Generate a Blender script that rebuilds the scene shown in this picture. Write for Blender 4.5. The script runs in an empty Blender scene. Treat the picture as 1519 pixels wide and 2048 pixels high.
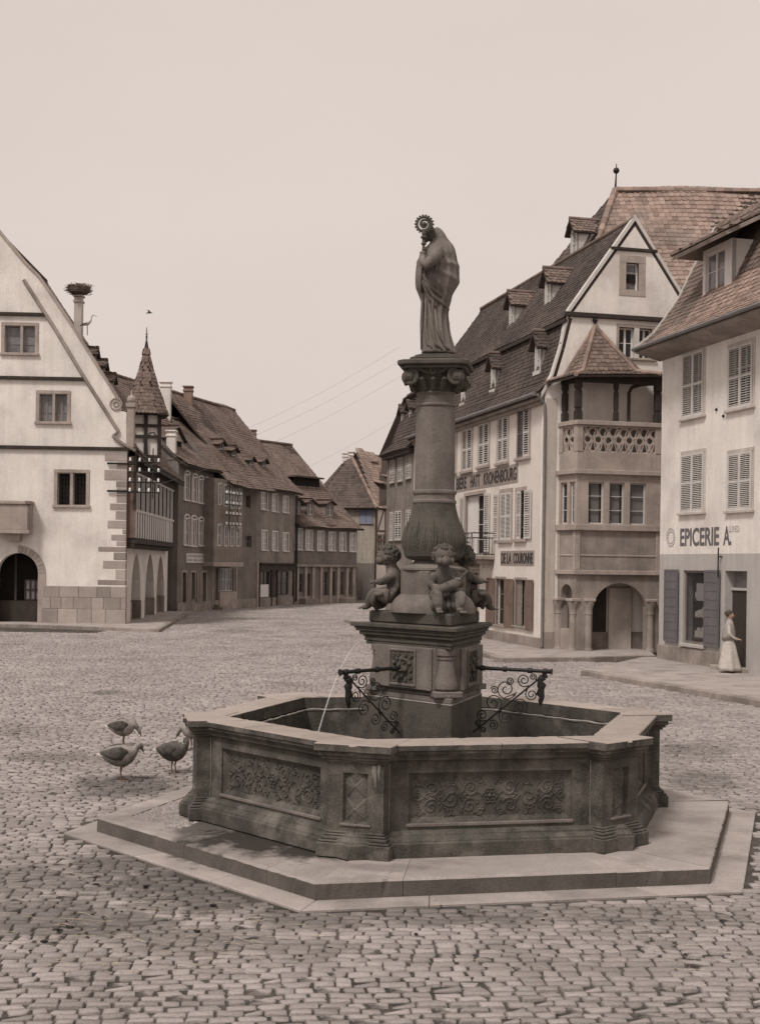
import bpy, bmesh, math, random
import numpy as np
from mathutils import Vector, Matrix, noise
from mathutils.geometry import delaunay_2d_cdt
random.seed(7)
R = math.radians
C = bpy.context.scene.collection
sc = bpy.context.scene

# ------------------------------------------------------------ camera, sky, sun
FPX, PX, PY, EYE, ROLL = 2600.0, 760.0, 1128.0, 3.15, R(0.8)
cam = bpy.data.cameras.new('camera'); co = bpy.data.objects.new('camera', cam); C.objects.link(co)
co.location = (0, 0, EYE); co.rotation_euler = (R(90), -ROLL, 0)
cam.sensor_fit = 'HORIZONTAL'; cam.sensor_width = 36; cam.lens = 36 * FPX / 1519
cam.shift_x = (759.5 - PX) / 1519; cam.shift_y = (PY - 1024) / 1519
cam.clip_start = 0.1; cam.clip_end = 3000
sc.camera = co

SUN_EL, SUN_AZ = 55, 215          # azimuth: compass-like, 0 = +Y (away), clockwise; 215 = behind-left of the camera
w = bpy.data.worlds.new("World"); sc.world = w; w.use_nodes = True
nt = w.node_tree; nt.nodes.clear()
out = nt.nodes.new('ShaderNodeOutputWorld'); bg = nt.nodes.new('ShaderNodeBackground')
sky = nt.nodes.new('ShaderNodeTexSky'); sky.sky_type = 'NISHITA'; sky.sun_disc = False
sky.sun_elevation = R(SUN_EL); sky.sun_rotation = R(SUN_AZ); sky.air_density = 1; sky.dust_density = 6
hs = nt.nodes.new('ShaderNodeHueSaturation'); hs.inputs['Saturation'].default_value = 0.2
mx = nt.nodes.new('ShaderNodeMixRGB'); mx.inputs['Fac'].default_value = 0.86
mx.inputs['Color2'].default_value = (7.9, 6.92, 6.5, 1)      # the even cloud cover
tcw = nt.nodes.new('ShaderNodeTexCoord'); cn = nt.nodes.new('ShaderNodeTexNoise'); cn.inputs['Scale'].default_value = 2.2; cn.inputs['Detail'].default_value = 5
cmp_ = nt.nodes.new('ShaderNodeMapping'); cmp_.inputs['Scale'].default_value = (1, 1, 2.5)
cr = nt.nodes.new('ShaderNodeMapRange'); cr.inputs['From Min'].default_value = .3; cr.inputs['From Max'].default_value = .7; cr.inputs['To Min'].default_value = .95; cr.inputs['To Max'].default_value = 1.03
cv = nt.nodes.new('ShaderNodeVectorMath'); cv.operation = 'SCALE'; cv.inputs[0].default_value = (8.0, 6.95, 6.4)
nt.links.new(tcw.outputs['Generated'], cmp_.inputs['Vector']); nt.links.new(cmp_.outputs[0], cn.inputs['Vector']); nt.links.new(cn.outputs['Fac'], cr.inputs['Value']); nt.links.new(cr.outputs[0], cv.inputs['Scale']); nt.links.new(cv.outputs[0], mx.inputs['Color2'])
nt.links.new(sky.outputs[0], hs.inputs['Color']); nt.links.new(hs.outputs[0], mx.inputs['Color1'])
nt.links.new(mx.outputs[0], bg.inputs['Color']); bg.inputs['Strength'].default_value = 0.1
nt.links.new(bg.outputs[0], out.inputs['Surface'])
sl = bpy.data.lights.new('sun', 'SUN'); sl.energy = 2.4; sl.angle = R(11); sl.color = (1, .945, .895)
so = bpy.data.objects.new('sun', sl); C.objects.link(so)
sd = Vector((math.sin(R(SUN_AZ)) * math.cos(R(SUN_EL)), math.cos(R(SUN_AZ)) * math.cos(R(SUN_EL)), math.sin(R(SUN_EL))))
so.rotation_euler = sd.to_track_quat('Z', 'Y').to_euler(); so.location = (-20, -20, 40)
vs = sc.view_settings; vs.view_transform = 'Standard'; vs.look = 'None'; vs.gamma = 1; vs.exposure = 0.0
vs.use_curve_mapping = False

# ------------------------------------------------------------ survey helpers (photo measurements -> metres)
cR, sR = math.cos(ROLL), math.sin(ROLL)
def unroll(px, py):
    du, dv = px - PX, py - PY
    return du * cR + dv * sR, -du * sR + dv * cR
def at(px, py, Y):
    u, v = unroll(px, py)
    return Vector((u / FPX * Y, Y, EYE - v / FPX * Y))
def ground(px, py, z=0):
    u, v = unroll(px, py); Y = FPX * (EYE - z) / v
    return Vector((u / FPX * Y, Y, z))

# ------------------------------------------------------------ materials
def mat(name, col, var=.18, scale=1.2, rough=.9, bump=.25, bscale=30, rnd=0, mode='island', stain=None,
        streak=0, metal=0, spec=.3, fine=.12, scol=None, srange=(.5, .7), sscale=.6, spots=None):
    m = bpy.data.materials.new(name); m.use_nodes = True
    N = m.node_tree.nodes; L = m.node_tree.links; p = N['Principled BSDF']
    p.inputs['Roughness'].default_value = rough; p.inputs['Metallic'].default_value = metal
    p.inputs['Specular IOR Level'].default_value = spec
    g = N.new('ShaderNodeNewGeometry')
    def noi(sc_, det=4, vec=None):
        n = N.new('ShaderNodeTexNoise'); n.inputs['Scale'].default_value = sc_; n.inputs['Detail'].default_value = det
        n.inputs['Roughness'].default_value = .62
        L.new(vec or g.outputs['Position'], n.inputs['Vector']); return n.outputs['Fac']
    def rng(x, a, b, c, d, clamp=True):
        r = N.new('ShaderNodeMapRange'); r.clamp = clamp
        for k, v_ in zip(('From Min', 'From Max', 'To Min', 'To Max'), (a, b, c, d)): r.inputs[k].default_value = v_
        L.new(x, r.inputs['Value']); return r.outputs[0]
    def mul(a, b):
        q = N.new('ShaderNodeMath'); q.operation = 'MULTIPLY'; L.new(a, q.inputs[0]); L.new(b, q.inputs[1]); return q.outputs[0]
    f = rng(noi(scale, 5), .3, .7, 1 - var, 1 + var)
    f = mul(f, rng(noi(bscale, 3), .3, .7, 1 - fine, 1 + fine))
    if rnd:
        if mode == 'island': f = mul(f, rng(g.outputs['Random Per Island'], 0, 1, 1 - rnd, 1 + rnd))
        else:
            oi = N.new('ShaderNodeObjectInfo'); f = mul(f, rng(oi.outputs['Random'], 0, 1, 1 - rnd, 1 + rnd))
    if streak:
        mp = N.new('ShaderNodeMapping'); mp.inputs['Scale'].default_value = (3.2, 3.2, .22); L.new(g.outputs['Position'], mp.inputs['Vector'])
        f = mul(f, rng(noi(1.3, 5, mp.outputs[0]), .42, .72, 1, 1 - streak))
    vm = N.new('ShaderNodeVectorMath'); vm.operation = 'SCALE'; vm.inputs[0].default_value = col
    L.new(f, vm.inputs['Scale']); c = vm.outputs[0]
    if scol:
        mxx = N.new('ShaderNodeMixRGB'); mxx.inputs['Color2'].default_value = (*scol, 1)
        L.new(rng(noi(sscale, 6), srange[0], srange[1], 0, .85), mxx.inputs['Fac']); L.new(c, mxx.inputs['Color1']); c = mxx.outputs[0]
    if spots:                          # damp or dirty blots of their own shape, at given places (x, y, rx, ry, darkness)
        tot = None; nz_ = noi(3.0, 12)
        for (x_, y_, rx_, ry_, k_) in spots:
            mp = N.new('ShaderNodeMapping'); mp.vector_type = 'POINT'; mp.inputs['Location'].default_value = (-x_/rx_, -y_/ry_, 0); mp.inputs['Scale'].default_value = (1/rx_, 1/ry_, 0)
            L.new(g.outputs['Position'], mp.inputs['Vector']); ln = N.new('ShaderNodeVectorMath'); ln.operation = 'LENGTH'; L.new(mp.outputs[0], ln.inputs[0])
            ad = N.new('ShaderNodeMath'); ad.operation = 'MULTIPLY_ADD'; ad.inputs[1].default_value = 2.4; L.new(nz_, ad.inputs[0]); L.new(ln.outputs['Value'], ad.inputs[2])
            q = rng(ad.outputs[0], 1.85, 2.4, k_, 0)
            if tot is None: tot = q
            else:
                mxn = N.new('ShaderNodeMath'); mxn.operation = 'MAXIMUM'; L.new(tot, mxn.inputs[0]); L.new(q, mxn.inputs[1]); tot = mxn.outputs[0]
        mq = N.new('ShaderNodeMixRGB'); mq.inputs['Color2'].default_value = (.03, .026, .022, 1); L.new(tot, mq.inputs['Fac']); L.new(c, mq.inputs['Color1']); c = mq.outputs[0]
        L.new(rng(tot, 0, 1, rough, .45), p.inputs['Roughness'])
    L.new(c, p.inputs['Base Color'])
    if bump:
        b = N.new('ShaderNodeBump'); b.inputs['Strength'].default_value = bump; b.inputs['Distance'].default_value = .02
        L.new(noi(bscale * .8, 6), b.inputs['Height']); L.new(b.outputs[0], p.inputs['Normal'])
    return m
def gp(px, py, z=0): q = ground(px, py, z); return (q.x, q.y)
WET = [(*gp(px, py, .18), rx, ry, k) for px, py, rx, ry, k in ((520, 1675, .75, .85, .95), (605, 1700, .42, .5, .95), (430, 1648, .5, .9, .75), (1390, 1640, .3, .25, .25), (760, 1735, .5, .18, .3))]
BLOT = [(*gp(px, py), rx*1.1, ry*1.9, min(.62, k*.95)) for px, py, rx, ry, k in ((330, 1765, .8, .35, .75), (235, 1725, .5, .3, .6), (410, 1800, .5, .3, .75), (250, 1572, .7, .5, .6), (90, 1835, .6, .35, .55), (215, 1850, .6, .2, .65), (620, 1835, .6, .2, .5), (900, 1830, 1.1, .2, .45), (1250, 1830, 1.0, .2, .4), (600, 1900, .5, .2, .35), (1400, 1560, .5, .5, .45), (215, 1385, .45, .3, .45), (470, 1262, .9, 1.2, .3), (100, 1515, .6, .3, .3), (1390, 1500, .6, .5, .35), (60, 1760, .5, .3, .4), (380, 1880, .7, .2, .4))]
M = dict(
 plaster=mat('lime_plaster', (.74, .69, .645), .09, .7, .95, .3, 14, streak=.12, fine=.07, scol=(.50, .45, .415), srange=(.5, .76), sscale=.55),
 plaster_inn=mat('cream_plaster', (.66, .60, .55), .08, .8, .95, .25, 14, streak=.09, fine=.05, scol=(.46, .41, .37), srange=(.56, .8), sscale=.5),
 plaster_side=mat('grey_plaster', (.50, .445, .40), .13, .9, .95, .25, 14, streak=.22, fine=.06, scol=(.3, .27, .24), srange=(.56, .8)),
 plaster_grey=mat('blue_grey_paint', (.42, .395, .375), .08, .9, .9, .2, 14, streak=.12, fine=.05),
 dark_plaster=mat('brown_render', (.19, .166, .15), .2, .8, .95, .3, 10, streak=.3, scol=(.2, .17, .145), srange=(.5, .75)),
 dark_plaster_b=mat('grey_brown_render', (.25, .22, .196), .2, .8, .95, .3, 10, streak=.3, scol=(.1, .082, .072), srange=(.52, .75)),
 pale_plaster=mat('yellowed_plaster', (.40, .355, .30), .18, .8, .95, .3, 10, streak=.3, scol=(.2, .17, .14), srange=(.52, .75)),
 sand=mat('pink_sandstone', (.375, .315, .28), .16, 1.3, .9, .3, 25, streak=.15, scol=(.2, .17, .15), srange=(.52, .75)),
 sand_q=mat('quoin_sandstone', (.33, .285, .258), .16, 1.1, .9, .3, 25, rnd=.2, mode='object'),
 sand_d=mat('weathered_sandstone', (.31, .265, .235), .22, 1.0, .92, .4, 22, streak=.25, scol=(.13, .11, .095), srange=(.45, .7)),
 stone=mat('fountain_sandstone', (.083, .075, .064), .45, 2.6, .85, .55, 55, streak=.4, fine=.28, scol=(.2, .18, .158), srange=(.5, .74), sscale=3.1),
 stone_m=mat('mossy_sandstone', (.094, .085, .072), .42, 4.0, .88, .6, 60, streak=.2, fine=.25, scol=(.078, .070, .056), srange=(.45, .65), sscale=4),
 stone_l=mat('column_sandstone', (.175, .152, .136), .25, 1.8, .85, .4, 55, streak=.3, fine=.18, scol=(.11, .093, .08), srange=(.52, .76), sscale=2.5),
 stone_c=mat('soiled_figure_stone', (.135, .118, .104), .35, 5.0, .88, .5, 60, streak=.25, fine=.22, scol=(.05, .045, .04), srange=(.5, .66), sscale=6),
 stone_t=mat('worn_lit_coping_stone', (.33, .28, .25), .14, 2.0, .8, .35, 60, fine=.14, rnd=.08, mode='object', scol=(.2, .17, .15), srange=(.55, .8), sscale=1.8),  # worn coping tops, light from above also put into this paler colour
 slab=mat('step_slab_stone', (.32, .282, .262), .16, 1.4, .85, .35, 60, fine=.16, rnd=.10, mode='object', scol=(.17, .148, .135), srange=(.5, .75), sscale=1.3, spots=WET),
 slab_e=mat('shaded_riser_stone', (.10, .088, .078), .25, 2.4, .9, .4, 50, fine=.16),  # dark copy of the slab stone, riser shade put into the colour
 wetslab=mat('wet_slab_stain', (.055, .047, .04), .2, 2, .35, .2, 60, spec=.5),
 cob=mat('granite_setts', (.295, .262, .248), .16, .35, .85, .55, 45, rnd=.2, mode='island', fine=.16, scol=(.17, .15, .138), srange=(.56, .72), sscale=.55, spots=BLOT),
 cob_o=mat('granite_setts_near', (.295, .262, .248), .16, .35, .85, .55, 45, rnd=.2, mode='object', fine=.16, scol=(.17, .15, .138), srange=(.56, .72), sscale=.55, spots=BLOT),
 bed=mat('joint_earth', (.085, .074, .066), .35, 2, 1, .6, 30, scol=(.035, .03, .026), srange=(.42, .6), sscale=.8),
 dung=mat('dark_dung', (.03, .024, .02), .3, 6, 1, .8, 60),
 straw=mat('pale_straw', (.36, .31, .24), .2, 9, .8, .1, 50, rnd=.3),
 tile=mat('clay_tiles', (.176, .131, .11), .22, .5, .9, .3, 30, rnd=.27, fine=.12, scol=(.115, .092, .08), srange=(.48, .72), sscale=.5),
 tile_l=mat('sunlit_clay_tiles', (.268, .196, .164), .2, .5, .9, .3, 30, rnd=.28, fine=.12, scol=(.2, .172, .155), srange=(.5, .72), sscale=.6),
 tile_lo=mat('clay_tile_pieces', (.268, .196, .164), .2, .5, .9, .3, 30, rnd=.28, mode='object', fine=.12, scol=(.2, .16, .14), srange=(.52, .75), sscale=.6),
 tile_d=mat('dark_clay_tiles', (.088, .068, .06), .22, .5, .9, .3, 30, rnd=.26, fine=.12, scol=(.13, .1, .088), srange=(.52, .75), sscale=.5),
 deck=mat('roof_underlay', (.06, .045, .038), .1, 1, 1, 0, 10),
 timber=mat('dark_timber', (.045, .035, .03), .25, 2, .85, .4, 30, streak=.2),
 timber_b=mat('brown_boards', (.175, .122, .098), .2, 1.5, .8, .3, 25, streak=.25),
 timber_g=mat('grey_boards', (.23, .195, .17), .2, 1.5, .85, .3, 25, streak=.25),
 white=mat('white_paint', (.66, .625, .60), .08, 2, .7, .15, 30, streak=.1, fine=.05),
 shutter=mat('pale_shutter_paint', (.56, .53, .50), .1, 2, .7, .15, 30, streak=.12, fine=.05),
 shutter_g=mat('grey_shutter_paint', (.135, .125, .13), .12, 2, .7, .15, 30, streak=.15),
 blueshut=mat('blue_shutter_paint', (.2, .22, .3), .12, 2, .7, .15, 30),
 glass=mat('dark_window_glass', (.03, .03, .033), .2, 1.5, .12, .04, 4, spec=.5),
 glass_t=None,
 glass_l=mat('curtained_window_glass', (.17, .16, .165), .35, 2.2, .18, .04, 4, spec=.5),
 glass_w=mat('net_curtained_glass', (.36, .34, .33), .3, 2.2, .2, .04, 4, spec=.5),
 shawl=mat('grey_shawl', (.30, .27, .245), .2, 3, .95, .3, 20),
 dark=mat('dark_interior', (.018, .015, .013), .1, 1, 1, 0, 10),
 iron=mat('wrought_iron', (.022, .02, .019), .2, 8, .55, .2, 60, metal=.3, spec=.4),
 lead=mat('zinc_sheet', (.2, .19, .185), .2, 2, .6, .15, 20, metal=.3),
 porcelain=mat('white_porcelain', (.8, .8, .78), .03, 3, .3, 0, 30),
 letter=mat('dark_letter_paint', (.045, .037, .035), .15, 6, .8, .1, 40),
 letter_g=mat('grey_letter_paint', (.13, .12, .125), .15, 6, .8, .1, 40),
 letter_f=mat('faded_letter_paint', (.38, .35, .345), .15, 6, .8, .1, 40),
 sign=mat('weathered_sign_paint', (.29, .245, .22), .12, 3, .85, .15, 30, streak=.1),
 brick=mat('chimney_brick', (.24, .165, .135), .2, 2, .95, .4, 20),
 twig=mat('nest_twigs', (.13, .105, .085), .3, 6, 1, .5, 50, rnd=.3),
 feather=mat('grey_feathers', (.23, .208, .19), .5, 11, .9, .5, 60),
 feather_w=mat('white_feathers', (.52, .475, .44), .15, 7, .9, .4, 60),
 feather_d=mat('dark_feathers', (.085, .076, .068), .55, 14, .9, .5, 60),
 leg=mat('orange_leg_skin', (.17, .11, .075), .1, 9, .7, .1, 60),
 skin=mat('face_skin', (.42, .28, .22), .06, 6, .6, .05, 60),
 hair=mat('brown_hair', (.07, .05, .04), .2, 9, .8, .4, 60),
 cloth=mat('pale_dress_cloth', (.46, .42, .38), .2, 2.4, .95, .3, 20),
 goods_a=mat('pale_packets', (.6, .55, .5), .2, 5, .8, .1, 30, rnd=.4),
 leaf=mat('potted_leaves', (.05, .1, .03), .2, 6, .8, .1, 30, rnd=.3),
 lime=mat('limescale_crust', (.27, .245, .222), .25, 5, .9, .4, 50),
)
# water
def water_mat():
    m = bpy.data.materials.new('basin_water'); m.use_nodes = True; p = m.node_tree.nodes['Principled BSDF']
    p.inputs['Base Color'].default_value = (.02, .024, .018, 1); p.inputs['Roughness'].default_value = .06
    n = m.node_tree.nodes.new('ShaderNodeTexNoise'); n.inputs['Scale'].default_value = 6
    b = m.node_tree.nodes.new('ShaderNodeBump'); b.inputs['Strength'].default_value = .2; b.inputs['Distance'].default_value = .03
    m.node_tree.links.new(n.outputs['Fac'], b.inputs['Height']); m.node_tree.links.new(b.outputs[0], p.inputs['Normal'])
    return m
M['water'] = water_mat()
def jet_mat():
    m = bpy.data.materials.new('falling_water'); m.use_nodes = True; p = m.node_tree.nodes['Principled BSDF']
    p.inputs['Base Color'].default_value = (.75, .73, .72, 1); p.inputs['Roughness'].default_value = .2
    p.inputs['Alpha'].default_value = .32
    return m
M['jet'] = jet_mat()
def thin_glass():
    m = bpy.data.materials.new('clear_window_glass'); m.use_nodes = True; p = m.node_tree.nodes['Principled BSDF']
    p.inputs['Base Color'].default_value = (.05, .05, .055, 1); p.inputs['Roughness'].default_value = .05; p.inputs['Alpha'].default_value = .3
    return m
M['glass_t'] = thin_glass()
def far_ground():
    m = bpy.data.materials.new('distant_paving'); m.use_nodes = True
    N = m.node_tree.nodes; L = m.node_tree.links; p = N['Principled BSDF']; p.inputs['Roughness'].default_value = .9
    g = N.new('ShaderNodeNewGeometry'); mp = N.new('ShaderNodeMapping'); L.new(g.outputs['Position'], mp.inputs['Vector'])
    br = N.new('ShaderNodeTexBrick'); L.new(mp.outputs[0], br.inputs['Vector'])
    br.inputs['Scale'].default_value = 1; br.inputs['Brick Width'].default_value = .2; br.inputs['Row Height'].default_value = .16
    br.inputs['Mortar Size'].default_value = .018; br.inputs['Color1'].default_value = (.27, .23, .212, 1)
    br.inputs['Color2'].default_value = (.2, .17, .155, 1); br.inputs['Mortar'].default_value = (.08, .068, .06, 1)
    n = N.new('ShaderNodeTexNoise'); n.inputs['Scale'].default_value = .5; n.inputs['Detail'].default_value = 6; L.new(g.outputs['Position'], n.inputs['Vector'])
    r = N.new('ShaderNodeMapRange'); r.inputs['From Min'].default_value = .35; r.inputs['From Max'].default_value = .7
    r.inputs['To Min'].default_value = 1.15; r.inputs['To Max'].default_value = .75; L.new(n.outputs['Fac'], r.inputs['Value'])
    v = N.new('ShaderNodeVectorMath'); v.operation = 'SCALE'; L.new(br.outputs['Color'], v.inputs[0]); L.new(r.outputs[0], v.inputs['Scale'])
    L.new(v.outputs[0], p.inputs['Base Color'])
    return m
M['far'] = far_ground()

# ------------------------------------------------------------ mesh building
WM = {}
class MB:
    def __init__(s, T=None): s.v = []; s.f = []; s.mi = []; s.T = T or Matrix.Identity(4); s.cm = 0
    def add(s, vs_, fs, T=None):
        o = len(s.v); TT = s.T @ T if T is not None else s.T
        s.v += [TT @ Vector(p) for p in vs_]; s.f += [[i + o for i in f] for f in fs]; s.mi += [s.cm] * len(fs)
    def box(s, x0, x1, y0, y1, z0, z1, T=None):
        s.add([(x0,y0,z0),(x1,y0,z0),(x1,y1,z0),(x0,y1,z0),(x0,y0,z1),(x1,y0,z1),(x1,y1,z1),(x0,y1,z1)],
              [(0,3,2,1),(4,5,6,7),(0,1,5,4),(1,2,6,5),(2,3,7,6),(3,0,4,7)], T)
    def prism(s, poly, z0, z1, T=None):
        n = len(poly)
        s.add([(x, y, z0) for x, y in poly] + [(x, y, z1) for x, y in poly],
              [tuple(range(n))[::-1], tuple(range(n, 2*n))] + [(i, (i+1) % n, n+(i+1) % n, n+i) for i in range(n)], T)
    def loft(s, rings, cap=True, T=None, closed=True):
        n = len(rings[0]); v = [p for r in rings for p in r]; f = []
        for k in range(len(rings)-1):
            for i in range(n if closed else n-1):
                j = (i+1) % n; f.append((k*n+i, k*n+j, (k+1)*n+j, (k+1)*n+i))
        if cap: f += [tuple(range(n))[::-1], tuple(range((len(rings)-1)*n, len(rings)*n))]
        s.add(v, f, T)
    def lathe(s, prof, n=32, c=(0, 0), T=None, cap=True):
        s.loft([[(c[0]+r*math.cos(2*math.pi*i/n), c[1]+r*math.sin(2*math.pi*i/n), z) for i in range(n)] for r, z in prof], cap, T)
    def tube(s, pts, r, n=6, T=None, cap=True):
        pts = [Vector(p) for p in pts]; rings = []; up = None
        for i, p in enumerate(pts):
            d = (pts[min(i+1, len(pts)-1)] - pts[max(i-1, 0)]).normalized()
            if up is None:
                a = Vector((0, 0, 1)) if abs(d.z) < .9 else Vector((1, 0, 0)); up = (a - d*a.dot(d)).normalized()
            else:
                up = up - d*up.dot(d); up = up.normalized() if up.length > 1e-6 else Vector((1, 0, 0))
            sd_ = d.cross(up); rr = r[i] if isinstance(r, (list, tuple)) else r
            if isinstance(rr, (list, tuple)): ra, rb = rr
            else: ra = rb = rr
            rings.append([p + up*math.cos(2*math.pi*k/n)*ra + sd_*math.sin(2*math.pi*k/n)*rb for k in range(n)])
        s.loft(rings, cap, T)
    def sphere(s, c, r, n=12, T=None, sq=(1, 1, 1)):
        rings = []
        for j in range(1, n//2+2):
            a = math.pi*(j-.5)/(n//2+1)
            rings.append([(c[0]+r*sq[0]*math.sin(a)*math.cos(2*math.pi*i/n), c[1]+r*sq[1]*math.sin(a)*math.sin(2*math.pi*i/n), c[2]-r*sq[2]*math.cos(a)) for i in range(n)])
        s.loft(rings, True, T)
    def build(s, name, mats, parent=None, smooth=False, bevel=0, kind=None, label=None, recalc=True, seg=1):
        vs_ = s.v
        mn = [min(v[k] for v in vs_) for k in range(3)]; mxv = [max(v[k] for v in vs_) for k in range(3)]
        o3 = Vector(((mn[0]+mxv[0])/2, (mn[1]+mxv[1])/2, mn[2]))
        me = bpy.data.meshes.new(name); me.from_pydata([v-o3 for v in vs_], [], s.f)
        if not isinstance(mats, (list, tuple)): mats = [mats]
        for m in mats: me.materials.append(m)
        if len(mats) > 1: me.polygons.foreach_set('material_index', s.mi)
        if recalc:
            b = bmesh.new(); b.from_mesh(me); bmesh.ops.recalc_face_normals(b, faces=b.faces); b.to_mesh(me); b.free()
        if smooth:
            me.polygons.foreach_set('use_smooth', [True]*len(me.polygons))
            if smooth != 'all': me.set_sharp_from_angle(angle=R(smooth if isinstance(smooth, (int, float)) and smooth > 1 else 40))
        ob = bpy.data.objects.new(name, me)
        link(ob, Matrix.Translation(o3), parent)
        if bevel:
            bv = ob.modifiers.new('bevel', 'BEVEL'); bv.width = bevel; bv.segments = seg; bv.limit_method = 'ANGLE'; bv.angle_limit = R(35)
        if kind: ob['kind'] = kind
        if label: ob['label'] = label
        return ob
def link(ob, W, parent=None):
    C.objects.link(ob); WM[ob.name] = W.copy()
    if parent is not None:
        ob.parent = parent; ob.matrix_parent_inverse = WM[parent.name].inverted()
    ob.matrix_basis = W
    return ob
def tag(o, label, cat, group=None):
    o['label'] = label; o['category'] = cat
    if group: o['group'] = group
    return o
def thing(name, loc, label, cat, group=None):
    e = bpy.data.objects.new(name, None); e.empty_display_size = .3
    link(e, Matrix.Translation(Vector(loc)))
    return tag(e, label, cat, group)
def piece(name, me, W, parent):       # a copy that shares its mesh
    return link(bpy.data.objects.new(name, me), W, parent)

class Face:                            # a vertical facade: s to the right as seen, d outward, z up
    def __init__(s, P0, P1, z=0):
        s.P0 = Vector((P0[0], P0[1], 0)); s.P1 = Vector((P1[0], P1[1], 0)); s.d = (s.P1-s.P0); s.L = s.d.length; s.d.normalize()
        s.n = Vector((s.d.y, -s.d.x, 0))
        s.T = Matrix(((s.d.x, s.n.x, 0, s.P0.x), (s.d.y, s.n.y, 0, s.P0.y), (0, 0, 1, z), (0, 0, 0, 1)))
    def P(s, a, d, z): return s.T @ Vector((a, d, z))
    def uv(s, px, py, off=0):
        u, v = unroll(px, py); t = u / FPX; p = s.P0 + s.n*off
        a = (t*p.y - p.x) / (s.d.x - t*s.d.y); Y = p.y + a*s.d.y
        return a, EYE - v/FPX*Y
    def rect(s, x0, y0, x1, y1, off=0):
        ym = (y0+y1)/2; xm = (x0+x1)/2
        return s.uv(x0, ym, off)[0], s.uv(x1, ym, off)[0], s.uv(xm, y1, off)[1], s.uv(xm, y0, off)[1]
    def on_profile(s, px, py, prof):   # where the sight line meets a roof given as (inset, z) points
        best = None
        for k in range(0, 90):
            ins = -1 + k*.1; a, z = s.uv(px, py, -ins)
            zp = prof_z(prof, ins)
            if zp is None: continue
            if best is None or abs(z-zp) < best[0]: best = (abs(z-zp), a, ins, z)
        return best[1:]
def prof_z(prof, x):
    for (a, za), (b, zb) in zip(prof, prof[1:]):
        if a <= x <= b: return za + (zb-za)*(x-a)/(b-a)
    return None
def inpoly(p, poly):
    c = False; n = len(poly)
    for i in range(n):
        (x1, y1), (x2, y2) = poly[i], poly[(i+1) % n]
        if (y1 > p[1]) != (y2 > p[1]) and p[0] < (x2-x1)*(p[1]-y1)/(y2-y1)+x1: c = not c
    return c
def arch(s0, s1, z0, z1, n=10, pointed=False, flat=.5):
    r = (s1-s0)/2; cx = (s0+s1)/2; zs = z1 - r*flat*2 if not pointed else z1-r*1.5
    pts = [(s0, z0), (s1, z0)]
    for k in range(n+1):
        a = math.pi*k/n
        if pointed:
            t = k/n; x = cx + r*(1-2*t); pts.append((x, zs + (z1-zs)*math.sqrt(max(0, 1-abs(1-2*t)**1.7))))
        else: pts.append((cx+r*math.cos(a), zs+(z1-zs)*math.sin(a)))
    return pts
def wall(face, outline, holes, m, parent, name='wall', thick=.35, d=0, label=None, reveal=None):
    """outline and holes: (s,z) polygons; the openings get real reveals."""
    holes = [h if isinstance(h, list) else [(h[0], h[2]), (h[1], h[2]), (h[1], h[3]), (h[0], h[3])] for h in holes]
    V = [Vector(p) for p in outline]; E = [(i, (i+1) % len(outline)) for i in range(len(outline))]
    for h in holes:
        o = len(V); V += [Vector(p) for p in h]; E += [(o+i, o+(i+1) % len(h)) for i in range(len(h))]
    vo, eo, fo, *_ = delaunay_2d_cdt(V, E, [], 0, 1e-5)
    fs = []
    for f in fo:
        c = sum((vo[i] for i in f), Vector((0, 0)))/len(f)
        if inpoly(c, outline) and not any(inpoly(c, h) for h in holes): fs.append(tuple(f))
    mb = MB(face.T)
    mb.add([(p.x, d, p.y) for p in vo], fs)
    mb.add([(p.x, d-thick, p.y) for p in vo], [f[::-1] for f in fs])
    n = len(outline)
    mb.add([(x, d, z) for x, z in outline]+[(x, d-thick, z) for x, z in outline], [(i, (i+1) % n, n+(i+1) % n, n+i) for i in range(n)])
    for h in holes:
        n = len(h); mb.add([(x, d, z) for x, z in h]+[(x, d-thick, z) for x, z in h], [(i, n+i, n+(i+1) % n, (i+1) % n) for i in range(n)])
    return mb.build(name, m, parent, label=label)
def band(face, s0, s1, z0, z1, d, m, parent, name='string_course', bevel=.015):
    mb = MB(face.T); mb.box(s0, s1, -.05, d, z0, z1); return mb.build(name, m, parent, bevel=bevel)
def surround(face, r, m, parent, wd=.14, d=.03, sill=True, name='surround', head=True):
    s0, s1, z0, z1 = r; mb = MB(face.T)
    mb.box(s0-wd, s0, -.12, d, z0, z1); mb.box(s1, s1+wd, -.12, d, z0, z1)
    if head: mb.box(s0-wd, s1+wd, -.12, d+.004, z1, z1+wd)
    o = mb.build(name, m, parent, bevel=.01)
    if sill:
        mb = MB(face.T); mb.box(s0-wd-.05, s1+wd+.05, -.12, d+.08, z0-wd*.75, z0); mb.build('window_sill', m, parent, bevel=.012)
    return o
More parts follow.
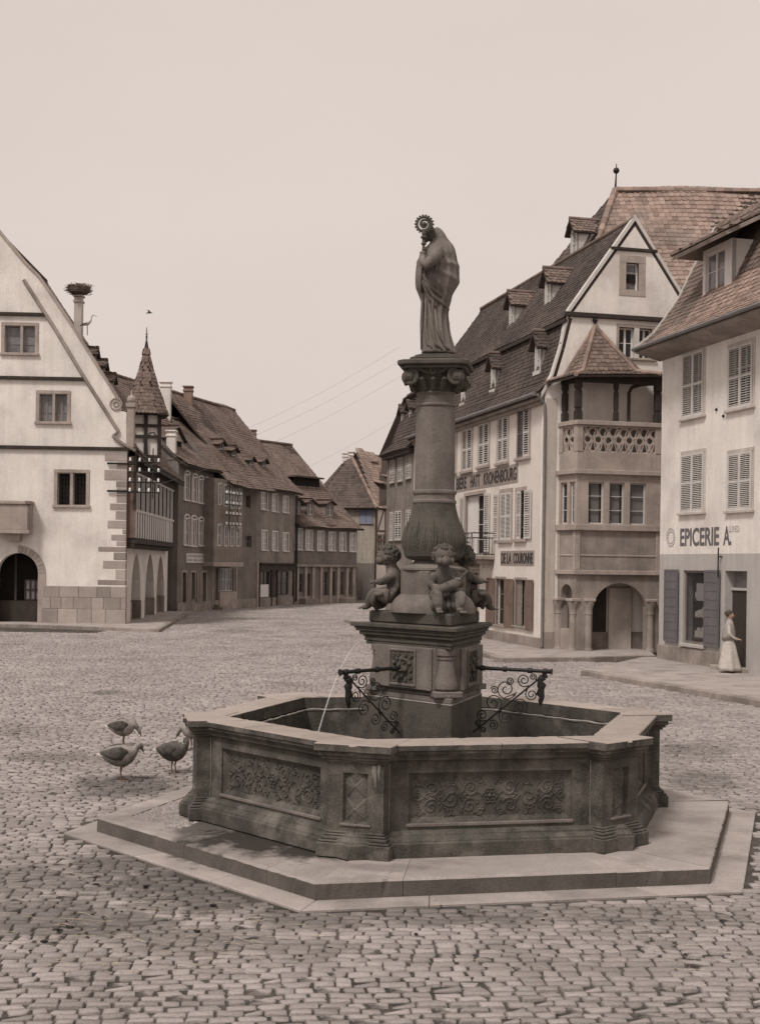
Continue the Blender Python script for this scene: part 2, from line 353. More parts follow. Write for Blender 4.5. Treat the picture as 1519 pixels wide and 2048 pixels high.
def window(face, r, parent, frame='white', pane='glass', nx=2, nz=3, dep=.16, bar=.025, fr=.05, name='window', archd=0):
    s0, s1, z0, z1 = r; mb = MB(face.T); y0, y1 = -dep-.05, -dep
    mb.box(s0, s0+fr, y0, y1, z0, z1); mb.box(s1-fr, s1, y0, y1, z0, z1)
    mb.box(s0+fr, s1-fr, y0, y1, z0, z0+fr); mb.box(s0+fr, s1-fr, y0, y1, z1-fr, z1)
    for k in range(1, nx):
        x = s0+(s1-s0)*k/nx; ww = fr*.8 if (nx % 2 == 0 and k == nx//2) else bar/2; mb.box(x-ww, x+ww, y0+.005, y1+.004, z0+fr, z1-fr)
    for k in range(1, nz):
        z = z0+(z1-z0)*k/nz; mb.box(s0+fr, s1-fr, y0+.01, y1-.004, z-bar/2, z+bar/2)
    o = mb.build(name, M[frame], parent)
    mb = MB(face.T); mb.box(s0+.01, s1-.01, -dep-.035, -dep-.03, z0+.01, z1-.01); mb.build('pane', M[pane], o if parent.parent is None else parent)
    return o
def shutter(face, s0, s1, z0, z1, parent, m='shutter', d=.03, mode='stuff', pitch=.065, T=None):
    """one louvred leaf; mode: 'each' = every slat an object, 'stuff' = joined, 'solid' = boarded"""
    F = face.T @ T if T is not None else face.T
    mb = MB(F); fw = .055; t = .035
    mb.box(s0, s0+fw, d, d+t, z0, z1); mb.box(s1-fw, s1, d, d+t, z0, z1)
    zm = (z0+z1)/2
    for za, zb in ((z0, z0+.09), (zm-.035, zm+.035), (z1-.07, z1)): mb.box(s0+fw, s1-fw, d+.002, d+t-.002, za, zb)
    if mode == 'solid':
        mb.box(s0+fw, s1-fw, d+.006, d+t-.012, z0+.05, z1-.05)
    o = mb.build('shutter', M[m], parent)
    segs = ((z0+.09, zm-.035), (zm+.035, z1-.07))
    wl = s1-s0-2*fw
    if mode == 'each':
        me = bpy.data.meshes.new('slat'); q = MB(); q.box(-wl/2, wl/2, -.024, .024, -.005, .005)
        me.from_pydata(q.v, [], q.f); me.materials.append(M[m])
        for a, b in segs:
            n = max(1, int((b-a)/pitch))
            for k in range(n):
                piece('slat', me, F @ Matrix.Translation(((s0+s1)/2, d+t/2, a+(b-a)*(k+.5)/n)) @ Matrix.Rotation(R(-38), 4, 'X'), o)
    elif mode == 'stuff':
        q = MB(F)
        for a, b in segs:
            n = max(1, int((b-a)/pitch))
            for k in range(n): q.box(-wl/2, wl/2, -.024, .024, -.005, .005, Matrix.Translation(((s0+s1)/2, d+t/2, a+(b-a)*(k+.5)/n)) @ Matrix.Rotation(R(-38), 4, 'X'))
        q.build('louvre_slats', M[m], o, kind='stuff', recalc=False)
    return o
def hinged(s, ang, side):              # swing a leaf about its outer edge
    return Matrix.Translation((s, 0, 0)) @ Matrix.Rotation(R(ang)*side, 4, 'Z') @ Matrix.Translation((-s, 0, 0))
def lettering(txt, face, s0, s1, z0, z1, d, m, parent, name='lettering', ext=.008, bold=.0):
    cu = bpy.data.curves.new('t', 'FONT'); cu.body = txt; cu.extrude = ext; cu.align_x = 'LEFT'; cu.offset = bold
    ob = bpy.data.objects.new('t', cu); C.objects.link(ob)
    dg = bpy.context.evaluated_depsgraph_get(); me = bpy.data.meshes.new_from_object(ob.evaluated_get(dg))
    C.objects.unlink(ob); bpy.data.objects.remove(ob)
    xs = [v.co.x for v in me.vertices]; ys = [v.co.y for v in me.vertices]
    x0, x1, y0, y1 = min(xs), max(xs), min(ys), max(ys)
    mb = MB(face.T)
    mb.add([(s0+(v.co.x-x0)/(x1-x0)*(s1-s0), d+v.co.z, z0+(v.co.y-y0)/(y1-y0)*(z1-z0)) for v in me.vertices], [tuple(p.vertices) for p in me.polygons])
    return mb.build(name, m, parent, recalc=False)

# ------------------------------------------------------------ tiled roofs
def tile_shape(w, L):
    h = w*.48; l2 = L*1.75
    top = [(-h, l2, -.012), (h, l2, -.012), (h, .28*w, .022), (h*.55, .03*w, .024), (-h*.55, .03*w, .024), (-h, .28*w, .022)]
    low = [(x, y, z-.02) for x, y, z in top[2:]]
    return top+low, [(0, 5, 4, 3, 2, 1), (2, 3, 7, 6), (3, 4, 8, 7), (4, 5, 9, 8)]
def tiles(poly, parent, m, w=.2, L=.16, each=0, m_each=None, wav=.03, name='roof_tiles'):
    """lay beaver-tail tiles on a planar roof polygon; poly[0]->poly[1] is the eave"""
    P = [Vector(p) for p in poly]; e = (P[1]-P[0]).normalized()
    nrm = Vector((0, 0, 0))
    for i in range(len(P)): nrm += (P[i]-P[0]).cross(P[(i+1) % len(P)]-P[0])
    nrm.normalize()
    if nrm.z < 0: nrm = -nrm
    up = nrm.cross(e).normalized()
    if up.z < 0: up = -up; e = -e
    q = [((p-P[0]).dot(e), (p-P[0]).dot(up)) for p in P]
    t0, t1 = min(b for a, b in q), max(b for a, b in q)
    tv, tf = tile_shape(w, L); rot = Matrix((e, up, nrm)).transposed()
    spots = []; j = 0; t = t0
    while t < t1 - L*.3:
        tt = t+L*.5; xs = []
        for i in range(len(q)):
            (a, b), (c, d) = q[i], q[(i+1) % len(q)]
            if (b > tt) != (d > tt): xs.append(a+(c-a)*(tt-b)/(d-b))
        if len(xs) >= 2:
            xa, xb = min(xs), max(xs); x = xa + (w/2 if j % 2 == 0 else w*.98)
            while x < xb - w*.2:
                p = P[0]+e*x+up*t; p += nrm*(noise.noise(p*.35)*wav*1.6+random.uniform(-.006, .006)) + up*random.uniform(-.012, .012)
                spots.append((p, random.gauss(0, .02))); x += w
        t += L; j += 1
    spots.sort(key=lambda a: a[0].y)
    base = rot.to_4x4()
    if each:
        me = bpy.data.meshes.new('roof_tile'); me.from_pydata(tv, [], tf); me.materials.append(m_each or m)
        vis = [s_ for s_ in spots if abs(s_[0].x/s_[0].y) < .3 and s_[0].x/s_[0].y < .29][:each]; ids = set(id(s_) for s_ in vis)
        for p, a in vis: piece('roof_tile', me, Matrix.Translation(p) @ base @ Matrix.Rotation(a, 4, 'Z'), parent)
        spots = [s_ for s_ in spots if id(s_) not in ids]
    if not spots: return
    mb = MB(); A = np.array(tv); r3 = np.array(rot)
    V = []; Fc = []
    for k, (p, a) in enumerate(spots):
        ca, sa = math.cos(a), math.sin(a); B = A.copy(); B[:, 0] = A[:, 0]*ca-A[:, 1]*sa; B[:, 1] = A[:, 0]*sa+A[:, 1]*ca
        V.append(B @ r3.T + np.array(p)); o = k*10
        Fc += [tuple(i+o for i in f) for f in tf]
    V = np.concatenate(V)
    me = bpy.data.meshes.new(name); o3 = Vector((float(V[:, 0].mean()), float(V[:, 1].mean()), float(V[:, 2].min())))
    me.from_pydata((V-np.array(o3)).tolist(), [], Fc); me.materials.append(m)
    ob = bpy.data.objects.new(name, me); ob['kind'] = 'stuff'; link(ob, Matrix.Translation(o3), parent); return ob
def deck(polys, parent, th=.12, name='roof', m=None):
    mb = MB()
    for poly in polys:
        P = [Vector(p) for p in poly]; nrm = Vector((0, 0, 0))
        for i in range(len(P)): nrm += (P[i]-P[0]).cross(P[(i+1) % len(P)]-P[0])
        nrm.normalize(); nrm = -nrm if nrm.z < 0 else nrm
        n = len(P); mb.add([p-nrm*.035 for p in P]+[p-nrm*(.035+th) for p in P], [tuple(range(n)), tuple(range(n, 2*n))[::-1]]+[(i, (i+1) % n, n+(i+1) % n, n+i) for i in range(n)])
    return mb.build(name, m or M['deck'], parent)
def ridge(pts, parent, r=.11, m=None, name='ridge_tiles'):
    mb = MB(); pts = [Vector(p) for p in pts]
    for a, b in zip(pts, pts[1:]):
        n = max(1, int((b-a).length/.36))
        for k in range(n):
            p = a.lerp(b, k/n); q = a.lerp(b, (k+1.12)/n)
            mb.tube([p+Vector((0, 0, .0)), q+Vector((0, 0, .012))], [r, r*.88], 7)
    return mb.build(name, m or M['tile'], parent, kind='stuff', recalc=False)
def prof_roof(face, s0, s1, prof, parent, m, mirror=None, w=.2, L=.16, each=0, m_each=None, rd=True, wav=.03):
    """roof following an (inset,z) profile from eave to ridge; mirror = total depth, for the far slope"""
    def planes(pr, f):
        return [[f(s0, a, za), f(s1, a, za), f(s1, b, zb), f(s0, b, zb)] for (a, za), (b, zb) in zip(pr, pr[1:])]
    fr = planes(prof, lambda s_, i, z: face.P(s_, -i, z)); allp = list(fr)
    if mirror: allp += planes(prof, lambda s_, i, z: face.P(s_, -(mirror-i), z))
    rf = deck(allp, parent)
    big = max(range(len(fr)), key=lambda k: (Vector(fr[k][2])-Vector(fr[k][1])).length)
    left = each
    for k, p in enumerate(fr):
        if left and k == 0:
            tiles(p, rf, m, w, L, min(left, 150), m_each, wav); left -= min(left, 150)
        elif left:
            tiles(p, rf, m, w, L, left, m_each, wav); left = 0
        else: tiles(p, rf, m, w, L, 0, None, wav)
    if rd: ridge([face.P(s0, -prof[-1][0], prof[-1][1]+.02), face.P(s1, -prof[-1][0], prof[-1][1]+.02)], rf)
    return rf
def dormer(face, a, ins, z0, wd, ht, parent, prof, wallm='plaster_side', tilem='tile', gable=True, over=.22, pane='glass', depth_up=None, fm='white', rp=.62):
    """small roof window standing on a slope: front at inset ins, sill z0"""
    F2 = Face((face.P(0, -ins, 0).x, face.P(0, -ins, 0).y), (face.P(1, -ins, 0).x, face.P(1, -ins, 0).y))
    hw = wd/2; zt = z0+ht
    def back(z):                       # inset at which the slope reaches z
        x = ins
        while (prof_z(prof, x) or 99) < z and x < prof[-1][0]-.05: x += .05
        return -(x-ins)-.05
    mb = MB(F2.T); fr = .1
    zb = z0-.15
    for sx in (-1, 1):
        x0, x1 = a+sx*hw, a+sx*(hw-fr)
        mb.box(min(x0, x1), max(x0, x1), -.1, 0, zb, zt)
        mb.add([(a+sx*hw, 0, zb), (a+sx*hw, 0, zt), (a+sx*hw, back(zt), zt), (a+sx*hw, back(zb), zb)], [(0, 1, 2, 3)])
        mb.add([(a+sx*(hw-.06), 0, zb), (a+sx*(hw-.06), 0, zt), (a+sx*(hw-.06), back(zt), zt), (a+sx*(hw-.06), back(zb), zb)], [(3, 2, 1, 0)])
    mb.box(a-hw+fr, a+hw-fr, -.1, 0, zt-fr, zt); mb.box(a-hw-.05, a+hw+.05, -.1, .06, zb, z0)
    gh = wd*rp
    if gable: mb.add([(a-hw, 0, zt), (a+hw, 0, zt), (a, 0, zt+gh)], [(0, 1, 2)])
    d = mb.build('dormer', M[wallm], parent)
    r = (a-hw+fr, a+hw-fr, z0, zt-fr)
    mb = MB(F2.T); s0, s1, za, zc = r
    mb.box(s0, s0+.04, -.1, -.05, za, zc); mb.box(s1-.04, s1, -.1, -.05, za, zc); mb.box((s0+s1)/2-.025, (s0+s1)/2+.025, -.1, -.05, za, zc); mb.box(s0, s1, -.095, -.055, za, za+.05); mb.box(s0, s1, -.095, -.055, (za+zc)/2-.015, (za+zc)/2+.015)
    mb.build('window', M[fm], d)
    mb = MB(F2.T); mb.box(s0, s1, -.14, -.11, za, zc); mb.build('pane', M[pane], d)
    ov = over; rb = back(zt+gh*.9)-.1
    pl = []
    for sx in (-1, 1):
        pl.append([F2.P(a+sx*(hw+ov*.8), ov, zt-ov*.9*(gh/hw)*.8), F2.P(a+sx*(hw+ov*.8), back(zt)-.15, zt-ov*.9*(gh/hw)*.8), F2.P(a, rb, zt+gh), F2.P(a, ov, zt+gh)])
    mb = MB()
    for p in pl:
        n = (p[1]-p[0]).cross(p[3]-p[0]).normalized(); n = -n if n.z < 0 else n
        mb.add(list(p)+[q-n*.07 for q in p], [(0, 1, 2, 3), (7, 6, 5, 4), (0, 1, 5, 4), (1, 2, 6, 5), (2, 3, 7, 6), (3, 0, 4, 7)])
    mb.build('dormer_roof', M['deck'], d)
    for p in pl:
        q = [x+Vector((0, 0, .03)) for x in p]
        tiles(q, d, M[tilem], .2, .16, wav=0)
    ridge([F2.P(a, ov, zt+gh+.03), F2.P(a, rb, zt+gh+.03)], d, .08)
    return d
def box_body(face, depth, z0, z1, m, parent, L=None, s0=0, name='rear_wall'):
    """the side and rear walls behind a facade"""
    L = face.L if L is None else L; mb = MB(face.T)
    for a, b in (((s0, -.35), (s0, -depth)), ((L, -.35), (L, -depth)), ((s0, -depth), (L, -depth))):
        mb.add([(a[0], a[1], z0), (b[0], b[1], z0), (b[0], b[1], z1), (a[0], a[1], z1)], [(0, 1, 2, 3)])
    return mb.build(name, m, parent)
def chimney(p, wx, wy, h, parent_label, parent=None, m='brick', cap=True):
    mb = MB(Matrix.Translation(p)); mb.box(-wx/2, wx/2, -wy/2, wy/2, 0, h)
    mb.box(-wx/2-.05, wx/2+.05, -wy/2-.05, wy/2+.05, h-.3, h-.18)
    if cap: mb.box(-wx/2-.07, wx/2+.07, -wy/2-.07, wy/2+.07, h, h+.1)
    return mb.build('chimney', M[m], parent, bevel=.02)
# ============================================================ THE SETTING: ground, pavements
FC = Vector((.65, 15.87)); FROT = 12.3            # fountain centre and turn
def fpt(deg, r, z=0): return Vector((FC.x+r*math.cos(R(deg)), FC.y+r*math.sin(R(deg)), z))
def hexpts(r): return [(FC.x+r*math.cos(R(180+FROT+60*i)), FC.y+r*math.sin(R(180+FROT+60*i))) for i in range(6)]
mb = MB(); mb.add([(-900, -60, -.036), (900, -60, -.036), (900, 1500, -.036), (-900, 1500, -.036)], [(0, 1, 2, 3)])
o = mb.build('ground', M['far'], recalc=False); o['kind'] = 'structure'
mb = MB(); mb.add([(-17, 5, -.015), (17, 5, -.015), (20, 106, -.015), (-20, 106, -.015)], [(0, 1, 2, 3)])
o = mb.build('joint_bed', M['bed'], recalc=False); o['kind'] = 'structure'

def pavement(poly, z, m, name, parts=None):
    mb = MB(); mb.prism(poly, -.2, z); o = mb.build(name, m, bevel=.02); o['kind'] = 'structure'; return o
PAV_A = [(-1.9, 70), (2.9, 47.4), (3.4, 46), (3.98, 42.3), (6.39, 43.1), (9.5, 44.6), (9.9, 48), (7, 49.5), (4.5, 60), (1.5, 72)]
PAV_C = [(5.87, 37.8), (8.43, 30.7), (11, 23.5), (16, 23.5), (14, 34), (10.2, 44.2), (8.9, 43.9)]
PAV_E = [(-30, 60.2), (-16.4, 59.8), (-9.7, 57.3), (-11.35, 78.2), (-13.5, 78.2), (-13.5, 63), (-30, 63)]
def kerbed(poly, nk, name, kz=.14):
    """pavement sheet plus the kerb stones along its first nk edges"""
    p = pavement(poly, kz-.004, M['slab'], name)
    tot = 0
    for i in range(nk[0], nk[1]):
        a, b = Vector(poly[i]), Vector(poly[i+1]); d = (b-a); L = d.length; d.normalize(); n = Vector((-d.y, d.x))
        k = max(1, int(L/1.3))
        for j in range(k):
            q = a+d*(L*j/k+.006); r = a+d*(L*(j+1)/k-.006); mb = MB()
            mb.prism([(q-n*.02)[:], (r-n*.02)[:], (r+n*.24)[:], (q+n*.24)[:]], -.18, kz+random.uniform(.004, .012))
            mb.build('kerb_stone', M['slab_e'] if 0 else M['sand_d'], p, bevel=.02)
    return p
kerbed(PAV_A, (0, 5), 'pavement'); kerbed(PAV_C, (0, 2), 'pavement'); kerbed(PAV_E, (0, 3), 'pavement')

# setts: courses across the square
def setts():
    rng = np.random.default_rng(5); th = R(3.5); ct, st = math.cos(th), math.sin(th)
    hexR = 4.36
    spots = []
    y = 6.0
    while y < 104:
        rowd = rng.uniform(.105, .135) if y < 26 else (rng.uniform(.13, .17) if y < 56 else rng.uniform(.22, .27)); y += rowd
        half = .36*y+4 if y < 56 else 14
        x = -half+rng.uniform(0, .2)
        while x < half:
            wd = rng.uniform(.12, .235); x += wd*(1 if y < 56 else 1.4)
            if y > 56 and x > 12: continue
            wd = wd if y < 56 else wd*1.4
            cx, cy = x-wd/2, y-rowd/2+.10*math.sin((x)*.5+y*.15)
            X = cx*ct-(cy-16)*st; Y = 16+cx*st+(cy-16)*ct
            spots.append((X, Y, wd, rowd))
    S = np.array(spots)
    # keep out of the fountain's border and the pavements
    dx, dy = S[:, 0]-FC.x, S[:, 1]-FC.y; mx_ = np.zeros(len(S))
    for i in range(6):
        a = R(210+FROT+60*i); mx_ = np.maximum(mx_, dx*math.cos(a)+dy*math.sin(a))
    keep = mx_ > hexR*math.cos(R(30))+.06
    for poly in (PAV_A, PAV_C, PAV_E):
        c = np.zeros(len(S), bool); n = len(poly)
        for i in range(n):
            (x1, y1), (x2, y2) = poly[i], poly[(i+1) % n]
            if y1 == y2: continue
            t = ((y1 > S[:, 1]) != (y2 > S[:, 1])) & (S[:, 0] < (x2-x1)*(S[:, 1]-y1)/(y2-y1)+x1); c ^= t
        keep &= ~c
    keep &= (S[:, 1] < 56) | (S[:, 0] > np.interp(S[:, 1], [79, 85.3, 91.6, 99, 105.4], [-12.3, -10.9, -8.7, -6.4, -1.8])+.1)
    keep &= ~((S[:, 0] > 5.93-.2505*(S[:, 1]-47.5)+.1) & (S[:, 1] > 43) & (S[:, 1] < 70))
    S = S[keep]
    n = len(S); k = 8
    ang = np.array([-.5, .5, 1.07, 2.07, 2.64, 3.64, 4.21, 5.21])  # corners cut a little
    ux = np.array([-.82, .82, 1, 1, .82, -.82, -1, -1]); uy = np.array([-1, -1, -.78, .78, 1, 1, .78, -.78])
    gap = .008
    hx = (S[:, 2]/2-gap)[:, None]; hy = (S[:, 3]/2-gap)[:, None]
    jx = rng.normal(0, .0075, (n, k)); jy = rng.normal(0, .0065, (n, k)); z = rng.normal(0, .005, n)
    tx = rng.normal(0, .028, n)[:, None]; ty = rng.normal(0, .028, n)[:, None]
    def ring(f, zz):
        X = (ux*hx+jx)*f; Y = (uy*hy+jy)*f
        return X, Y, zz[:, None]+0*X+X*tx+Y*ty
    rings = [ring(1, z-.035), ring(.965, z-.006), ring(.86, z+.001)]
    rot = rng.normal(0, .035, n)[:, None]+th
    V = np.zeros((n, 25, 3))
    for r_, (X, Y, Z) in enumerate(rings):
        V[:, r_*8:(r_+1)*8, 0] = X*np.cos(rot)-Y*np.sin(rot); V[:, r_*8:(r_+1)*8, 1] = X*np.sin(rot)+Y*np.cos(rot); V[:, r_*8:(r_+1)*8, 2] = Z
    V[:, 24, 2] = z+.002
    # the nearest 300 stand as objects
    vis = np.where((np.abs(S[:, 0]/S[:, 1]) < .30) & (S[:, 1] > 8.7))[0]; vis = vis[np.argsort(S[vis, 1])][:300]
    T = []
    for a in range(8):
        b = (a+1) % 8; T += [(a, b, 8+b), (a, 8+b, 8+a), (8+a, 8+b, 16+b), (8+a, 16+b, 16+a), (16+a, 16+b, 24)]
    T = np.array(T)
    g = bpy.data.objects.new('setts_root', None)
    mes = []
    for q in vis[:12]:
        me = bpy.data.meshes.new('sett'); v = V[q]/np.array([S[q, 2], S[q, 3], 1]); me.from_pydata(v.tolist(), [], T.tolist()); me.materials.append(M['cob_o'])
        me.polygons.foreach_set('use_smooth', [True]*len(T)); mes.append(me)
    road = MB(); road.add([(-6, 7, -.031), (6, 7, -.031), (6, 9, -.031), (-6, 9, -.031)], [(0, 1, 2, 3)])
    par = bpy.data.objects['joint_bed']
    for i, q in enumerate(vis):
        piece('sett', mes[i % 12], Matrix.Translation((S[q, 0], S[q, 1], z[q])) @ Matrix.Rotation(th+rng.normal(0, .03), 4, 'Z') @ Matrix.Rotation(math.pi*(i % 2), 4, 'Z') @ Matrix.Diagonal((S[q, 2], S[q, 3], 1, 1)), par)
    m_ = np.ones(n, bool); m_[vis] = False
    V = (V+np.concatenate([S[:, :2], np.zeros((n, 1))], 1)[:, None, :])[m_]; n = len(V)
    F = (T[None]+(np.arange(n)*25)[:, None, None]).reshape(-1, 3)
    me = bpy.data.meshes.new('setts'); me.vertices.add(n*25); me.vertices.foreach_set('co', V.reshape(-1).astype(np.float32))
    me.loops.add(len(F)*3); me.loops.foreach_set('vertex_index', F.reshape(-1).astype(np.int32))
    me.polygons.add(len(F)); me.polygons.foreach_set('loop_start', (np.arange(len(F))*3).astype(np.int32))
    me.update(calc_edges=True); me.validate(); me.polygons.foreach_set('use_smooth', [True]*len(me.polygons)); me.materials.append(M['cob'])
    ob = bpy.data.objects.new('setts', me); ob['kind'] = 'stuff'; link(ob, Matrix.Identity(4), par)
setts()

# ============================================================ THE FOUNTAIN
FT = thing('fountain', (FC.x, FC.y, 0), 'large six-sided sandstone fountain with a tall column and statue in the middle of the square', 'fountain')
T30 = math.tan(R(30))
def hexside(i):   # frame of side i: x along (to the right seen from outside), y outward from the centre, z up
    a = R(210+FROT+60*i); n = Vector((math.cos(a), math.sin(a), 0)); t = Vector((-n.y, n.x, 0))
    return Matrix(((t.x, n.x, 0, FC.x), (t.y, n.y, 0, FC.y), (0, 0, 1, 0), (0, 0, 0, 1)))
def vert(i):      # frame of corner i
    a = R(180+FROT+60*i); n = Vector((math.cos(a), math.sin(a), 0)); t = Vector((-n.y, n.x, 0))
    return Matrix(((t.x, n.x, 0, FC.x), (t.y, n.y, 0, FC.y), (0, 0, 1, 0), (0, 0, 0, 1)))
Z0, ZR = .18, 1.325
def ext(mb, prof, a0=None, a1=None, T=None):
    """sweep an (apothem,z) loop between two fractions of a hexagon side, mitred at the corners"""
    n = len(prof); v = []
    for fr in (a0, a1): v += [(a*T30*fr, a, z) for a, z in prof]
    mb.add(v, [tuple(range(n))[::-1], tuple(range(n, 2*n))]+[(i, (i+1) % n, n+(i+1) % n, n+i) for i in range(n)], T)
# paving border at ground level and the raised step
for i in range(6):
    H = hexside(i)
    cuts = [-1, -.45, .12, .6, 1] if i % 2 else [-1, -.3, .35, 1]
    for a, b in zip(cuts, cuts[1:]):
        mb = MB(H); ga = .0012
        ext(mb, [(3.40, -.03), (3.76, -.03), (3.76, .012), (3.40, .012)], a+ga, b-ga); mb.build('border_slab', M['slab'], FT, bevel=.008)
    cuts = [-1, -.58, .5, 1] if i == 1 else ([-1, -.35, .4, 1] if i % 2 else [-1, -.1, .62, 1])
    inner = 2.5 if i not in (0, 5) else 3.1
    for a, b in zip(cuts, cuts[1:]):
        mb = MB(H); dz = random.uniform(-.003, .003); m0 = mb
        mb.add([], [])
        v = []
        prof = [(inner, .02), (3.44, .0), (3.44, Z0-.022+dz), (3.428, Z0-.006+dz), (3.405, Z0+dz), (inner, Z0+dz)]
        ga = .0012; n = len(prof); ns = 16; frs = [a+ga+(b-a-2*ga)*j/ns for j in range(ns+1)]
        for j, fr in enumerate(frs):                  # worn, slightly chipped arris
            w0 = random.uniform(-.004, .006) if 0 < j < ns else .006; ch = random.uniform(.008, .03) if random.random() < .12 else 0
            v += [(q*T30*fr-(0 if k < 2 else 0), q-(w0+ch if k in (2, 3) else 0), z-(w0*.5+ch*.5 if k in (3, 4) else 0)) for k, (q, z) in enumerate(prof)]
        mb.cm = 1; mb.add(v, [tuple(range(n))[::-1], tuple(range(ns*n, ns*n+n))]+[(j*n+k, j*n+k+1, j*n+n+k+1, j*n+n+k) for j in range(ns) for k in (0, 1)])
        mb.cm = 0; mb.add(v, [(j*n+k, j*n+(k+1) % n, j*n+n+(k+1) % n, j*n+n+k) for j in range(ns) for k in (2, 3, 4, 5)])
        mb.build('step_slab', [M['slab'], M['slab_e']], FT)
# fill between slabs and basin where the step is patched with pebbles
mb = MB(); mb.prism(hexpts(3.12/math.cos(R(30))), .02, Z0-.012); mb.build('step_core', M['slab'], FT)
mb = MB()
for k in range(900):
    i = random.choice((0, 5)); H = hexside(i); a = random.uniform(2.7, 3.09); t = random.uniform(.45, 1)*a*T30*(-1 if i == 0 else 1)
    if i == 0 and t > -.9-random.uniform(0, .3): continue
    p = H @ Vector((t, a, Z0-.012)); r = random.uniform(.012, .035)
    mb.sphere(p, r, 5, sq=(1.2, 1, .5))
mb.build('pebbles', M['cob'], FT, kind='stuff', recalc=False)
# wet patch
def blot(name, c, z, pts, m, parent, th=.004):
    mb = MB(); n = len(pts); v = [(c.x+x, c.y+y, z) for x, y in pts]
    mb.add(v+[(c.x+x*1.02, c.y+y*1.02, z-th) for x, y in pts], [tuple(range(n))]+[(i, (i+1) % n, n+(i+1) % n, n+i) for i in range(n)])
    return mb.build(name, m, parent)
wp = [ground(px, py, Z0) for px, py in ((395, 1688), (440, 1662), (440, 1630), (520, 1650), (600, 1680), (648, 1700), (640, 1712), (560, 1705), (578, 1722), (500, 1712), (450, 1704))]
c = wp[0]
0 and blot('wet_patch', Vector((c.x, c.y)), Z0+.006, [(p.x-c.x, p.y-c.y) for p in wp], M['wetslab'], FT)

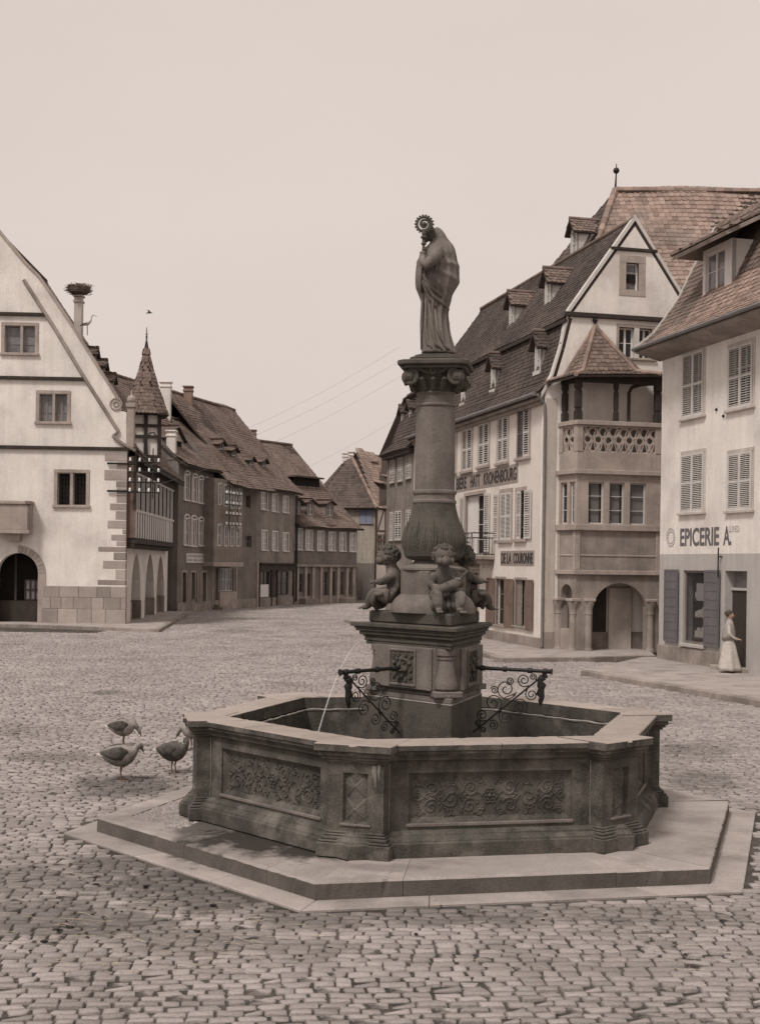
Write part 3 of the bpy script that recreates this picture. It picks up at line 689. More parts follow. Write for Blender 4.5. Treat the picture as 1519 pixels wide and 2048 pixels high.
# basin: six panelled sides, six piers, a coping of long stones
AO = 2.48
def spiral(cx, cz, r0, turns, dir_=1, a0=0., n=26, shrink=.12):
    return [(cx+(r0*(1-(1-shrink)*k/n))*math.cos(a0+dir_*turns*2*math.pi*k/n), cz+(r0*(1-(1-shrink)*k/n))*math.sin(a0+dir_*turns*2*math.pi*k/n)) for k in range(n+1)]
for i in range(6):
    H = hexside(i); hl = AO*T30
    mb = MB(H); px0, px1, pz0, pz1 = -.88, .88, .50, 1.02; ix0, ix1, iz0, iz1 = px0+.05, px1-.05, pz0+.055, pz1-.05; dp = .055
    y = AO
    O = [(-hl, Z0), (hl, Z0), (hl, 1.14), (-hl, 1.14)]; A = [(px0, pz0), (px1, pz0), (px1, pz1), (px0, pz1)]; B = [(ix0, iz0), (ix1, iz0), (ix1, iz1), (ix0, iz1)]
    v = [(x, y, z) for x, z in O]+[(x, y, z) for x, z in A]+[(x, y-.022, z) for x, z in A]+[(x, y-dp, z) for x, z in B]
    f = []
    for k in range(4):
        j = (k+1) % 4; f += [(k, j, 4+j, 4+k), (4+k, 4+j, 8+j, 8+k), (8+k, 8+j, 12+j, 12+k)]
    f.append((12, 13, 14, 15)); mb.add(v, f)
    yi = 2.09; hi = yi*T30
    mb.add([(-hi, yi, .3), (hi, yi, .3), (hi, yi, 1.14), (-hi, yi, 1.14)], [(0, 1, 2, 3)])
    mb.add([(-hl, AO, 1.14), (hl, AO, 1.14), (hi, yi, 1.14), (-hi, yi, 1.14)], [(0, 1, 2, 3)])
    sp = mb.build('side_panel', M['stone'], FT)
    # sill moulding under the panel
    mb = MB(H)
    mb.box(px0-.02, px1+.02, AO-.01, AO+.018, pz0-.035, pz0+.004); mb.build('panel_sill', M['stone_l'], FT, bevel=.008)
    # low relief: rinceaux either side of a rosette
    mb = MB(H); yr = AO-dp+.004; zc = (iz0+iz1)/2
    def rel(pts, r=.0085): mb.tube([(x, yr, z) for x, z in pts], [(r*1.0, r*1.3)]*len(pts) if False else r, 4)
    ros = [(.075*math.cos(2*math.pi*k/24)*(1+.14*math.cos(6*2*math.pi*k/24)), zc+.075*math.sin(2*math.pi*k/24)*(1+.14*math.cos(6*2*math.pi*k/24))) for k in range(25)]
    rel(ros); mb.sphere((0, yr, zc), .022, 8)
    for k in range(6): mb.sphere((.045*math.cos(k*math.pi/3), yr, zc+.045*math.sin(k*math.pi/3)), .014, 6)
    for sx in (-1, 1):
        for q, (cx, cz, r0, dr, a0) in enumerate(((.21, .09, .085, 1, 3.6), (.22, -.10, .085, -1, -3.4), (.42, -.02, .10, -1, .2), (.40, .15, .05, 1, 2), (.44, -.16, .045, -1, 1), (.62, .09, .085, 1, 3.4), (.63, -.10, .085, -1, -3.4), (.77, .0, .05, 1, 1.2), (.76, .15, .04, -1, 1.2), (.76, -.16, .04, 1, 1.2), (.11, .16, .04, 1, 0), (.11, -.16, .04, -1, 0))):
            pts = [(sx*x, zc+z) for x, z in spiral(cx, cz, r0, 1.55, dr, a0)]
            rel(pts, .0085)
            for h in range(3):
                a = a0+h*1.7*dr; x, z = cx+r0*math.cos(a), cz+r0*math.sin(a)
                rel([(sx*x, zc+z), (sx*(x+.03*math.cos(a+.6*dr)), zc+z+.03*math.sin(a+.6*dr)), (sx*(x+.034*math.cos(a+1.3*dr)), zc+z+.034*math.sin(a+1.3*dr))], [.011, .008, .004])
        rel([(sx*(.08+.74*k/30), zc+.045*math.sin(k*.62)) for k in range(31)], .007)
        rel([(sx*(.3+.03*math.cos(k)), zc+.0+.16*k/6) for k in range(-6, 7)], .006); rel([(sx*(.53+.02*math.cos(k)), zc+.15*k/6) for k in range(-6, 7)], .006)
    mb.build('relief', M['stone'], sp, recalc=False)
    # base mouldings
    mb = MB(H)
    prof = [(AO-.1, Z0), (AO+.15, Z0), (AO+.15, .325), (AO+.13, .335), (AO+.13, .35), (AO+.10, .38), (AO+.07, .39), (AO+.07, .405), (AO+.025, .43), (AO+.004, .435), (AO-.1, .435)]
    ext(mb, prof, -1, 1); mb.build('base_moulding', M['stone'], FT, smooth=25, bevel=.004)
    # coping stones
    cuts = [-1, .05, 1] if i in (1, 4) else [-1, -.2, 1]
    for a, b in zip(cuts, cuts[1:]):
        mb = MB(H); dz = random.uniform(-.002, .002)
        pr = [(2.139, 1.17), (2.139, ZR-.008), (2.147, ZR+dz), (2.59, ZR+dz), (2.60, ZR-.012), (2.60, 1.262), (2.578, 1.25), (2.578, 1.225), (2.55, 1.2), (2.535, 1.175), (2.535, 1.16), (2.50, 1.14), (2.45, 1.142), (2.2, 1.142)]
        n = len(pr); v = []
        ga = .002
        f0, f1 = a+(ga if a > -1 else 0), b-(ga if b < 1 else 0); ns = 18
        for j in range(ns+1):
            fr = f0+(f1-f0)*j/ns; wn = random.uniform(-.003, .004) if 0 < j < ns else 0; ch = random.uniform(.006, .02) if random.random() < .1 and 0 < j < ns else 0
            v += [(q*T30*fr, q-(wn+ch if k in (3, 4, 5) else (-wn-ch if k in (1, 2) else 0)), z-(wn*.4+ch*.4 if k in (2, 3, 4) else 0)) for k, (q, z) in enumerate(pr)]
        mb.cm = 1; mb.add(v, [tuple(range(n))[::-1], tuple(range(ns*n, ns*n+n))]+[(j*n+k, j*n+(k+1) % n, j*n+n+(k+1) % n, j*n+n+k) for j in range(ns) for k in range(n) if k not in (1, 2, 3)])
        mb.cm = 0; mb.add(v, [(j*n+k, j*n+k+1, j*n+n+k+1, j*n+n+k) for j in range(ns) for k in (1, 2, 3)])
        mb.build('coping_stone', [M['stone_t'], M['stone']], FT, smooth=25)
    mb = MB(H); pts = [(x*hi, 2.085+random.uniform(0, .01), 1.155+.012*noise.noise(Vector((x*6, i, 0)))) for x in np.linspace(-1, 1, 30)]
    mb.tube(pts, [random.uniform(.008, .018) for _ in pts], 5); mb.build('limescale_edge', M['lime'], FT)
for i in range(6):
    Vm = vert(i); mb = MB(Vm); w_, y1 = .30, 2.86
    # die with a sunk panel on its face
    pw, pz0, pz1 = .135, .52, 1.03
    poly = [(-w_, 2.3), (0, 2.49), (w_, 2.3), (w_, y1), (-w_, y1)]
    n = 5; v = [(x, y, Z0) for x, y in poly]+[(x, y, 1.14) for x, y in poly]
    fs = [(0, 1, 6, 5), (1, 2, 7, 6), (2, 3, 8, 7), (4, 0, 5, 9), (5, 6, 7, 8, 9)]
    mb.add(v, fs)
    O = [(-w_, Z0), (w_, Z0), (w_, 1.14), (-w_, 1.14)]; A = [(-pw, pz0), (pw, pz0), (pw, pz1), (-pw, pz1)]; B = [(-pw+.02, pz0+.02), (pw-.02, pz0+.02), (pw-.02, pz1-.02), (-pw+.02, pz1-.02)]
    v = [(x, y1, z) for x, z in O]+[(x, y1, z) for x, z in A]+[(x, y1-.045, z) for x, z in B]; f = [(8, 9, 10, 11)]
    for k in range(4):
        j = (k+1) % 4; f += [(k, j, 4+j, 4+k), (4+k, 4+j, 8+j, 8+k)]
    mb.add(v, f)
    pier = mb.build('pier', M['stone'], FT)
    mb = MB(Vm); zm = (pz0+pz1)/2
    for za, zb in ((pz0+.025, zm-.004), (zm+.004, pz1-.025)):
        a = pw-.024; mb.add([(-a, y1-.044, za), (a, y1-.044, za), (a, y1-.044, zb), (-a, y1-.044, zb), (0, y1+.012, (za+zb)/2)], [(0, 1, 4), (1, 2, 4), (2, 3, 4), (3, 0, 4)])
    mb.build('pyramid_boss', M['stone'], pier, recalc=False)
    mb = MB(Vm); mb.box(-pw-.03, pw+.03, y1-.01, y1+.016, pz0-.03, pz0-.003); mb.build('panel_sill', M['stone_l'], pier, bevel=.006)
    mb = MB(Vm)
    for k, (g, za, zb) in enumerate(((.09, Z0-.002, .325), (.075, .325, .35), (.05, .35, .385), (.03, .385, .41), (.012, .41, .435))):
        mb.prism([(-w_-g, 2.6), (w_+g, 2.6), (w_+g, y1+g), (-w_-g, y1+g)], za, zb)
    mb.build('pier_base', M['stone'], pier, bevel=.01)
    mb = MB(Vm)
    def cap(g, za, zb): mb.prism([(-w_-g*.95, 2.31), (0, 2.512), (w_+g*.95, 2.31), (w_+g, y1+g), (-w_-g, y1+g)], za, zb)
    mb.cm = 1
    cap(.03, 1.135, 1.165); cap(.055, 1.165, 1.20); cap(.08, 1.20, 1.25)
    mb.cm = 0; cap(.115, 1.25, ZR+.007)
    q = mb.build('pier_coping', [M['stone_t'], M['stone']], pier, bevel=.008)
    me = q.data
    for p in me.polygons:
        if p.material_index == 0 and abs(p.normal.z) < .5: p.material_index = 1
# limescale run on the near pier
mb = MB(vert(1)); mb.cm = 0
for k in range(11):
    x = .225+random.uniform(-.055, .06); z1 = 1.13-random.uniform(0, .03); z0 = z1-random.uniform(.03, .26)*(1-abs(x-.225)*8)
    mb.tube([(x, 2.862, z1), (x+random.uniform(-.01, .01), 2.865, (z0+z1)/2), (x+random.uniform(-.012, .012), 2.863, z0)], [.008, .005, .002], 5)
mb.build('limescale_run', M['lime'], FT)
for i in range(6):
    for sx in (-1, 1):
        mb = MB(vert(i)); mb.tube([(sx*.307, 2.70, .44), (sx*.308, 2.695, .8), (sx*.307, 2.70, 1.12)], [.004, .003, .005], 4); mb.build('joint_line', M['lime'], FT)
mb = MB(); mb.prism(hexpts(2.12/math.cos(R(30))), .60, .66); o = mb.build('basin_water', M['water']); o['kind'] = 'structure'
mb = MB(); mb.prism(hexpts(2.3/math.cos(R(30))), .19, .34); mb.build('basin_floor', M['stone_m'], FT)

# pedestal: three-sided, a corner towards the camera
TA = [282.3, 42.3, 162.3]
def tri(r, cut=0.0):
    """triangle with corners at radius r, corners cut back by a width"""
    pts = []
    for a in TA:
        if cut <= 0: pts.append((FC.x+r*math.cos(R(a)), FC.y+r*math.sin(R(a))))
        else:
            h = cut/2; rr = r-h/math.tan(R(30))
            for s in (-1, 1):
                pts.append((FC.x+rr*math.cos(R(a))-s*h*math.sin(R(a)), FC.y+rr*math.sin(R(a))+s*h*math.cos(R(a))))
    return pts
def tprism(name, levels, m, parent=FT, bevel=.008, cut=0, **k):
    mb = MB()
    for r, za, zb in levels: mb.prism(tri(r, cut), za, zb)
    return mb.build(name, m, parent, bevel=bevel, **k)
tprism('plinth', [(.90, .3, 1.53)], M['stone_m'], bevel=.02)
tprism('plinth_edge', [(.908, 1.515, 1.535)], M['lime'], cut=.02)
tprism('pedestal_base', [(.88, 1.535, 1.60), (.84, 1.60, 1.635), (.80, 1.635, 1.67)], M['stone_l'])
die = tprism('pedestal_die', [(.99, 1.67, 2.17)], M['stone_l'], cut=.40)
tprism('cornice', [(.86, 2.16, 2.20), (.88, 2.20, 2.255), (.905, 2.255, 2.275), (.95, 2.275, 2.32), (1.0, 2.32, 2.35), (1.02, 2.35, 2.375), (1.07, 2.375, 2.43)], M['stone_m'], bevel=.014)
tprism('upper_plinth', [(.83, 2.43, 2.58)], M['stone_m'], bevel=.02)
for fi, a in enumerate((222.3, 342.3, 102.3)):        # faces: mask panel, pipe, bracket
    n = Vector((math.cos(R(a)), math.sin(R(a)), 0)); t = Vector((-n.y, n.x, 0))
    Fm = Matrix(((t.x, n.x, 0, FC.x), (t.y, n.y, 0, FC.y), (0, 0, 1, 0), (0, 0, 0, 1)))
    q = .99/2+.0 
    ap = .99*.5
    mb = MB(Fm)
    mb.box(-.235, -.205, ap-.02, ap+.022, 1.70, 2.14); mb.box(.205, .235, ap-.02, ap+.022, 1.70, 2.14); mb.box(-.205, .205, ap-.02, ap+.02, 1.70, 1.73); mb.box(-.205, .205, ap-.02, ap+.02, 2.11, 2.14)
    mb.build('panel_frame', M['stone_l'], die, bevel=.006)
    mb = MB(Fm); y0 = ap+.004; zc = 1.93
    mb.add([(-.2, y0, 1.735), (.2, y0, 1.735), (.2, y0, 2.105), (-.2, y0, 2.105)], [(0, 1, 2, 3)])
    mb.sphere((0, y0-.02, zc+.01), .12, 14, sq=(1, .55, 1.1))
    for sx in (-1, 1):
        mb.sphere((sx*.055, y0+.035, zc+.05), .03, 8, sq=(1, .6, .7)); mb.sphere((sx*.065, y0+.03, zc-.03), .042, 8, sq=(1, .7, .9))
        mb.tube([(sx*.02, y0+.055, zc+.085), (sx*.06, y0+.06, zc+.10), (sx*.1, y0+.035, zc+.075)], [.014, .018, .01], 6)
        mb.sphere((sx*.13, y0+.01, zc+.04), .03, 8)
        for k, (cx, cz, r0) in enumerate(((.15, .13, .035), (.155, -.03, .03), (.145, -.11, .034), (.06, .145, .028), (.06, -.15, .026))):
            mb.tube([(sx*x, y0+.012, zc+z) for x, z in spiral(cx, cz, r0, 1.4, 1, k)], .011, 5)
    mb.sphere((0, y0+.06, zc+.02), .026, 8, sq=(.8, 1, 1.3)); mb.sphere((0, y0+.04, zc-.045), .035, 8, sq=(1.1, .8, .7)); mb.sphere((0, y0+.02, zc-.11), .035, 8, sq=(1, .7, 1.1))
    mb.build('lion_mask', M['stone_m'], die, smooth=50)
    mb = MB(Fm); yo = 1.47; zp, ze = 1.915, 1.90
    seq = [(ap+.03, .022), (ap+.1, .022), (ap+.11, .034), (ap+.16, .034), (ap+.17, .024), (ap+.38, .022), (ap+.385, .032), (ap+.43, .034), (ap+.435, .022), (ap+.68, .021), (ap+.685, .033), (ap+.74, .033), (ap+.745, .022), (1.36, .022), (1.37, .035), (1.41, .035), (1.42, .024), (1.46, .03), (1.475, .042)]
    mb.tube([(0, y, zp+(ze-zp)*(y-ap)/(yo-ap)) for y, r in seq], [r for y, r in seq], 12)
    mb.tube([(0, 1.38, ze), (0, 1.39, ze-.05), (0, 1.42, ze-.075)], [.03, .026, .012], 8)
    pp = mb.build('spout_pipe', M['iron'], FT, smooth=35)
    # scrolled iron bracket
    mb = MB(Fm); A0 = Vector((1.40, 1.88)); B0 = Vector((ap+.03, 1.13)); dr = (B0-A0); Ld = dr.length; dr.normalize(); nr = Vector((-dr.y, dr.x))
    if nr.y < 0: nr = -nr
    def bp(s, h): q_ = A0+dr*s+nr*h; return (0, q_.x, q_.y)
    mb.tube([bp(0, 0), bp(Ld*.25, .0), bp(Ld*.5, 0), bp(Ld*.75, 0), bp(Ld, 0)], .011, 6)
    for s0, h0, r0, dd, a0 in ((.26, .10, .085, 1, -1.6), (.50, .15, .13, 1, -2.2), (.73, .12, .115, -1, -1.2), (.93, .09, .075, 1, -1.5), (.30, -.09, .075, -1, 1.6), (.50, -.12, .10, 1, 1.4), (.72, -.10, .085, -1, 1.7), (.90, -.085, .065, 1, 1.5), (.40, .20, .05, -1, 0), (.62, .23, .05, 1, 1), (1.03, .05, .04, 1, -1.6), (1.03, -.05, .04, -1, 1.6), (.15, .06, .045, -1, -1.5)):
        mb.tube([bp(x, z) for x, z in spiral(s0, h0, r0, 1.75, dd, a0, 30, .18)], .0075, 5)
    mb.build('scroll_bracket', M['iron'], FT, smooth=50, recalc=False)
    mb = MB(Fm)
    prof = [(.0, .016), (.05, .05), (.08, .03), (.13, .055), (.17, .035), (.23, .05), (.27, .03), (.32, .028), (.37, .006)]
    for dx in (-.012, 0, .012):
        mb.tube([(dx, 1.345+.012*math.sin(k*2.3), 1.86-z) for k, (z, r) in enumerate(prof)], [(r*.5, r) for z, r in prof], 8)
    mb.build('iron_leaf', M['iron'], FT, smooth=60, recalc=False)
for a in TA:                                          # stubby baluster at each cut corner
    c = fpt(a, .66); Tc = Matrix.Translation((c.x, c.y, 0))
    mb = MB(Tc); mb.lathe([(.10, 1.67), (.135, 1.70), (.14, 1.74), (.13, 1.80), (.105, 1.90), (.095, 2.0), (.094, 2.04), (.108, 2.045), (.108, 2.06), (.094, 2.065), (.094, 2.085), (.115, 2.09), (.118, 2.115), (.12, 2.17)], 24)
    mb.build('corner_baluster', M['stone_l'], FT, smooth=40)
    d = Vector((math.cos(R(a)), math.sin(R(a)), 0)); t = Vector((-d.y, d.x, 0))
    mb = MB(Matrix(((t.x, d.x, 0, FC.x), (t.y, d.y, 0, FC.y), (0, 0, 1, 0), (0, 0, 0, 1)))); 
    for sx in (-1, 1): mb = MB(Matrix(((t.x, d.x, 0, FC.x), (t.y, d.y, 0, FC.y), (0, 0, 1, 0), (0, 0, 0, 1)))); mb.box(sx*.2-.025, sx*.2+.025, .5, .665, 1.672, 2.168); mb.build('corner_pilaster', M['stone_l'], FT, bevel=.006)
    mb = MB(Matrix(((t.x, d.x, 0, FC.x), (t.y, d.y, 0, FC.y), (0, 0, 1, 0), (0, 0, 0, 1)))); mb.box(-.17, .17, .5, .80, 1.60, 1.672); mb.build('baluster_base', M['stone_l'], FT, bevel=.01)
# mound, drum, bulb, shaft, capital
def lathe_part(name, prof, m, n=40, parent=FT, sm=35): 
    mb = MB(); mb.lathe(prof, n, (FC.x, FC.y)); return mb.build(name, m, parent, smooth=sm)
lathe_part('seat_mound', [(.52, 2.57), (.52, 2.64), (.50, 2.68), (.46, 2.74), (.40, 2.79)], M['stone_l'])
mb = MB(); pts = []
for k in range(6):
    a = 252.3+60*k; r = .40
    pts += [(FC.x+r*math.cos(R(a-7)), FC.y+r*math.sin(R(a-7))), (FC.x+r*math.cos(R(a+7)), FC.y+r*math.sin(R(a+7)))]
mb.prism(pts, 2.75, 3.08); mb.build('drum', M['stone_l'], FT, bevel=.012)
lathe_part('drum_moulding', [(.36, 3.06), (.40, 3.085), (.40, 3.11), (.37, 3.12), (.30, 3.15), (.25, 3.175), (.235, 3.20), (.24, 3.22)], M['stone_l'])
bulb = lathe_part('bulb', [(.25, 3.20), (.31, 3.215), (.352, 3.25), (.37, 3.32), (.385, 3.39), (.384, 3.45), (.37, 3.52), (.345, 3.6), (.315, 3.68), (.288, 3.76), (.27, 3.83), (.258, 3.9)], M['stone_m'], 48)
mb = MB()
for k in range(22):                                   # acanthus leaves in relief
    a0 = k*16.36+5; big = k % 2 == 0
    path = [(.362, 3.29), (.386, 3.37), (.392, 3.45), (.376, 3.53), (.356, 3.6), (.336, 3.68 if big else 3.62)]
    for s in (-1, 0, 1):
        pts = [fpt(a0+s*(6 if big else 4)*math.sin(j/5*2.6), r-.006, z-(.05 if s else 0)*(j/5)) for j, (r, z) in enumerate(path)]
        mb.tube(pts, [.003, .008, .011, .010, .007, .003], 6)
mb.build('leaf_relief', M['stone_m'], bulb, smooth=60)
lathe_part('collar', [(.255, 3.89), (.268, 3.90), (.27, 3.915), (.27, 3.925), (.255, 3.94), (.252, 3.95), (.252, 4.0), (.266, 4.01), (.272, 4.03), (.266, 4.05), (.245, 4.06)], M['stone_l'])
lathe_part('shaft', [(.246, 4.05), (.246, 4.3), (.244, 4.6), (.238, 4.9), (.231, 5.07)], M['stone_l'], 48)
lathe_part('neck_ring', [(.231, 5.065), (.245, 5.075), (.248, 5.09), (.24, 5.105), (.222, 5.11), (.22, 5.2), (.228, 5.215), (.24, 5.225), (.24, 5.24), (.225, 5.25)], M['stone_l'])
lathe_part('capital_bell', [(.222, 5.24), (.235, 5.3), (.27, 5.38), (.31, 5.45), (.34, 5.5)], M['stone_m'])
CR = -9
def sqp(h, cut=.0, rot=CR):
    p = []
    for k in range(4):
        for s in (-1, 1):
            a, b = (h, h-cut) if s < 0 else (h-cut, h)
            x, y = ((h, s*0+(h-cut)*1), (h-cut, h))[0 if s < 0 else 1]
            c, s_ = math.cos(R(rot+90*k)), math.sin(R(rot+90*k)); p.append((FC.x+x*c-y*s_, FC.y+x*s_+y*c))
    return p
mb = MB(); mb.prism(sqp(.395, .08), 5.50, 5.54); mb.prism(sqp(.43, .08), 5.54, 5.60); mb.build('abacus', M['stone_m'], FT, bevel=.012)
for k in range(4):
    a = CR+45+90*k; d = Vector((math.cos(R(a)), math.sin(R(a)), 0))
    for s in (-1, 1):                                  # two scrolls meet at each corner
        fa = a+s*45; nn = Vector((math.cos(R(fa)), math.sin(R(fa)), 0)); tt = Vector((-nn.y, nn.x, 0))*(-s)
        Tm = Matrix(((tt.x, nn.x, 0, FC.x), (tt.y, nn.y, 0, FC.y), (0, 0, 1, 0), (0, 0, 0, 1)))
        mb = MB(Tm)
        mb.tube([(x, .33, z) for x, z in spiral(.285, 5.405, .105, 2.1, 1, 1.57, 34, .1)], [.03-.018*j/34 for j in range(35)], 7)
        mb.tube([(.285, .25, 5.405), (.285, .335, 5.405)], .085, 12)
        mb.sphere((.285, .35, 5.405), .025, 8)
        mb.tube([(.285, .33, 5.51), (.16, .325, 5.495), (.05, .31, 5.44)], [.03, .026, .014], 6)
        mb.build('volute', M['stone_m'], FT, smooth=50)
    nn = Vector((math.cos(R(CR+90*k)), math.sin(R(CR+90*k)), 0)); c_ = Vector((FC.x, FC.y, 0))+nn*.30
    mb = MB(); 
    for j in range(7):
        b = j*math.pi*2/7; tt = Vector((-nn.y, nn.x, 0)); mb.sphere(c_+nn*.03+tt*.03*math.cos(b)+Vector((0, 0, 5.47+.03*math.sin(b))), .02, 6)
    for j in (-1, 0, 1):
        tt = Vector((-nn.y, nn.x, 0)); mb.tube([c_-nn*.06+tt*j*.10+Vector((0, 0, 5.26)), c_-nn*.02+tt*j*.12+Vector((0, 0, 5.33)), c_+nn*.03+tt*j*.14+Vector((0, 0, 5.38)), c_+nn*.055+tt*j*.14+Vector((0, 0, 5.37))], [.03, .035, .03, .012], 6)
    mb.build('rosette', M['stone_m'], FT, smooth=50)
mb = MB(); mb.prism(sqp(.34, .09), 5.60, 5.625); mb.prism(sqp(.30, .09), 5.625, 5.66); mb.prism(sqp(.25, .08), 5.66, 5.69); mb.build('statue_plinth', M['stone_m'], FT, bevel=.012)

# ------------------------------------------------------------ the statue, turned to the left
ST = thing('saint_statue', (FC.x+.1, FC.y, 5.69), 'stone statue of a veiled abbess holding a crozier, standing on top of the fountain column', 'statue')
def sil(py, x0, x1):
    a, b = at(x0, py, FC.y), at(x1, py, FC.y); return a.z, (a.x+b.x)/2, (b.x-a.x)/2
rows = [(706, 841, 911), (696, 841, 909), (680, 842, 904), (655, 842, 898), (630, 842, 896), (612, 841, 899), (600, 840, 903), (592, 837, 905), (585, 834, 908), (575, 829, 914), (560, 828, 919), (545, 829, 920), (530, 831, 918), (515, 834, 915), (503, 840, 912), (495, 848, 910), (488, 857, 906), (482, 860, 900), (476, 862, 895), (470, 862.5, 892), (464, 863.5, 888.5), (459, 865.5, 884.5), (455.5, 868, 880), (454, 871, 876)]
rings = []; fine = []
for (a0, b0, c0), (a1, b1, c1) in zip(rows, rows[1:]):
    m = max(2, int(abs(a1-a0)/3))
    for t in range(m): fine.append((a0+(a1-a0)*t/m, b0+(b1-b0)*t/m, c0+(c1-c0)*t/m))
fine.append(rows[-1])
for _ in range(3): fine = [fine[0]]+[tuple((fine[i-1][c]+2*fine[i][c]+fine[i+1][c])/4 for c in range(3)) for i in range(1, len(fine)-1)]+[fine[-1]]
rdg = lambda q: 1-2*abs(math.sin(q))**.7
for py, x0, x1 in fine:
    z, cx, hw = sil(py, x0, x1); n = 120; rg = []
    low = max(0, min(1, (6.42-z)/.12)); up_ = max(0, min(1, (6.98-z)/.12))*(1-low)
    for k in range(n):
        a = 2*math.pi*k/n; e = .74
        x, y = hw*math.cos(a), hw*e*math.sin(a); sw = (6.4-z)*.5
        dsp = low*.017*rdg(5.5*a+sw*2.2+.5*math.sin(2*a))+low*.008*rdg(9*a-1.1*sw+1)
        px_, pz_ = (x/hw+.95)*.26, z-6.82                       # swags swing from the raised hand
        ph = math.atan2(pz_, px_); rad = math.hypot(px_, pz_)
        if math.sin(a) < .25: dsp += up_*.015*rdg(ph*8.5+.8*rad)*min(1, max(0, (.25-math.sin(a))*2))
        dsp += up_*.010*rdg(6.5*a+1+.8*z)
        dsp += max(0, min(1, (z-6.93)/.06))*.005*rdg(7*a+6*z)
        L_ = math.hypot(x, y); f = (L_+dsp-.008)/L_
        rg.append((cx+x*f, FC.y+y*f, z))
    rings.append(rg)
mb = MB(); mb.loft(rings, True)
body = mb.build('robe', M['stone_l'], ST, smooth='all')
# hood, face, arm
mb = MB(); fc = at(861, 468, FC.y-.01)
mb.sphere(fc, .075, 16, sq=(.95, .8, 1.25)); mb.tube([fc+Vector((-.065, 0, .02)), fc+Vector((-.085, 0, -.01)), fc+Vector((-.07, 0, -.03))], [.008, .017, .012], 6)
mb.sphere(fc+Vector((-.055, 0, -.072)), .032, 8); mb.tube([fc+Vector((-.068, -.02, -.045)), fc+Vector((-.075, 0, -.045)), fc+Vector((-.068, .02, -.045))], .009, 5); mb.tube([fc+Vector((-.06, -.04, .035)), fc+Vector((-.072, 0, .04)), fc+Vector((-.06, .04, .035))], .012, 5)
mb.build('face', M['stone_m'], ST, smooth='all')
mb = MB(); s0, e0, h0 = at(878, 498, FC.y-.2), at(850, 532, FC.y-.26), at(845, 511, FC.y-.14)
mb.tube([s0, at(866, 518, FC.y-.24), e0, at(846, 524, FC.y-.22), h0], [.07, .075, .07, .05, .035], 12)
for k in range(5):                                    # fingers round the staff
    mb.tube([h0+Vector((.03, -.03, .035-.017*k)), h0+Vector((-.005, -.045, .037-.017*k)), h0+Vector((-.03, -.02, .034-.017*k)), h0+Vector((-.02, .012, .03-.017*k))], [.012, .012, .011, .008], 6)
mb.build('arm', M['stone_l'], ST, smooth='all')
mb = MB()                                             # mantle edges as heavy folds
for pts in (((848, 540), (850, 560), (862, 580), (880, 594), (903, 600)), ((846, 552), (852, 575), (866, 596), (884, 610), (898, 620)), ((845, 545), (846, 570), (858, 600), (872, 618)), ((866, 512), (874, 530), (872, 548), (858, 556)), ((848, 560), (846, 600), (843, 650), (842, 700)), ((858, 610), (862, 650), (868, 690), (886, 703)), ((870, 622), (874, 660), (890, 697), (905, 705)), ((851, 600), (852, 650), (855, 690), (870, 704))):
    q = []
    for x, y in pts:
        zz = at(x, y, FC.y).z
        best = min(rings, key=lambda r: abs(r[0][2]-zz)); X = at(x, y, FC.y-.18).x
        cand = [p for p in best if p[1] < FC.y]; p = min(cand, key=lambda p: abs(p[0]-X)); q.append(Vector((p[0], p[1]-.0, zz)))
    mb.tube(q, [.01]+[.021]*(len(q)-2)+[.012], 6)
mb.build('mantle_fold', M['stone_l'], ST, smooth='all')
mb = MB(); yc = FC.y-.14
st = at(848, 448, yc)
mb.tube([at(843, 585, yc+.02), at(846, 512, yc), at(847, 480, yc)], .018, 10)
for py, r in ((499, .026), (495, .02), (487, .034), (482, .022), (474, .04), (468, .026)): mb.sphere(at(847, py, yc), r, 10, sq=(1, 1, .6))
mb.tube([at(847, 480, yc), at(847, 466, yc), at(846, 461, yc)], .02, 8)
for k in range(25):
    pass
mb.tube([st+Vector((.088*math.cos(2*math.pi*k/24), 0, .088*math.sin(2*math.pi*k/24))) for k in range(25)], .016, 8, cap=False)
for k in range(18): a = 2*math.pi*k/18; mb.sphere(st+Vector((.107*math.cos(a), 0, .107*math.sin(a))), .014, 6)
mb.tube([st+Vector((x, 0, z)) for x, z in spiral(0, 0, .075, 1.4, 1, -2.0, 24, .3)], .016, 6); mb.sphere(st, .03, 8)
mb.build('crozier', M['stone_m'], ST, smooth='all')

# ------------------------------------------------------------ skinned figures
def skin_mesh(V, E, Rd, root=0, sub=2):
    me = bpy.data.meshes.new('s'); me.from_pydata([Vector(v) for v in V], E, []); ob = bpy.data.objects.new('s', me); C.objects.link(ob)
    m = ob.modifiers.new('k', 'SKIN'); m.use_smooth_shade = True; m.branch_smoothing = .4
    for i, v in enumerate(me.skin_vertices[0].data):
        r = Rd[i]; v.radius = r if isinstance(r, (tuple, list)) else (r, r); v.use_root = (i == root)
    m2 = ob.modifiers.new('u', 'SUBSURF'); m2.levels = m2.render_levels = sub
    dg = bpy.context.evaluated_depsgraph_get(); out_ = bpy.data.meshes.new_from_object(ob.evaluated_get(dg))
    C.objects.unlink(ob); bpy.data.objects.remove(ob)
    out_.polygons.foreach_set('use_smooth', [True]*len(out_.polygons)); return out_
def solid(name, me, W, m, parent):
    me.materials.clear(); me.materials.append(m); me.name = name; return piece(name, me, W, parent)

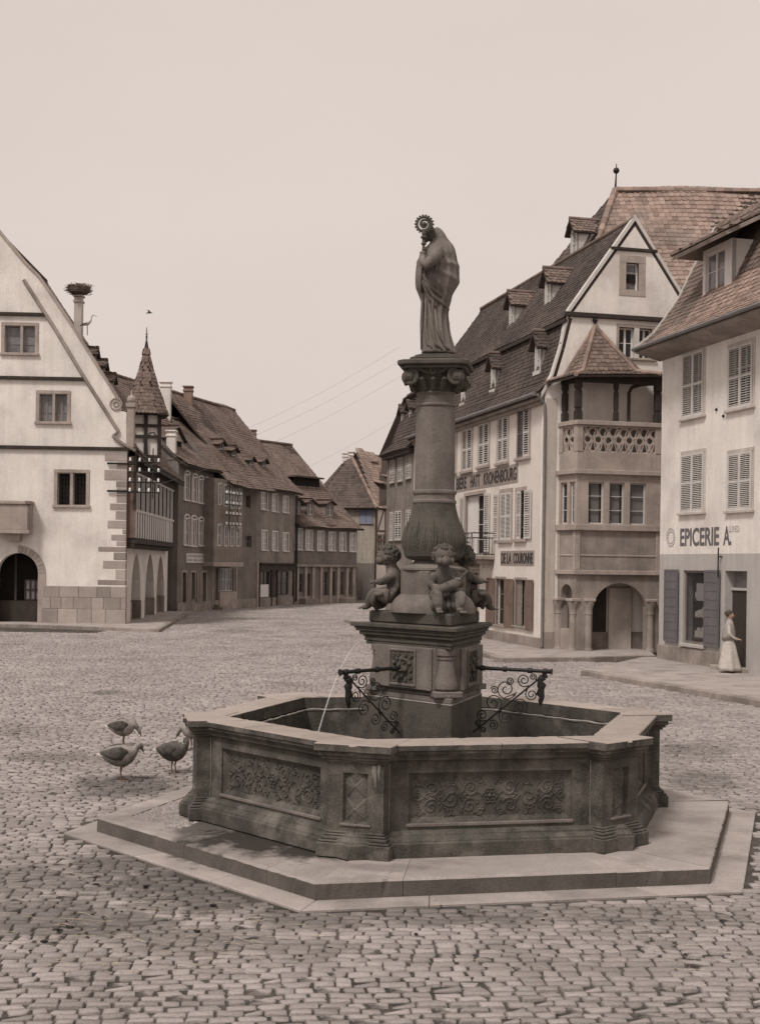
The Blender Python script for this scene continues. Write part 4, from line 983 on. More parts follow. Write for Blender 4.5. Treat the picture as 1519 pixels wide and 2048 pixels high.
def cherub(a, pose, parent):
    """seated child, local: y outward, x to its left, z up"""
    c = fpt(a, .50); d = Vector((math.cos(R(a)), math.sin(R(a)), 0)); t = Vector((-d.y, d.x, 0))
    T = Matrix(((t.x, d.x, 0, c.x), (t.y, d.y, 0, c.y), (0, 0, 1, 2.58), (0, 0, 0, 1))) @ Matrix.Scale(1.26, 4)
    V = [(0, -.02, .13), (0, -.03, .24), (0, -.01, .34), (pose['head'][0]*.5, .025, .41), (pose['head'][0], pose['head'][1]*.9, .49)]; Rd = [(.115, .10), (.10, .09), (.105, .085), (.066, .066), (.06, .06)]; E = [(0, 1), (1, 2), (2, 3), (3, 4)]
    def limb(base, pts, rs):
        p = base
        for q, r in zip(pts, rs): V.append(q); Rd.append(r); E.append((p, len(V)-1)); p = len(V)-1
    for s in (-1, 1):
        k = pose['knee'][(s+1)//2]
        limb(0, [(s*.085, .03, .12), (s*k[0], k[1], k[2]), (s*k[3], k[4], .07), (s*k[3], k[4]+.01, .035), (s*(k[3]+.01), k[4]+.07, .025)], [.082, .064, .05, .032, .026])
        h = pose['hand'][(s+1)//2]
        limb(2, [(s*.09, -.01, .355), (s*h[0], h[1], h[2]), (h[3], h[4], h[5])], [.055, .042, .03])
    me = skin_mesh(V, E, Rd)
    b = solid('cherub_figure', me, T, M['stone_c'], parent)
    mb = MB(T); hx, hy, hz = pose['head']
    mb.sphere((hx, hy, hz), .105, 18, sq=(.92, 1, 1)); mb.sphere((hx, hy+.085, hz-.045), .05, 10); mb.sphere((hx, hy+.108, hz-.02), .018, 8)
    for s in (-1, 1): mb.sphere((hx+s*.05, hy+.07, hz-.045), .036, 8); mb.sphere((hx+s*.095, hy, hz-.02), .022, 8, sq=(.5, 1, 1.2)); mb.sphere((hx+s*.037, hy+.095, hz+.005), .012, 6)
    mb.tube([(hx-.02, hy+.118, hz-.055), (hx, hy+.122, hz-.058), (hx+.02, hy+.118, hz-.055)], .008, 5)
    h = mb.build('head', M['stone_c'], b, smooth='all')
    mb = MB(T); rn = random.Random(int(a))
    for k in range(150):
        th, ph = rn.uniform(0, 2*math.pi), math.acos(rn.uniform(-.35, 1))
        x, y, z = math.sin(ph)*math.cos(th), math.sin(ph)*math.sin(th), math.cos(ph)
        if y > .3 and z < .62: continue
        mb.sphere((hx+x*.094, hy+y*.10, hz+z*.102), rn.uniform(.015, .027), 6)
    mb.build('curls', M['stone_m'], b, smooth='all', recalc=False)
    mb = MB(T); 
    if pose['prop'] == 'drape':
        for k in range(9): mb.tube([(-.19+.045*k, .06, .17+.02*math.sin(k*2)), (-.17+.042*k, .14, .15+.015*math.cos(k*3)), (-.15+.038*k, .17, .09), (-.13+.036*k, .16, .02+.02*math.sin(k))], [.02, .028, .03, .016], 7)
    else:
        mb.tube([(-.14, .12, .20), (-.05, .15, .23), (.06, .15, .27), (.12, .13, .31)], [.05, .045, .055, .03], 10); mb.tube([(.1, .13, .3), (.2, .1, .4)], .014, 6)
        for k in range(6): mb.tube([(-.15+.055*k, .09, .14), (-.14+.05*k, .13, .08), (-.12+.05*k, .12, .02)], [.025, .03, .02], 7)
    mb.build('drapery', M['stone_c'], b, smooth='all', recalc=False)
    for s in (-1, 1):                                  # toes and fingers
        mb = MB(T); k = pose['knee'][(s+1)//2]; h = pose['hand'][(s+1)//2]
        for j in range(5): mb.tube([(s*(k[3]+.01)+(j-2)*.011, k[4]+.08, .024), (s*(k[3]+.012)+(j-2)*.013, k[4]+.11-abs(j-1)*.004, .016)], [.011, .008], 5)
        mb.build('toes', M['stone_l'], b, smooth='all')
        mb = MB(T)
        for j in range(4): mb.tube([(h[3]+(j-1.5)*.012, h[4]+.01, h[5]), (h[3]+(j-1.5)*.014, h[4]+.035, h[5]-.004), (h[3]+(j-1.5)*.013, h[4]+.045, h[5]-.02)], [.010, .009, .006], 5)
        mb.tube([(h[3]-s*.022, h[4], h[5]), (h[3]-s*.034, h[4]+.02, h[5]+.008)], [.01, .007], 5)
        mb.build('fingers', M['stone_l'], b, smooth='all')
    return b
P1 = dict(knee=[(.12, .17, .19, .10, .20), (.12, .18, .17, .09, .23)], hand=[(.15, .06, .25, -.07, .14, .24), (.16, .05, .26, .09, .13, .33)], head=(-.02, .05, .535), prop='viol')
P2 = dict(knee=[(.14, .15, .2, .15, .15), (.11, .17, .18, .11, .22)], hand=[(.17, .0, .22, -.16, .10, .18), (.15, .06, .28, .1, .16, .28)], head=(.02, .05, .535), prop='drape')
P3 = dict(knee=[(.13, .18, .17, .12, .26), (.12, .16, .2, .14, .2)], hand=[(.15, .08, .3, -.13, .17, .3), (.17, .04, .25, .15, .14, .2)], head=(.0, .04, .535), prop='drape')
for a, p in zip(TA, (P1, P3, P2)): cherub(a, p, FT)

# water jets
def jet(p0, p1, top, name, lab):
    mb = MB(); pts = []
    for k in range(25):
        t = k/24; z = p0.z+(p1.z-p0.z)*t+top*4*t*(1-t); q = p0.lerp(p1, t); pts.append(Vector((q.x, q.y, z)))
    mb.tube(pts, [.005+.005*k/24 for k in range(25)], 7); o = mb.build(name, M['jet'], smooth='all'); o['kind'] = 'structure'
    return o
p0 = fpt(162.3, .92, 2.2); jet(p0, fpt(205, 1.62, .66), .30, 'water_jet', '')
# ============================================================ RIGHT SIDE: inn with the corner oriel
FA = Face((1.62, 64.75), (5.93, 47.5))
gdir = Vector((.970, .2425, 0)).normalized()
FG = Face((5.93, 47.5), (5.93+.970*6.9, 47.5+.2425*6.9))
INN = thing('inn', (7.5, 54, 0), 'cream corner inn with dormers, lettered beer sign and white gable', 'building')
prof = [(-.38, 9.42), (.25, 10.05), (.58, 11.15), (.86, 12.3)]
profu = [(.70, 12.28), (3.44, 16.1)]
full = [(-.38, 9.42), (.25, 10.05), (.58, 11.15), (.78, 12.3), (3.44, 16.1)]
# openings of the street front, measured on the photograph
def rc(F, *a): return F.rect(*a)
upA = [(904, 866, 912, 944), (925, 857, 943, 941), (958, 846, 977, 931), (996, 833, 1015, 924), (1036, 817, 1058, 914)]
loA = [(924, 993, 940, 1109), (956, 990, 977, 1109)]
upR = [rc(FA, *r) for r in upA]
balc = rc(FA, 930, 990, 968, 1109); w2 = rc(FA, 1001, 985, 1022, 1080); w3 = rc(FA, 1033, 982, 1050, 1078)
g1 = rc(FA, 991, 1158, 1009, 1250); g2 = rc(FA, 1030, 1160, 1051, 1252)
dr = rc(FA, 925, 1146, 955, 1290); dr = (dr[0], dr[1], .15, dr[3])
w1x = rc(FA, 860, 1005, 880, 1090); upx = rc(FA, 860, 890, 880, 965)
LA = FA.L
wall(FA, [(0, 0), (LA, 0), (LA, 9.5), (0, 9.5)], upR+[balc, w2, w3, g1, g2, dr, w1x], M['plaster_inn'], INN, 'street_wall')
for i, r in enumerate(upR+[upx][:0]):
    surround(FA, r, M['sand'], INN, .16, .03)
    window(FA, r, INN, pane='dark', nx=2, nz=3)
    m = (r[0]+r[1])/2
    shutter(FA, r[0]-.02, m-.01, r[2], r[3], INN, 'shutter_g' if i == 4 else 'shutter', .0, 'stuff', .085); shutter(FA, m+.01, r[1]+.02, r[2], r[3], INN, 'shutter', .0, 'stuff', .085)
for r in (w2, w3, balc, w1x):
    surround(FA, r, M['sand'], INN, .16, .03, sill=(r is not balc)); window(FA, r, INN, pane='dark', nx=2, nz=4)
m = (w2[0]+w2[1])/2
shutter(FA, w2[0]-.75, w2[0]-.15, w2[2], w2[3], INN, 'shutter', .04, 'stuff', .085); shutter(FA, w2[0], m, w2[2], w2[3], INN, 'shutter', .0, 'stuff', .05); shutter(FA, m+.01, w2[1], w2[2], w2[3], INN, 'shutter', .0, 'stuff', .05)
shutter(FA, w3[1]+.02, w3[1]+.72, w3[2], w3[3], INN, 'shutter', .04, 'stuff', .085); shutter(FA, w3[0]-.0, w3[0]+.45, w3[2], w3[3], INN, 'shutter', .0, 'stuff', .05)
shutter(FA, balc[0]-.65, balc[0]-.05, balc[2]+.1, balc[3], INN, 'shutter', .04, 'stuff', .085); shutter(FA, balc[1]+.1, balc[1]+.75, balc[2]+.1, balc[3], INN, 'shutter', .04, 'stuff', .085)
mb = MB(FA.T); mb.box(balc[0]+.06, (balc[0]+balc[1])/2, -.2, -.14, balc[2], balc[3]-.05); mb.build('door_leaf', M['white'], INN)
shutter(FA, w1x[0], w1x[1], w1x[2], w1x[3], INN, 'shutter', .0, 'stuff', .085)
for r in (g1, g2):
    surround(FA, r, M['sand_d'], INN, .1, .02); window(FA, r, INN, frame='timber_g', pane='dark', nx=2, nz=3)
for x0, x1 in ((974, 990), (1010, 1028), (1053, 1067)):
    r = rc(FA, x0, 1158, x1, 1255); shutter(FA, r[0], r[1], g1[2]-.05, g1[3]+.02, INN, 'timber_b', .04, 'solid')
r = g2; shutter(FA, r[0]+.02, r[0]+(r[1]-r[0])*.45, r[2], r[3], INN, 'timber_g', -.1, 'solid')
mb = MB(FA.T); mb.box(dr[0]+.05, dr[1]-.05, -.2, -.14, dr[2], dr[3]-.5); [mb.box(dr[0]+.15+k*.9, dr[0]+.85+k*.9, -.14, -.12, dr[2]+.3, dr[3]-1) for k in range(2)]; mb.build('entrance_door', M['timber'], INN)
mb = MB(FA.T); mb.box(dr[0]-.2, dr[1]+.2, -.03, .5, -.1, .12); mb.build('door_step', M['sand_d'], INN, bevel=.02)
surround(FA, dr, M['sand'], INN, .18, .03, sill=False)
mb = MB(FA.T); mb.box(0, LA-.01, -.05, .05, 0, .52); mb.build('plinth', M['sand_d'], INN, bevel=.02)
mb = MB(FA.T); mb.box(0, LA, -.05, .28, 9.22, 9.45); mb.box(0, LA, -.05, .14, 9.08, 9.22); mb.build('eaves_cornice', M['sand_d'], INN, bevel=.02)
# balcony
b0, b1 = FA.uv(905, 1115)[0], FA.uv(989, 1115)[0]; zb = FA.uv(950, 1112)[1]
mb = MB(FA.T); mb.box(b0, b1, 0, .95, zb-.16, zb); mb.build('balcony_slab', M['sand_d'], INN, bevel=.02)
for k in (0, .33, .66, 1):
    s_ = b0+.25+(b1-b0-.5)*k; mb = MB(FA.T @ Matrix.Translation((s_, 0, 0))); mb.box(-.1, .1, 0, .75, zb-.34, zb-.16); mb.box(-.1, .1, 0, .4, zb-.5, zb-.34); mb.build('balcony_bracket', M['sand_d'], INN, bevel=.02)
mb = MB(FA.T); za = zb+.92
for z in (zb+.06, za, za-.2): mb.tube([(b0+.05, .9, z), (b1-.05, .9, z)], .022, 6); [mb.tube([(s_, .0, z), (s_, .9, z)], .022, 6) for s_ in (b0+.05, b1-.05)]
n = 26
for k in range(n+1): s_ = b0+.05+(b1-b0-.1)*k/n; mb.tube([(s_, .9, zb), (s_, .9, za if k % 5 == 0 else za-.2)], .020 if k % 5 == 0 else .012, 5)
for k in range(7):
    for s_ in (b0+.05, b1-.05): mb.tube([(s_, .12*k, zb), (s_, .12*k, za-.2)], .012, 5)
for k in range(13): s_ = b0+.3+(b1-b0-.6)*k/12; mb.tube([(s_+.08*math.cos(j*.7), .9, za-.1+.08*math.sin(j*.7)) for j in range(10)], .009, 4)
mb.build('balcony_railing', M['iron'], INN, recalc=False)
mb = MB(FA.T); mb.tube([(b0+.5, .9, za+.35), (b1-.5, .95, za-.4)], .03, 6); mb.build('flag_pole', M['iron'], INN)
# painted signs
def sign(F, px, txts, parent, m='sign', lm='letter', d=.012, pad=.08, name='painted_sign', zf=None):
    (xa, ya, yb), (xc, yc, yd) = px
    s0, z1 = F.uv(xa, ya); _, z0 = F.uv(xa, yb); s1, z3 = F.uv(xc, yc); _, z2 = F.uv(xc, yd)
    za, zc = (z0+z2)/2, (z1+z3)/2; mb = MB(F.T); mb.box(s0, s1, 0, d, za, zc); o = mb.build(name, M[m], parent)
    n = len(txts)
    for i, (t, a, b) in enumerate(txts):
        lettering(t, F, s0+(s1-s0)*a, s0+(s1-s0)*b, za+pad*(zc-za), zc-pad*(zc-za), d+.006, M[lm], o, ext=.01, bold=.012)
    return o
sign(FA, ((911, 949, 983), (1036, 930, 967)), [('BIERE', .02, .20), ('HATT', .27, .43), ('KRONENBOURG', .49, .98)], INN, pad=.16)
sign(FA, ((1001, 1101, 1131), (1068, 1102, 1132)), [('DE LA', .03, .34), ('COURONNE', .41, .97)], INN, pad=.14)
# roof over the street front
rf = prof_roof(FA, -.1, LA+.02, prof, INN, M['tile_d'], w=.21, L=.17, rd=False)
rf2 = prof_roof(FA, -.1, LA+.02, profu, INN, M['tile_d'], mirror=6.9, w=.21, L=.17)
mb = MB(FA.T); mb.box(-.1, LA+.1, -.78, -.66, 12.1, 12.24); mb.build('eaves_board', M['timber'], INN)
# gutter and downpipe
mb = MB(FA.T); mb.tube([(0, .46, 9.42), (LA+.1, .46, 9.42)], .075, 8); mb.build('gutter', M['lead'], INN)
mb = MB(FG.T); mb.tube([(-.35, .12, 9.4), (-.05, .06, 9.1), (-.02, .07, 8.6), (-.02, .07, 0.2)], .055, 8); mb.build('downpipe', M['lead'], INN)
# gable wall facing the square
gp = [(0, 0), (6.9, 0), (6.9, 9.5), (6.9-.25, 10.05), (6.9-.58, 11.15), (6.9-.84, 12.4), (3.44, 16.05), (.84, 12.4), (.58, 11.15), (.25, 10.05), (0, 9.5)]
gw1 = FG.rect(1251, 526, 1276, 580); gw2 = FG.rect(1237, 656, 1303, 716)
wall(FG, gp, [gw1, gw2], M['plaster'], INN, 'gable_wall', d=.02)
surround(FG, gw1, M['sand'], INN, .28, .035, sill=False); mb = MB(FG.T); mb.box(gw1[0]-.28, gw1[1]+.28, -.1, .04, gw1[2]-.22, gw1[2]); mb.build('window_sill', M['sand'], INN)
window(FG, gw1, INN, nx=1, nz=3, pane='glass_l'); mb = MB(FG.T); zz = (gw1[2]+gw1[3])/2; mb.box(gw1[0]+.05, gw1[1]-.05, -.15, -.14, zz-.2, zz+.1); mb.build('open_pane', M['dark'], INN)
surround(FG, gw2, M['sand'], INN, .12, .03); xm = FG.uv(1272, 690)[0]
window(FG, (gw2[0], xm-.1, gw2[2], gw2[3]), INN, nx=2, nz=2); window(FG, (xm+.1, gw2[1], gw2[2], gw2[3]), INN, nx=2, nz=2)
mb = MB(FG.T); mb.box(xm-.1, xm+.1, -.2, .03, gw2[2], gw2[3]); mb.build('mullion', M['shutter'], INN)
band(FG, .7, 6.2, 12.33, 12.5, .14, M['timber'], INN); zt = FG.uv(1268, 500)[1]; band(FG, 2.5, 4.35, zt-.06, zt+.06, .1, M['timber'], INN)
for sx in (-1, 1):
    pts = [(3.44+sx*x, z) for x, z in ((0, 16.15), (2.6, 12.5), (2.86, 11.2), (3.2, 10.1), (3.6, 9.4))]
    mb = MB(FG.T)
    for (a, za), (b, zc) in zip(pts, pts[1:]):
        mb.add([(a, -.2, za-.10), (a, .08, za-.10), (b, .08, zc-.10), (b, -.2, zc-.10), (a, -.2, za+.10), (a, .08, za+.10), (b, .08, zc+.10), (b, -.2, zc+.10)], [(0, 1, 2, 3), (7, 6, 5, 4), (0, 1, 5, 4), (1, 2, 6, 5), (2, 3, 7, 6), (3, 0, 4, 7)])
    mb.build('verge_board', M['shutter'], INN)
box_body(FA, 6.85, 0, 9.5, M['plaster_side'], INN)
farg = Face((FA.P(0, -6.9, 0).x, FA.P(0, -6.9, 0).y), (FA.P0.x, FA.P0.y))
mb = MB(FA.T); mb.add([(0, -.0, 9.4), (0, -.84, 12.2), (0, -3.44, 15.95), (0, -6.0, 12.2), (0, -6.9, 9.4)], [(0, 1, 2, 3, 4)]); mb.build('far_gable', M['plaster_side'], INN)
# dormers
for px, py, wd, ht in ((1074, 742, .62, 1.05), (985, 779, .62, 1.05), (925, 806, .62, 1.0)):
    s_, ins, z = FA.on_profile(px, py, full); dormer(FA, s_, ins, z, wd, ht, INN, full, 'shutter', 'tile_d', rp=.75, pane='dark')
for px, py, wd, ht in ((1094, 612, .66, 1.05), (1022, 651, .66, 1.0)):
    s_, ins, z = FA.on_profile(px, py, full); dormer(FA, s_, ins, z, wd, ht, INN, full, 'shutter', 'tile', rp=.7, pane='dark')
# taller main roof behind the gable
A_ = Vector((10.07, 57, 19.7)); N_ = Vector((6.45, 51.4, 10)); F_ = Vector((3.1, 66, 11.9)); RR = Vector((26, 56.6, 19.75)); RN = Vector((26, 51.0, 10))
B2 = Vector((26, 62, 10))
rfm = deck([[N_, RN, RR, A_], [N_, A_, F_], [F_, A_, RR, B2]], INN)
# a sag in the old ridge is taken up by the tiles' own unevenness
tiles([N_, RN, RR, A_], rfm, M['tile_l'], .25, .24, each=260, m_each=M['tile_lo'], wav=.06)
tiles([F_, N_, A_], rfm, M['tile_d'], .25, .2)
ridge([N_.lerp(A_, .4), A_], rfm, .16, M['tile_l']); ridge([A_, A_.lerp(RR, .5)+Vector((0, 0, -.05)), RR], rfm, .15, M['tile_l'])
mb = MB(); mb.tube([A_, A_+Vector((.03, 0, .75))], [.05, .03], 8); mb.sphere(A_+Vector((.03, 0, .85)), .14, 10); mb.tube([A_+Vector((.03, 0, .9)), A_+Vector((.03, 0, 1.15))], .02, 6); mb.build('roof_finial', M['iron'], INN, smooth='all')
FH = Face((F_.x, F_.y), (N_.x, N_.y))
pH = at(1158, 505, 58.2); FD = Face((pH.x-.25*0, 60), (pH.x+1.0, 56)); 
FD = Face((1.62+2.9*.97, 64.75+2.9*.2425), (5.93+2.9*.97, 47.5+2.9*.2425))
profm = [(0, 15.2), (3.3, 19.7)]
s_, z_ = FD.uv(1146, 508, -1.2); dormer(FD, s_, 1.2, z_, .7, 1.05, INN, [(0, 14.5), (1.0, 16.4), (3.3, 19.7)], 'shutter', 'tile', rp=.65, pane='dark')

# ---- the oriel (bay tower) on the gable wall
OR = INN
k0, k1, k2, k3 = Vector((6.49, 47.64)), Vector((7.0, 46.6)), Vector((10.17, 47.4)), Vector((10.35, 48.6))
OFl, OFf, OFr = Face(k0, k1), Face(k1, k2), Face(k2, k3)
def oband(z0, z1, d, m='sand', name='oriel_cornice'):
    mb = MB(); c = Vector((8.6, 48.6))
    def off(p, k): 
        q = (p-c); return p+q.normalized()*k
    # offset polygon outward by d using face normals
    fl, ff = OFl.n.to_2d(), OFf.n.to_2d(); fr_ = OFr.n.to_2d()
    def inter(p, n1, n2):
        det = n1.x*n2.y-n1.y*n2.x; return p+Vector(((n2.y-n1.y)*d/det, (n1.x-n2.x)*d/det))
    pts = [k0+fl*d, inter(k1, fl, ff), inter(k2, ff, fr_), k3+fr_*d]
    mb.prism([p[:] for p in pts], z0, z1); return mb.build(name, M[m], OR, bevel=.015)
zz = lambda py: OFf.uv(1235, py)[1]
z_b1 = zz(1145); z_s0, z_s1 = zz(1062), zz(1050); z_w1 = zz(965); z_c0, z_c1 = zz(950), zz(941); z_r0, z_r1 = zz(852), zz(843); z_e = zz(748)
# ground floor with arches
aF = OFf.rect(1184, 1166, 1292, 1300); aF = arch(aF[0], aF[1], .12, aF[3], 14, flat=.5); aL = OFl.rect(1119, 1168, 1143, 1300); aL = arch(aL[0]+.05, aL[1]-.02, .9, aL[3], 10)
for F, h in ((OFl, [aL]), (OFf, [aF]), (OFr, [])): wall(F, [(0, 0), (F.L, 0), (F.L, z_b1), (0, z_b1)], h, M['sand_d'], OR, 'oriel_wall', .3)
mb = MB(); mb.prism([p[:] for p in (k0, k1, k2, k3)], .0, .10); mb.build('porch_floor', M['slab'], OR)
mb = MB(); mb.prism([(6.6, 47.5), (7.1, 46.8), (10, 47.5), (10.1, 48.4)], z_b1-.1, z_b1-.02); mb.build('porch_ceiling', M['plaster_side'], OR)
for F, x in ((OFf, aF[0][0]-.16), (OFf, aF[1][0]+.14), (OFl, .12), (OFl, OFl.L-.1)):
    zc = OFf.uv(1150, 1206)[1]
    Tc = F.T @ Matrix.Translation((x, .02, 0)); mb = MB(Tc)
    mb.lathe([(.17, .05), (.17, .16), (.14, .2), (.125, .24), (.12, zc-.42), (.14, zc-.4), (.13, zc-.36), (.15, zc-.2), (.2, zc-.02), (.2, zc+.06)], 14); mb.build('engaged_column', M['sand_d'], OR, smooth=40)
    mb = MB(Tc); mb.box(-.2, .2, -.2, .2, zc+.06, zc+.16); mb.build('impost_block', M['sand'], OR, bevel=.015)
oband(z_b1-.09, z_b1+.07, .12)
for F in (OFl, OFf, OFr): wall(F, [(0, z_b1), (F.L, z_b1), (F.L, z_s0), (0, z_s0)], [], M['sand_d'], OR, 'oriel_wall', .25)
zp_ = zz(1110)
for F in (OFl, OFf):
    nb = 1 if F is OFl else 1
    mb = MB(F.T)
    for k in (0, F.L-.16): mb.box(k, k+.16, 0, .035, z_b1+.07, z_s0)
    mb.box(.16, F.L-.16, 0, .025, zp_-.06, zp_+.0); mb.build('pilaster', M['sand'], OR, bevel=.01)
oband(z_s0, z_s1, .12)
wf = [OFf.rect(a, 965, b, 1050) for a, b in ((1176, 1207), (1218, 1248), (1259, 1291))]; wl = [OFl.rect(a, 965, b, 1050) for a, b in ((1120, 1133), (1138, 1150))]
wf = [(a, b, z_s1+.02, z_w1) for a, b, *_ in wf]; wl = [(a, b, z_s1+.02, z_w1) for a, b, *_ in wl]
wall(OFf, [(0, z_s1), (OFf.L, z_s1), (OFf.L, z_c0), (0, z_c0)], wf, M['sand'], OR, 'oriel_wall', .25); wall(OFl, [(0, z_s1), (OFl.L, z_s1), (OFl.L, z_c0), (0, z_c0)], wl, M['sand'], OR, 'oriel_wall', .25); wall(OFr, [(0, z_s1), (OFr.L, z_s1), (OFr.L, z_c0), (0, z_c0)], [], M['sand'], OR, 'oriel_wall', .25)
for k, r in enumerate(wf): window(OFf, r, OR, frame='shutter', pane='glass_t', nx=1, nz=3, dep=.1); q = MB(OFf.T); q.box(r[0]+(.14 if k < 1 else .03), r[1]-(.12 if k < 2 else .03), -.2, -.18, r[2]+.04, r[3]-.04); q.build('curtain', M['shutter'], OR)
for r in wl: window(OFl, r, OR, frame='shutter', pane='glass', nx=1, nz=3, dep=.1)
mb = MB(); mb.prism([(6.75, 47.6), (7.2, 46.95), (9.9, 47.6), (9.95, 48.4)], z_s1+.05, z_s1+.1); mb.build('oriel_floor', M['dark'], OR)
oband(z_c0, z_c1, .13)
# parapet: solid base, pierced tracery, rail
z_t0, z_t1 = zz(905), zz(856)
for F in (OFl, OFf, OFr):
    mb = MB(F.T); mb.box(0, F.L, -.2, 0, z_c1, z_t0)
    mb.box(0, .22, -.2, .02, z_t0, z_r0); mb.box(F.L-.22, F.L, -.2, .02, z_t0, z_r0); mb.box(.22, F.L-.22, -.2, 0, z_t1, z_r0)
    mb.build('parapet_wall', M['sand'], OR, bevel=.01)
    mb = MB(F.T); a, b = .22, F.L-.22; h = z_t1-z_t0; n = max(2, round((b-a)/(h*.46))); st_ = (b-a)/n
    for k in range(n+1):
        for r_ in (0, 1, 2):
            cx = a+st_*(k+.5*(r_ % 2)); cz = z_t0+h*(.2+.3*r_)+.02*math.sin(k*2.1+r_); rr = h*(.205, .17, .205)[r_]
            pts = [(cx+rr*math.cos(j*math.pi/8), -.06, cz+rr*math.sin(j*math.pi/8)) for j in range(17)]
            run = []
            for p in pts:
                if a-.01 < p[0] < b+.01: run.append(p)
                elif len(run) > 1: mb.tube(run, [(.05, .022)]*len(run), 5); run = []
                else: run = []
            if len(run) > 1: mb.tube(run, [(.05, .022)]*len(run), 5)
        if k < n:
            cx = a+st_*(k+.5); mb.tube([(cx-st_*.5, -.06, z_t0+h*.5), (cx-st_*.25, -.06, z_t0+h*.12), (cx, -.06, z_t0)], .026, 5); mb.tube([(cx+st_*.5, -.06, z_t0+h*.5), (cx+st_*.25, -.06, z_t0+h*.12), (cx, -.06, z_t0)], .026, 5)
            mb.tube([(cx-st_*.5, -.06, z_t0+h*.55), (cx-st_*.25, -.06, z_t0+h*.9), (cx-st_*.1, -.06, z_t1)], .026, 5)
    mb.build('tracery', M['sand'], OR, recalc=False)
mb = MB(); mb.prism([(6.7, 47.6), (7.15, 46.9), (9.95, 47.6), (10.05, 48.4)], z_c1, z_c1+.06); mb.build('loggia_floor', M['slab'], OR)
oband(z_r0, z_r1, .08)
def post(F, x, w_=.2):
    Tq = F.T @ Matrix.Translation((x, -.12, 0)); q = MB(Tq); h = z_e-z_r1; z0 = z_r1
    for f, za, zb in ((1.05, 0, .2), (.8, .2, .26), (.95, .26, .62), (.75, .62, .68), (1, .68, 1)):
        q.box(-w_/2*f, w_/2*f, -w_/2*f, w_/2*f, z0+h*za, z0+h*zb)
    q.build('timber_post', M['timber'], OR, bevel=.012)
post(OFl, .16); post(OFf, .06, .24); post(OFf, OFf.uv(1234, 800)[0], .16); post(OFf, OFf.L-.1, .24); post(OFr, OFr.L-.25, .2)
for F in (OFl, OFf, OFr):
    mb = MB(F.T); mb.box(-.05, F.L+.05, -.24, -.02, z_e-.32, z_e); mb.build('timber_beam', M['timber'], OR, bevel=.01)
pb = OFf.uv(1264, 800)[0]
mb = MB(OFf.T); mb.tube([(pb, -.3, z_r1), (pb, -.3, z_r1+1.1), (pb+.1, -.28, z_r1+1.3), (pb+.45, -.2, z_e-.3), (OFf.L-.1, -.12, z_e-.25)], [(.07, .09)]*5, 6); mb.build('timber_brace', M['timber'], OR)
# oriel roof
AP = FG.P(FG.uv(1188, 650)[0], .05, FG.uv(1188, 650)[1]-.05)
el = at(1091, 764, 47.3); ef = at(1151, 748, 46.25); er = at(1322, 748, 47.0); er2 = Vector((10.9, 48.3, er.z))
md = .38; 
def mid(p, k=md, drop=.55): q = AP.lerp(p, 1-k); return q-Vector((0, 0, drop))
ml, mf, mr, mr2 = mid(el), mid(ef), mid(er), mid(er2)
deck([[el, ef, mf, ml], [ef, er, mr, mf], [er, er2, mr2, mr]], OR, .07, 'oriel_roof'); rr_ = deck([[ml, mf, AP], [mf, mr, AP], [mr, mr2, AP]], OR, .07, 'oriel_roof')
for p in ([el, ef, mf, ml], [ef, er, mr, mf], [er, er2, mr2, mr]): tiles(p, rr_, M['tile'], .19, .17, wav=.01)
for p in ([ml, mf, AP], [mf, mr, AP], [mr, mr2, AP]): tiles(p, rr_, M['tile'], .19, .17, wav=.01)
ridge([ef, mf, AP], rr_, .085, M['tile_l']); ridge([er, mr, AP], rr_, .085, M['tile_l']); ridge([el, ml, AP], rr_, .075, M['tile_l'])
mb = MB(); mb.tube([AP, AP+Vector((0, 0, .2))], .05, 6); mb.sphere(AP+Vector((0, 0, .22)), .1, 8); mb.tube([AP+Vector((0, 0, .3)), AP+Vector((0, 0, .5))], .02, 5); mb.build('oriel_finial', M['iron'], OR, smooth='all')
# inside the porch: a pale door and a dark plinth on the gable wall
a, b = FG.uv(1213, 1230, 0)[0], FG.uv(1258, 1230)[0]
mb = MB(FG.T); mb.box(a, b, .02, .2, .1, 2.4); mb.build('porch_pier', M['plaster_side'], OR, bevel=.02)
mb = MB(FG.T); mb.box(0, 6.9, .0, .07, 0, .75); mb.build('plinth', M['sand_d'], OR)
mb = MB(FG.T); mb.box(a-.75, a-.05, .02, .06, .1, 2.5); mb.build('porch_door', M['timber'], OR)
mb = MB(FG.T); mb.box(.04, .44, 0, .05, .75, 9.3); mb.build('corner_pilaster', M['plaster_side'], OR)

# ============================================================ brown house beyond the inn
h2p = [(-.4, 8.98), (.2, 9.6), (.75, 11.2), (.95, 12.1)]; h2u = [(.75, 12.05), (3.6, 14.5)]
FB = Face((.30, 70.0), (1.60, 64.83))
HB = thing('house', (2.5, 67.5, 0), 'brown rendered house with white louvred shutters just left of the fountain column', 'building')
wb = [FB.rect(*r) for r in ((780, 921, 788.5, 966), (796, 915, 804.5, 963), (813, 904, 822, 957), (779, 1024, 786, 1081), (790, 1022, 802, 1080), (812, 1020, 821, 1078))]
gb = [FB.rect(785, 1160, 800, 1230)]
wall(FB, [(0, 0), (FB.L, 0), (FB.L, 9.1), (0, 9.1)], wb+gb, M['dark_plaster_b'], HB, 'front_wall')
for r in wb:
    m = (r[0]+r[1])/2; window(FB, r, HB, pane='dark'); surround(FB, r, M['sand_d'], HB, .08, .02)
    shutter(FB, r[0], m, r[2], r[3], HB, 'shutter', .0, 'stuff', .12); shutter(FB, m+.01, r[1], r[2], r[3], HB, 'shutter', .0, 'stuff', .12)
window(FB, gb[0], HB, pane='dark', frame='timber_g')
box_body(FB, 7.2, 0, 9.1, M['dark_plaster_b'], HB)
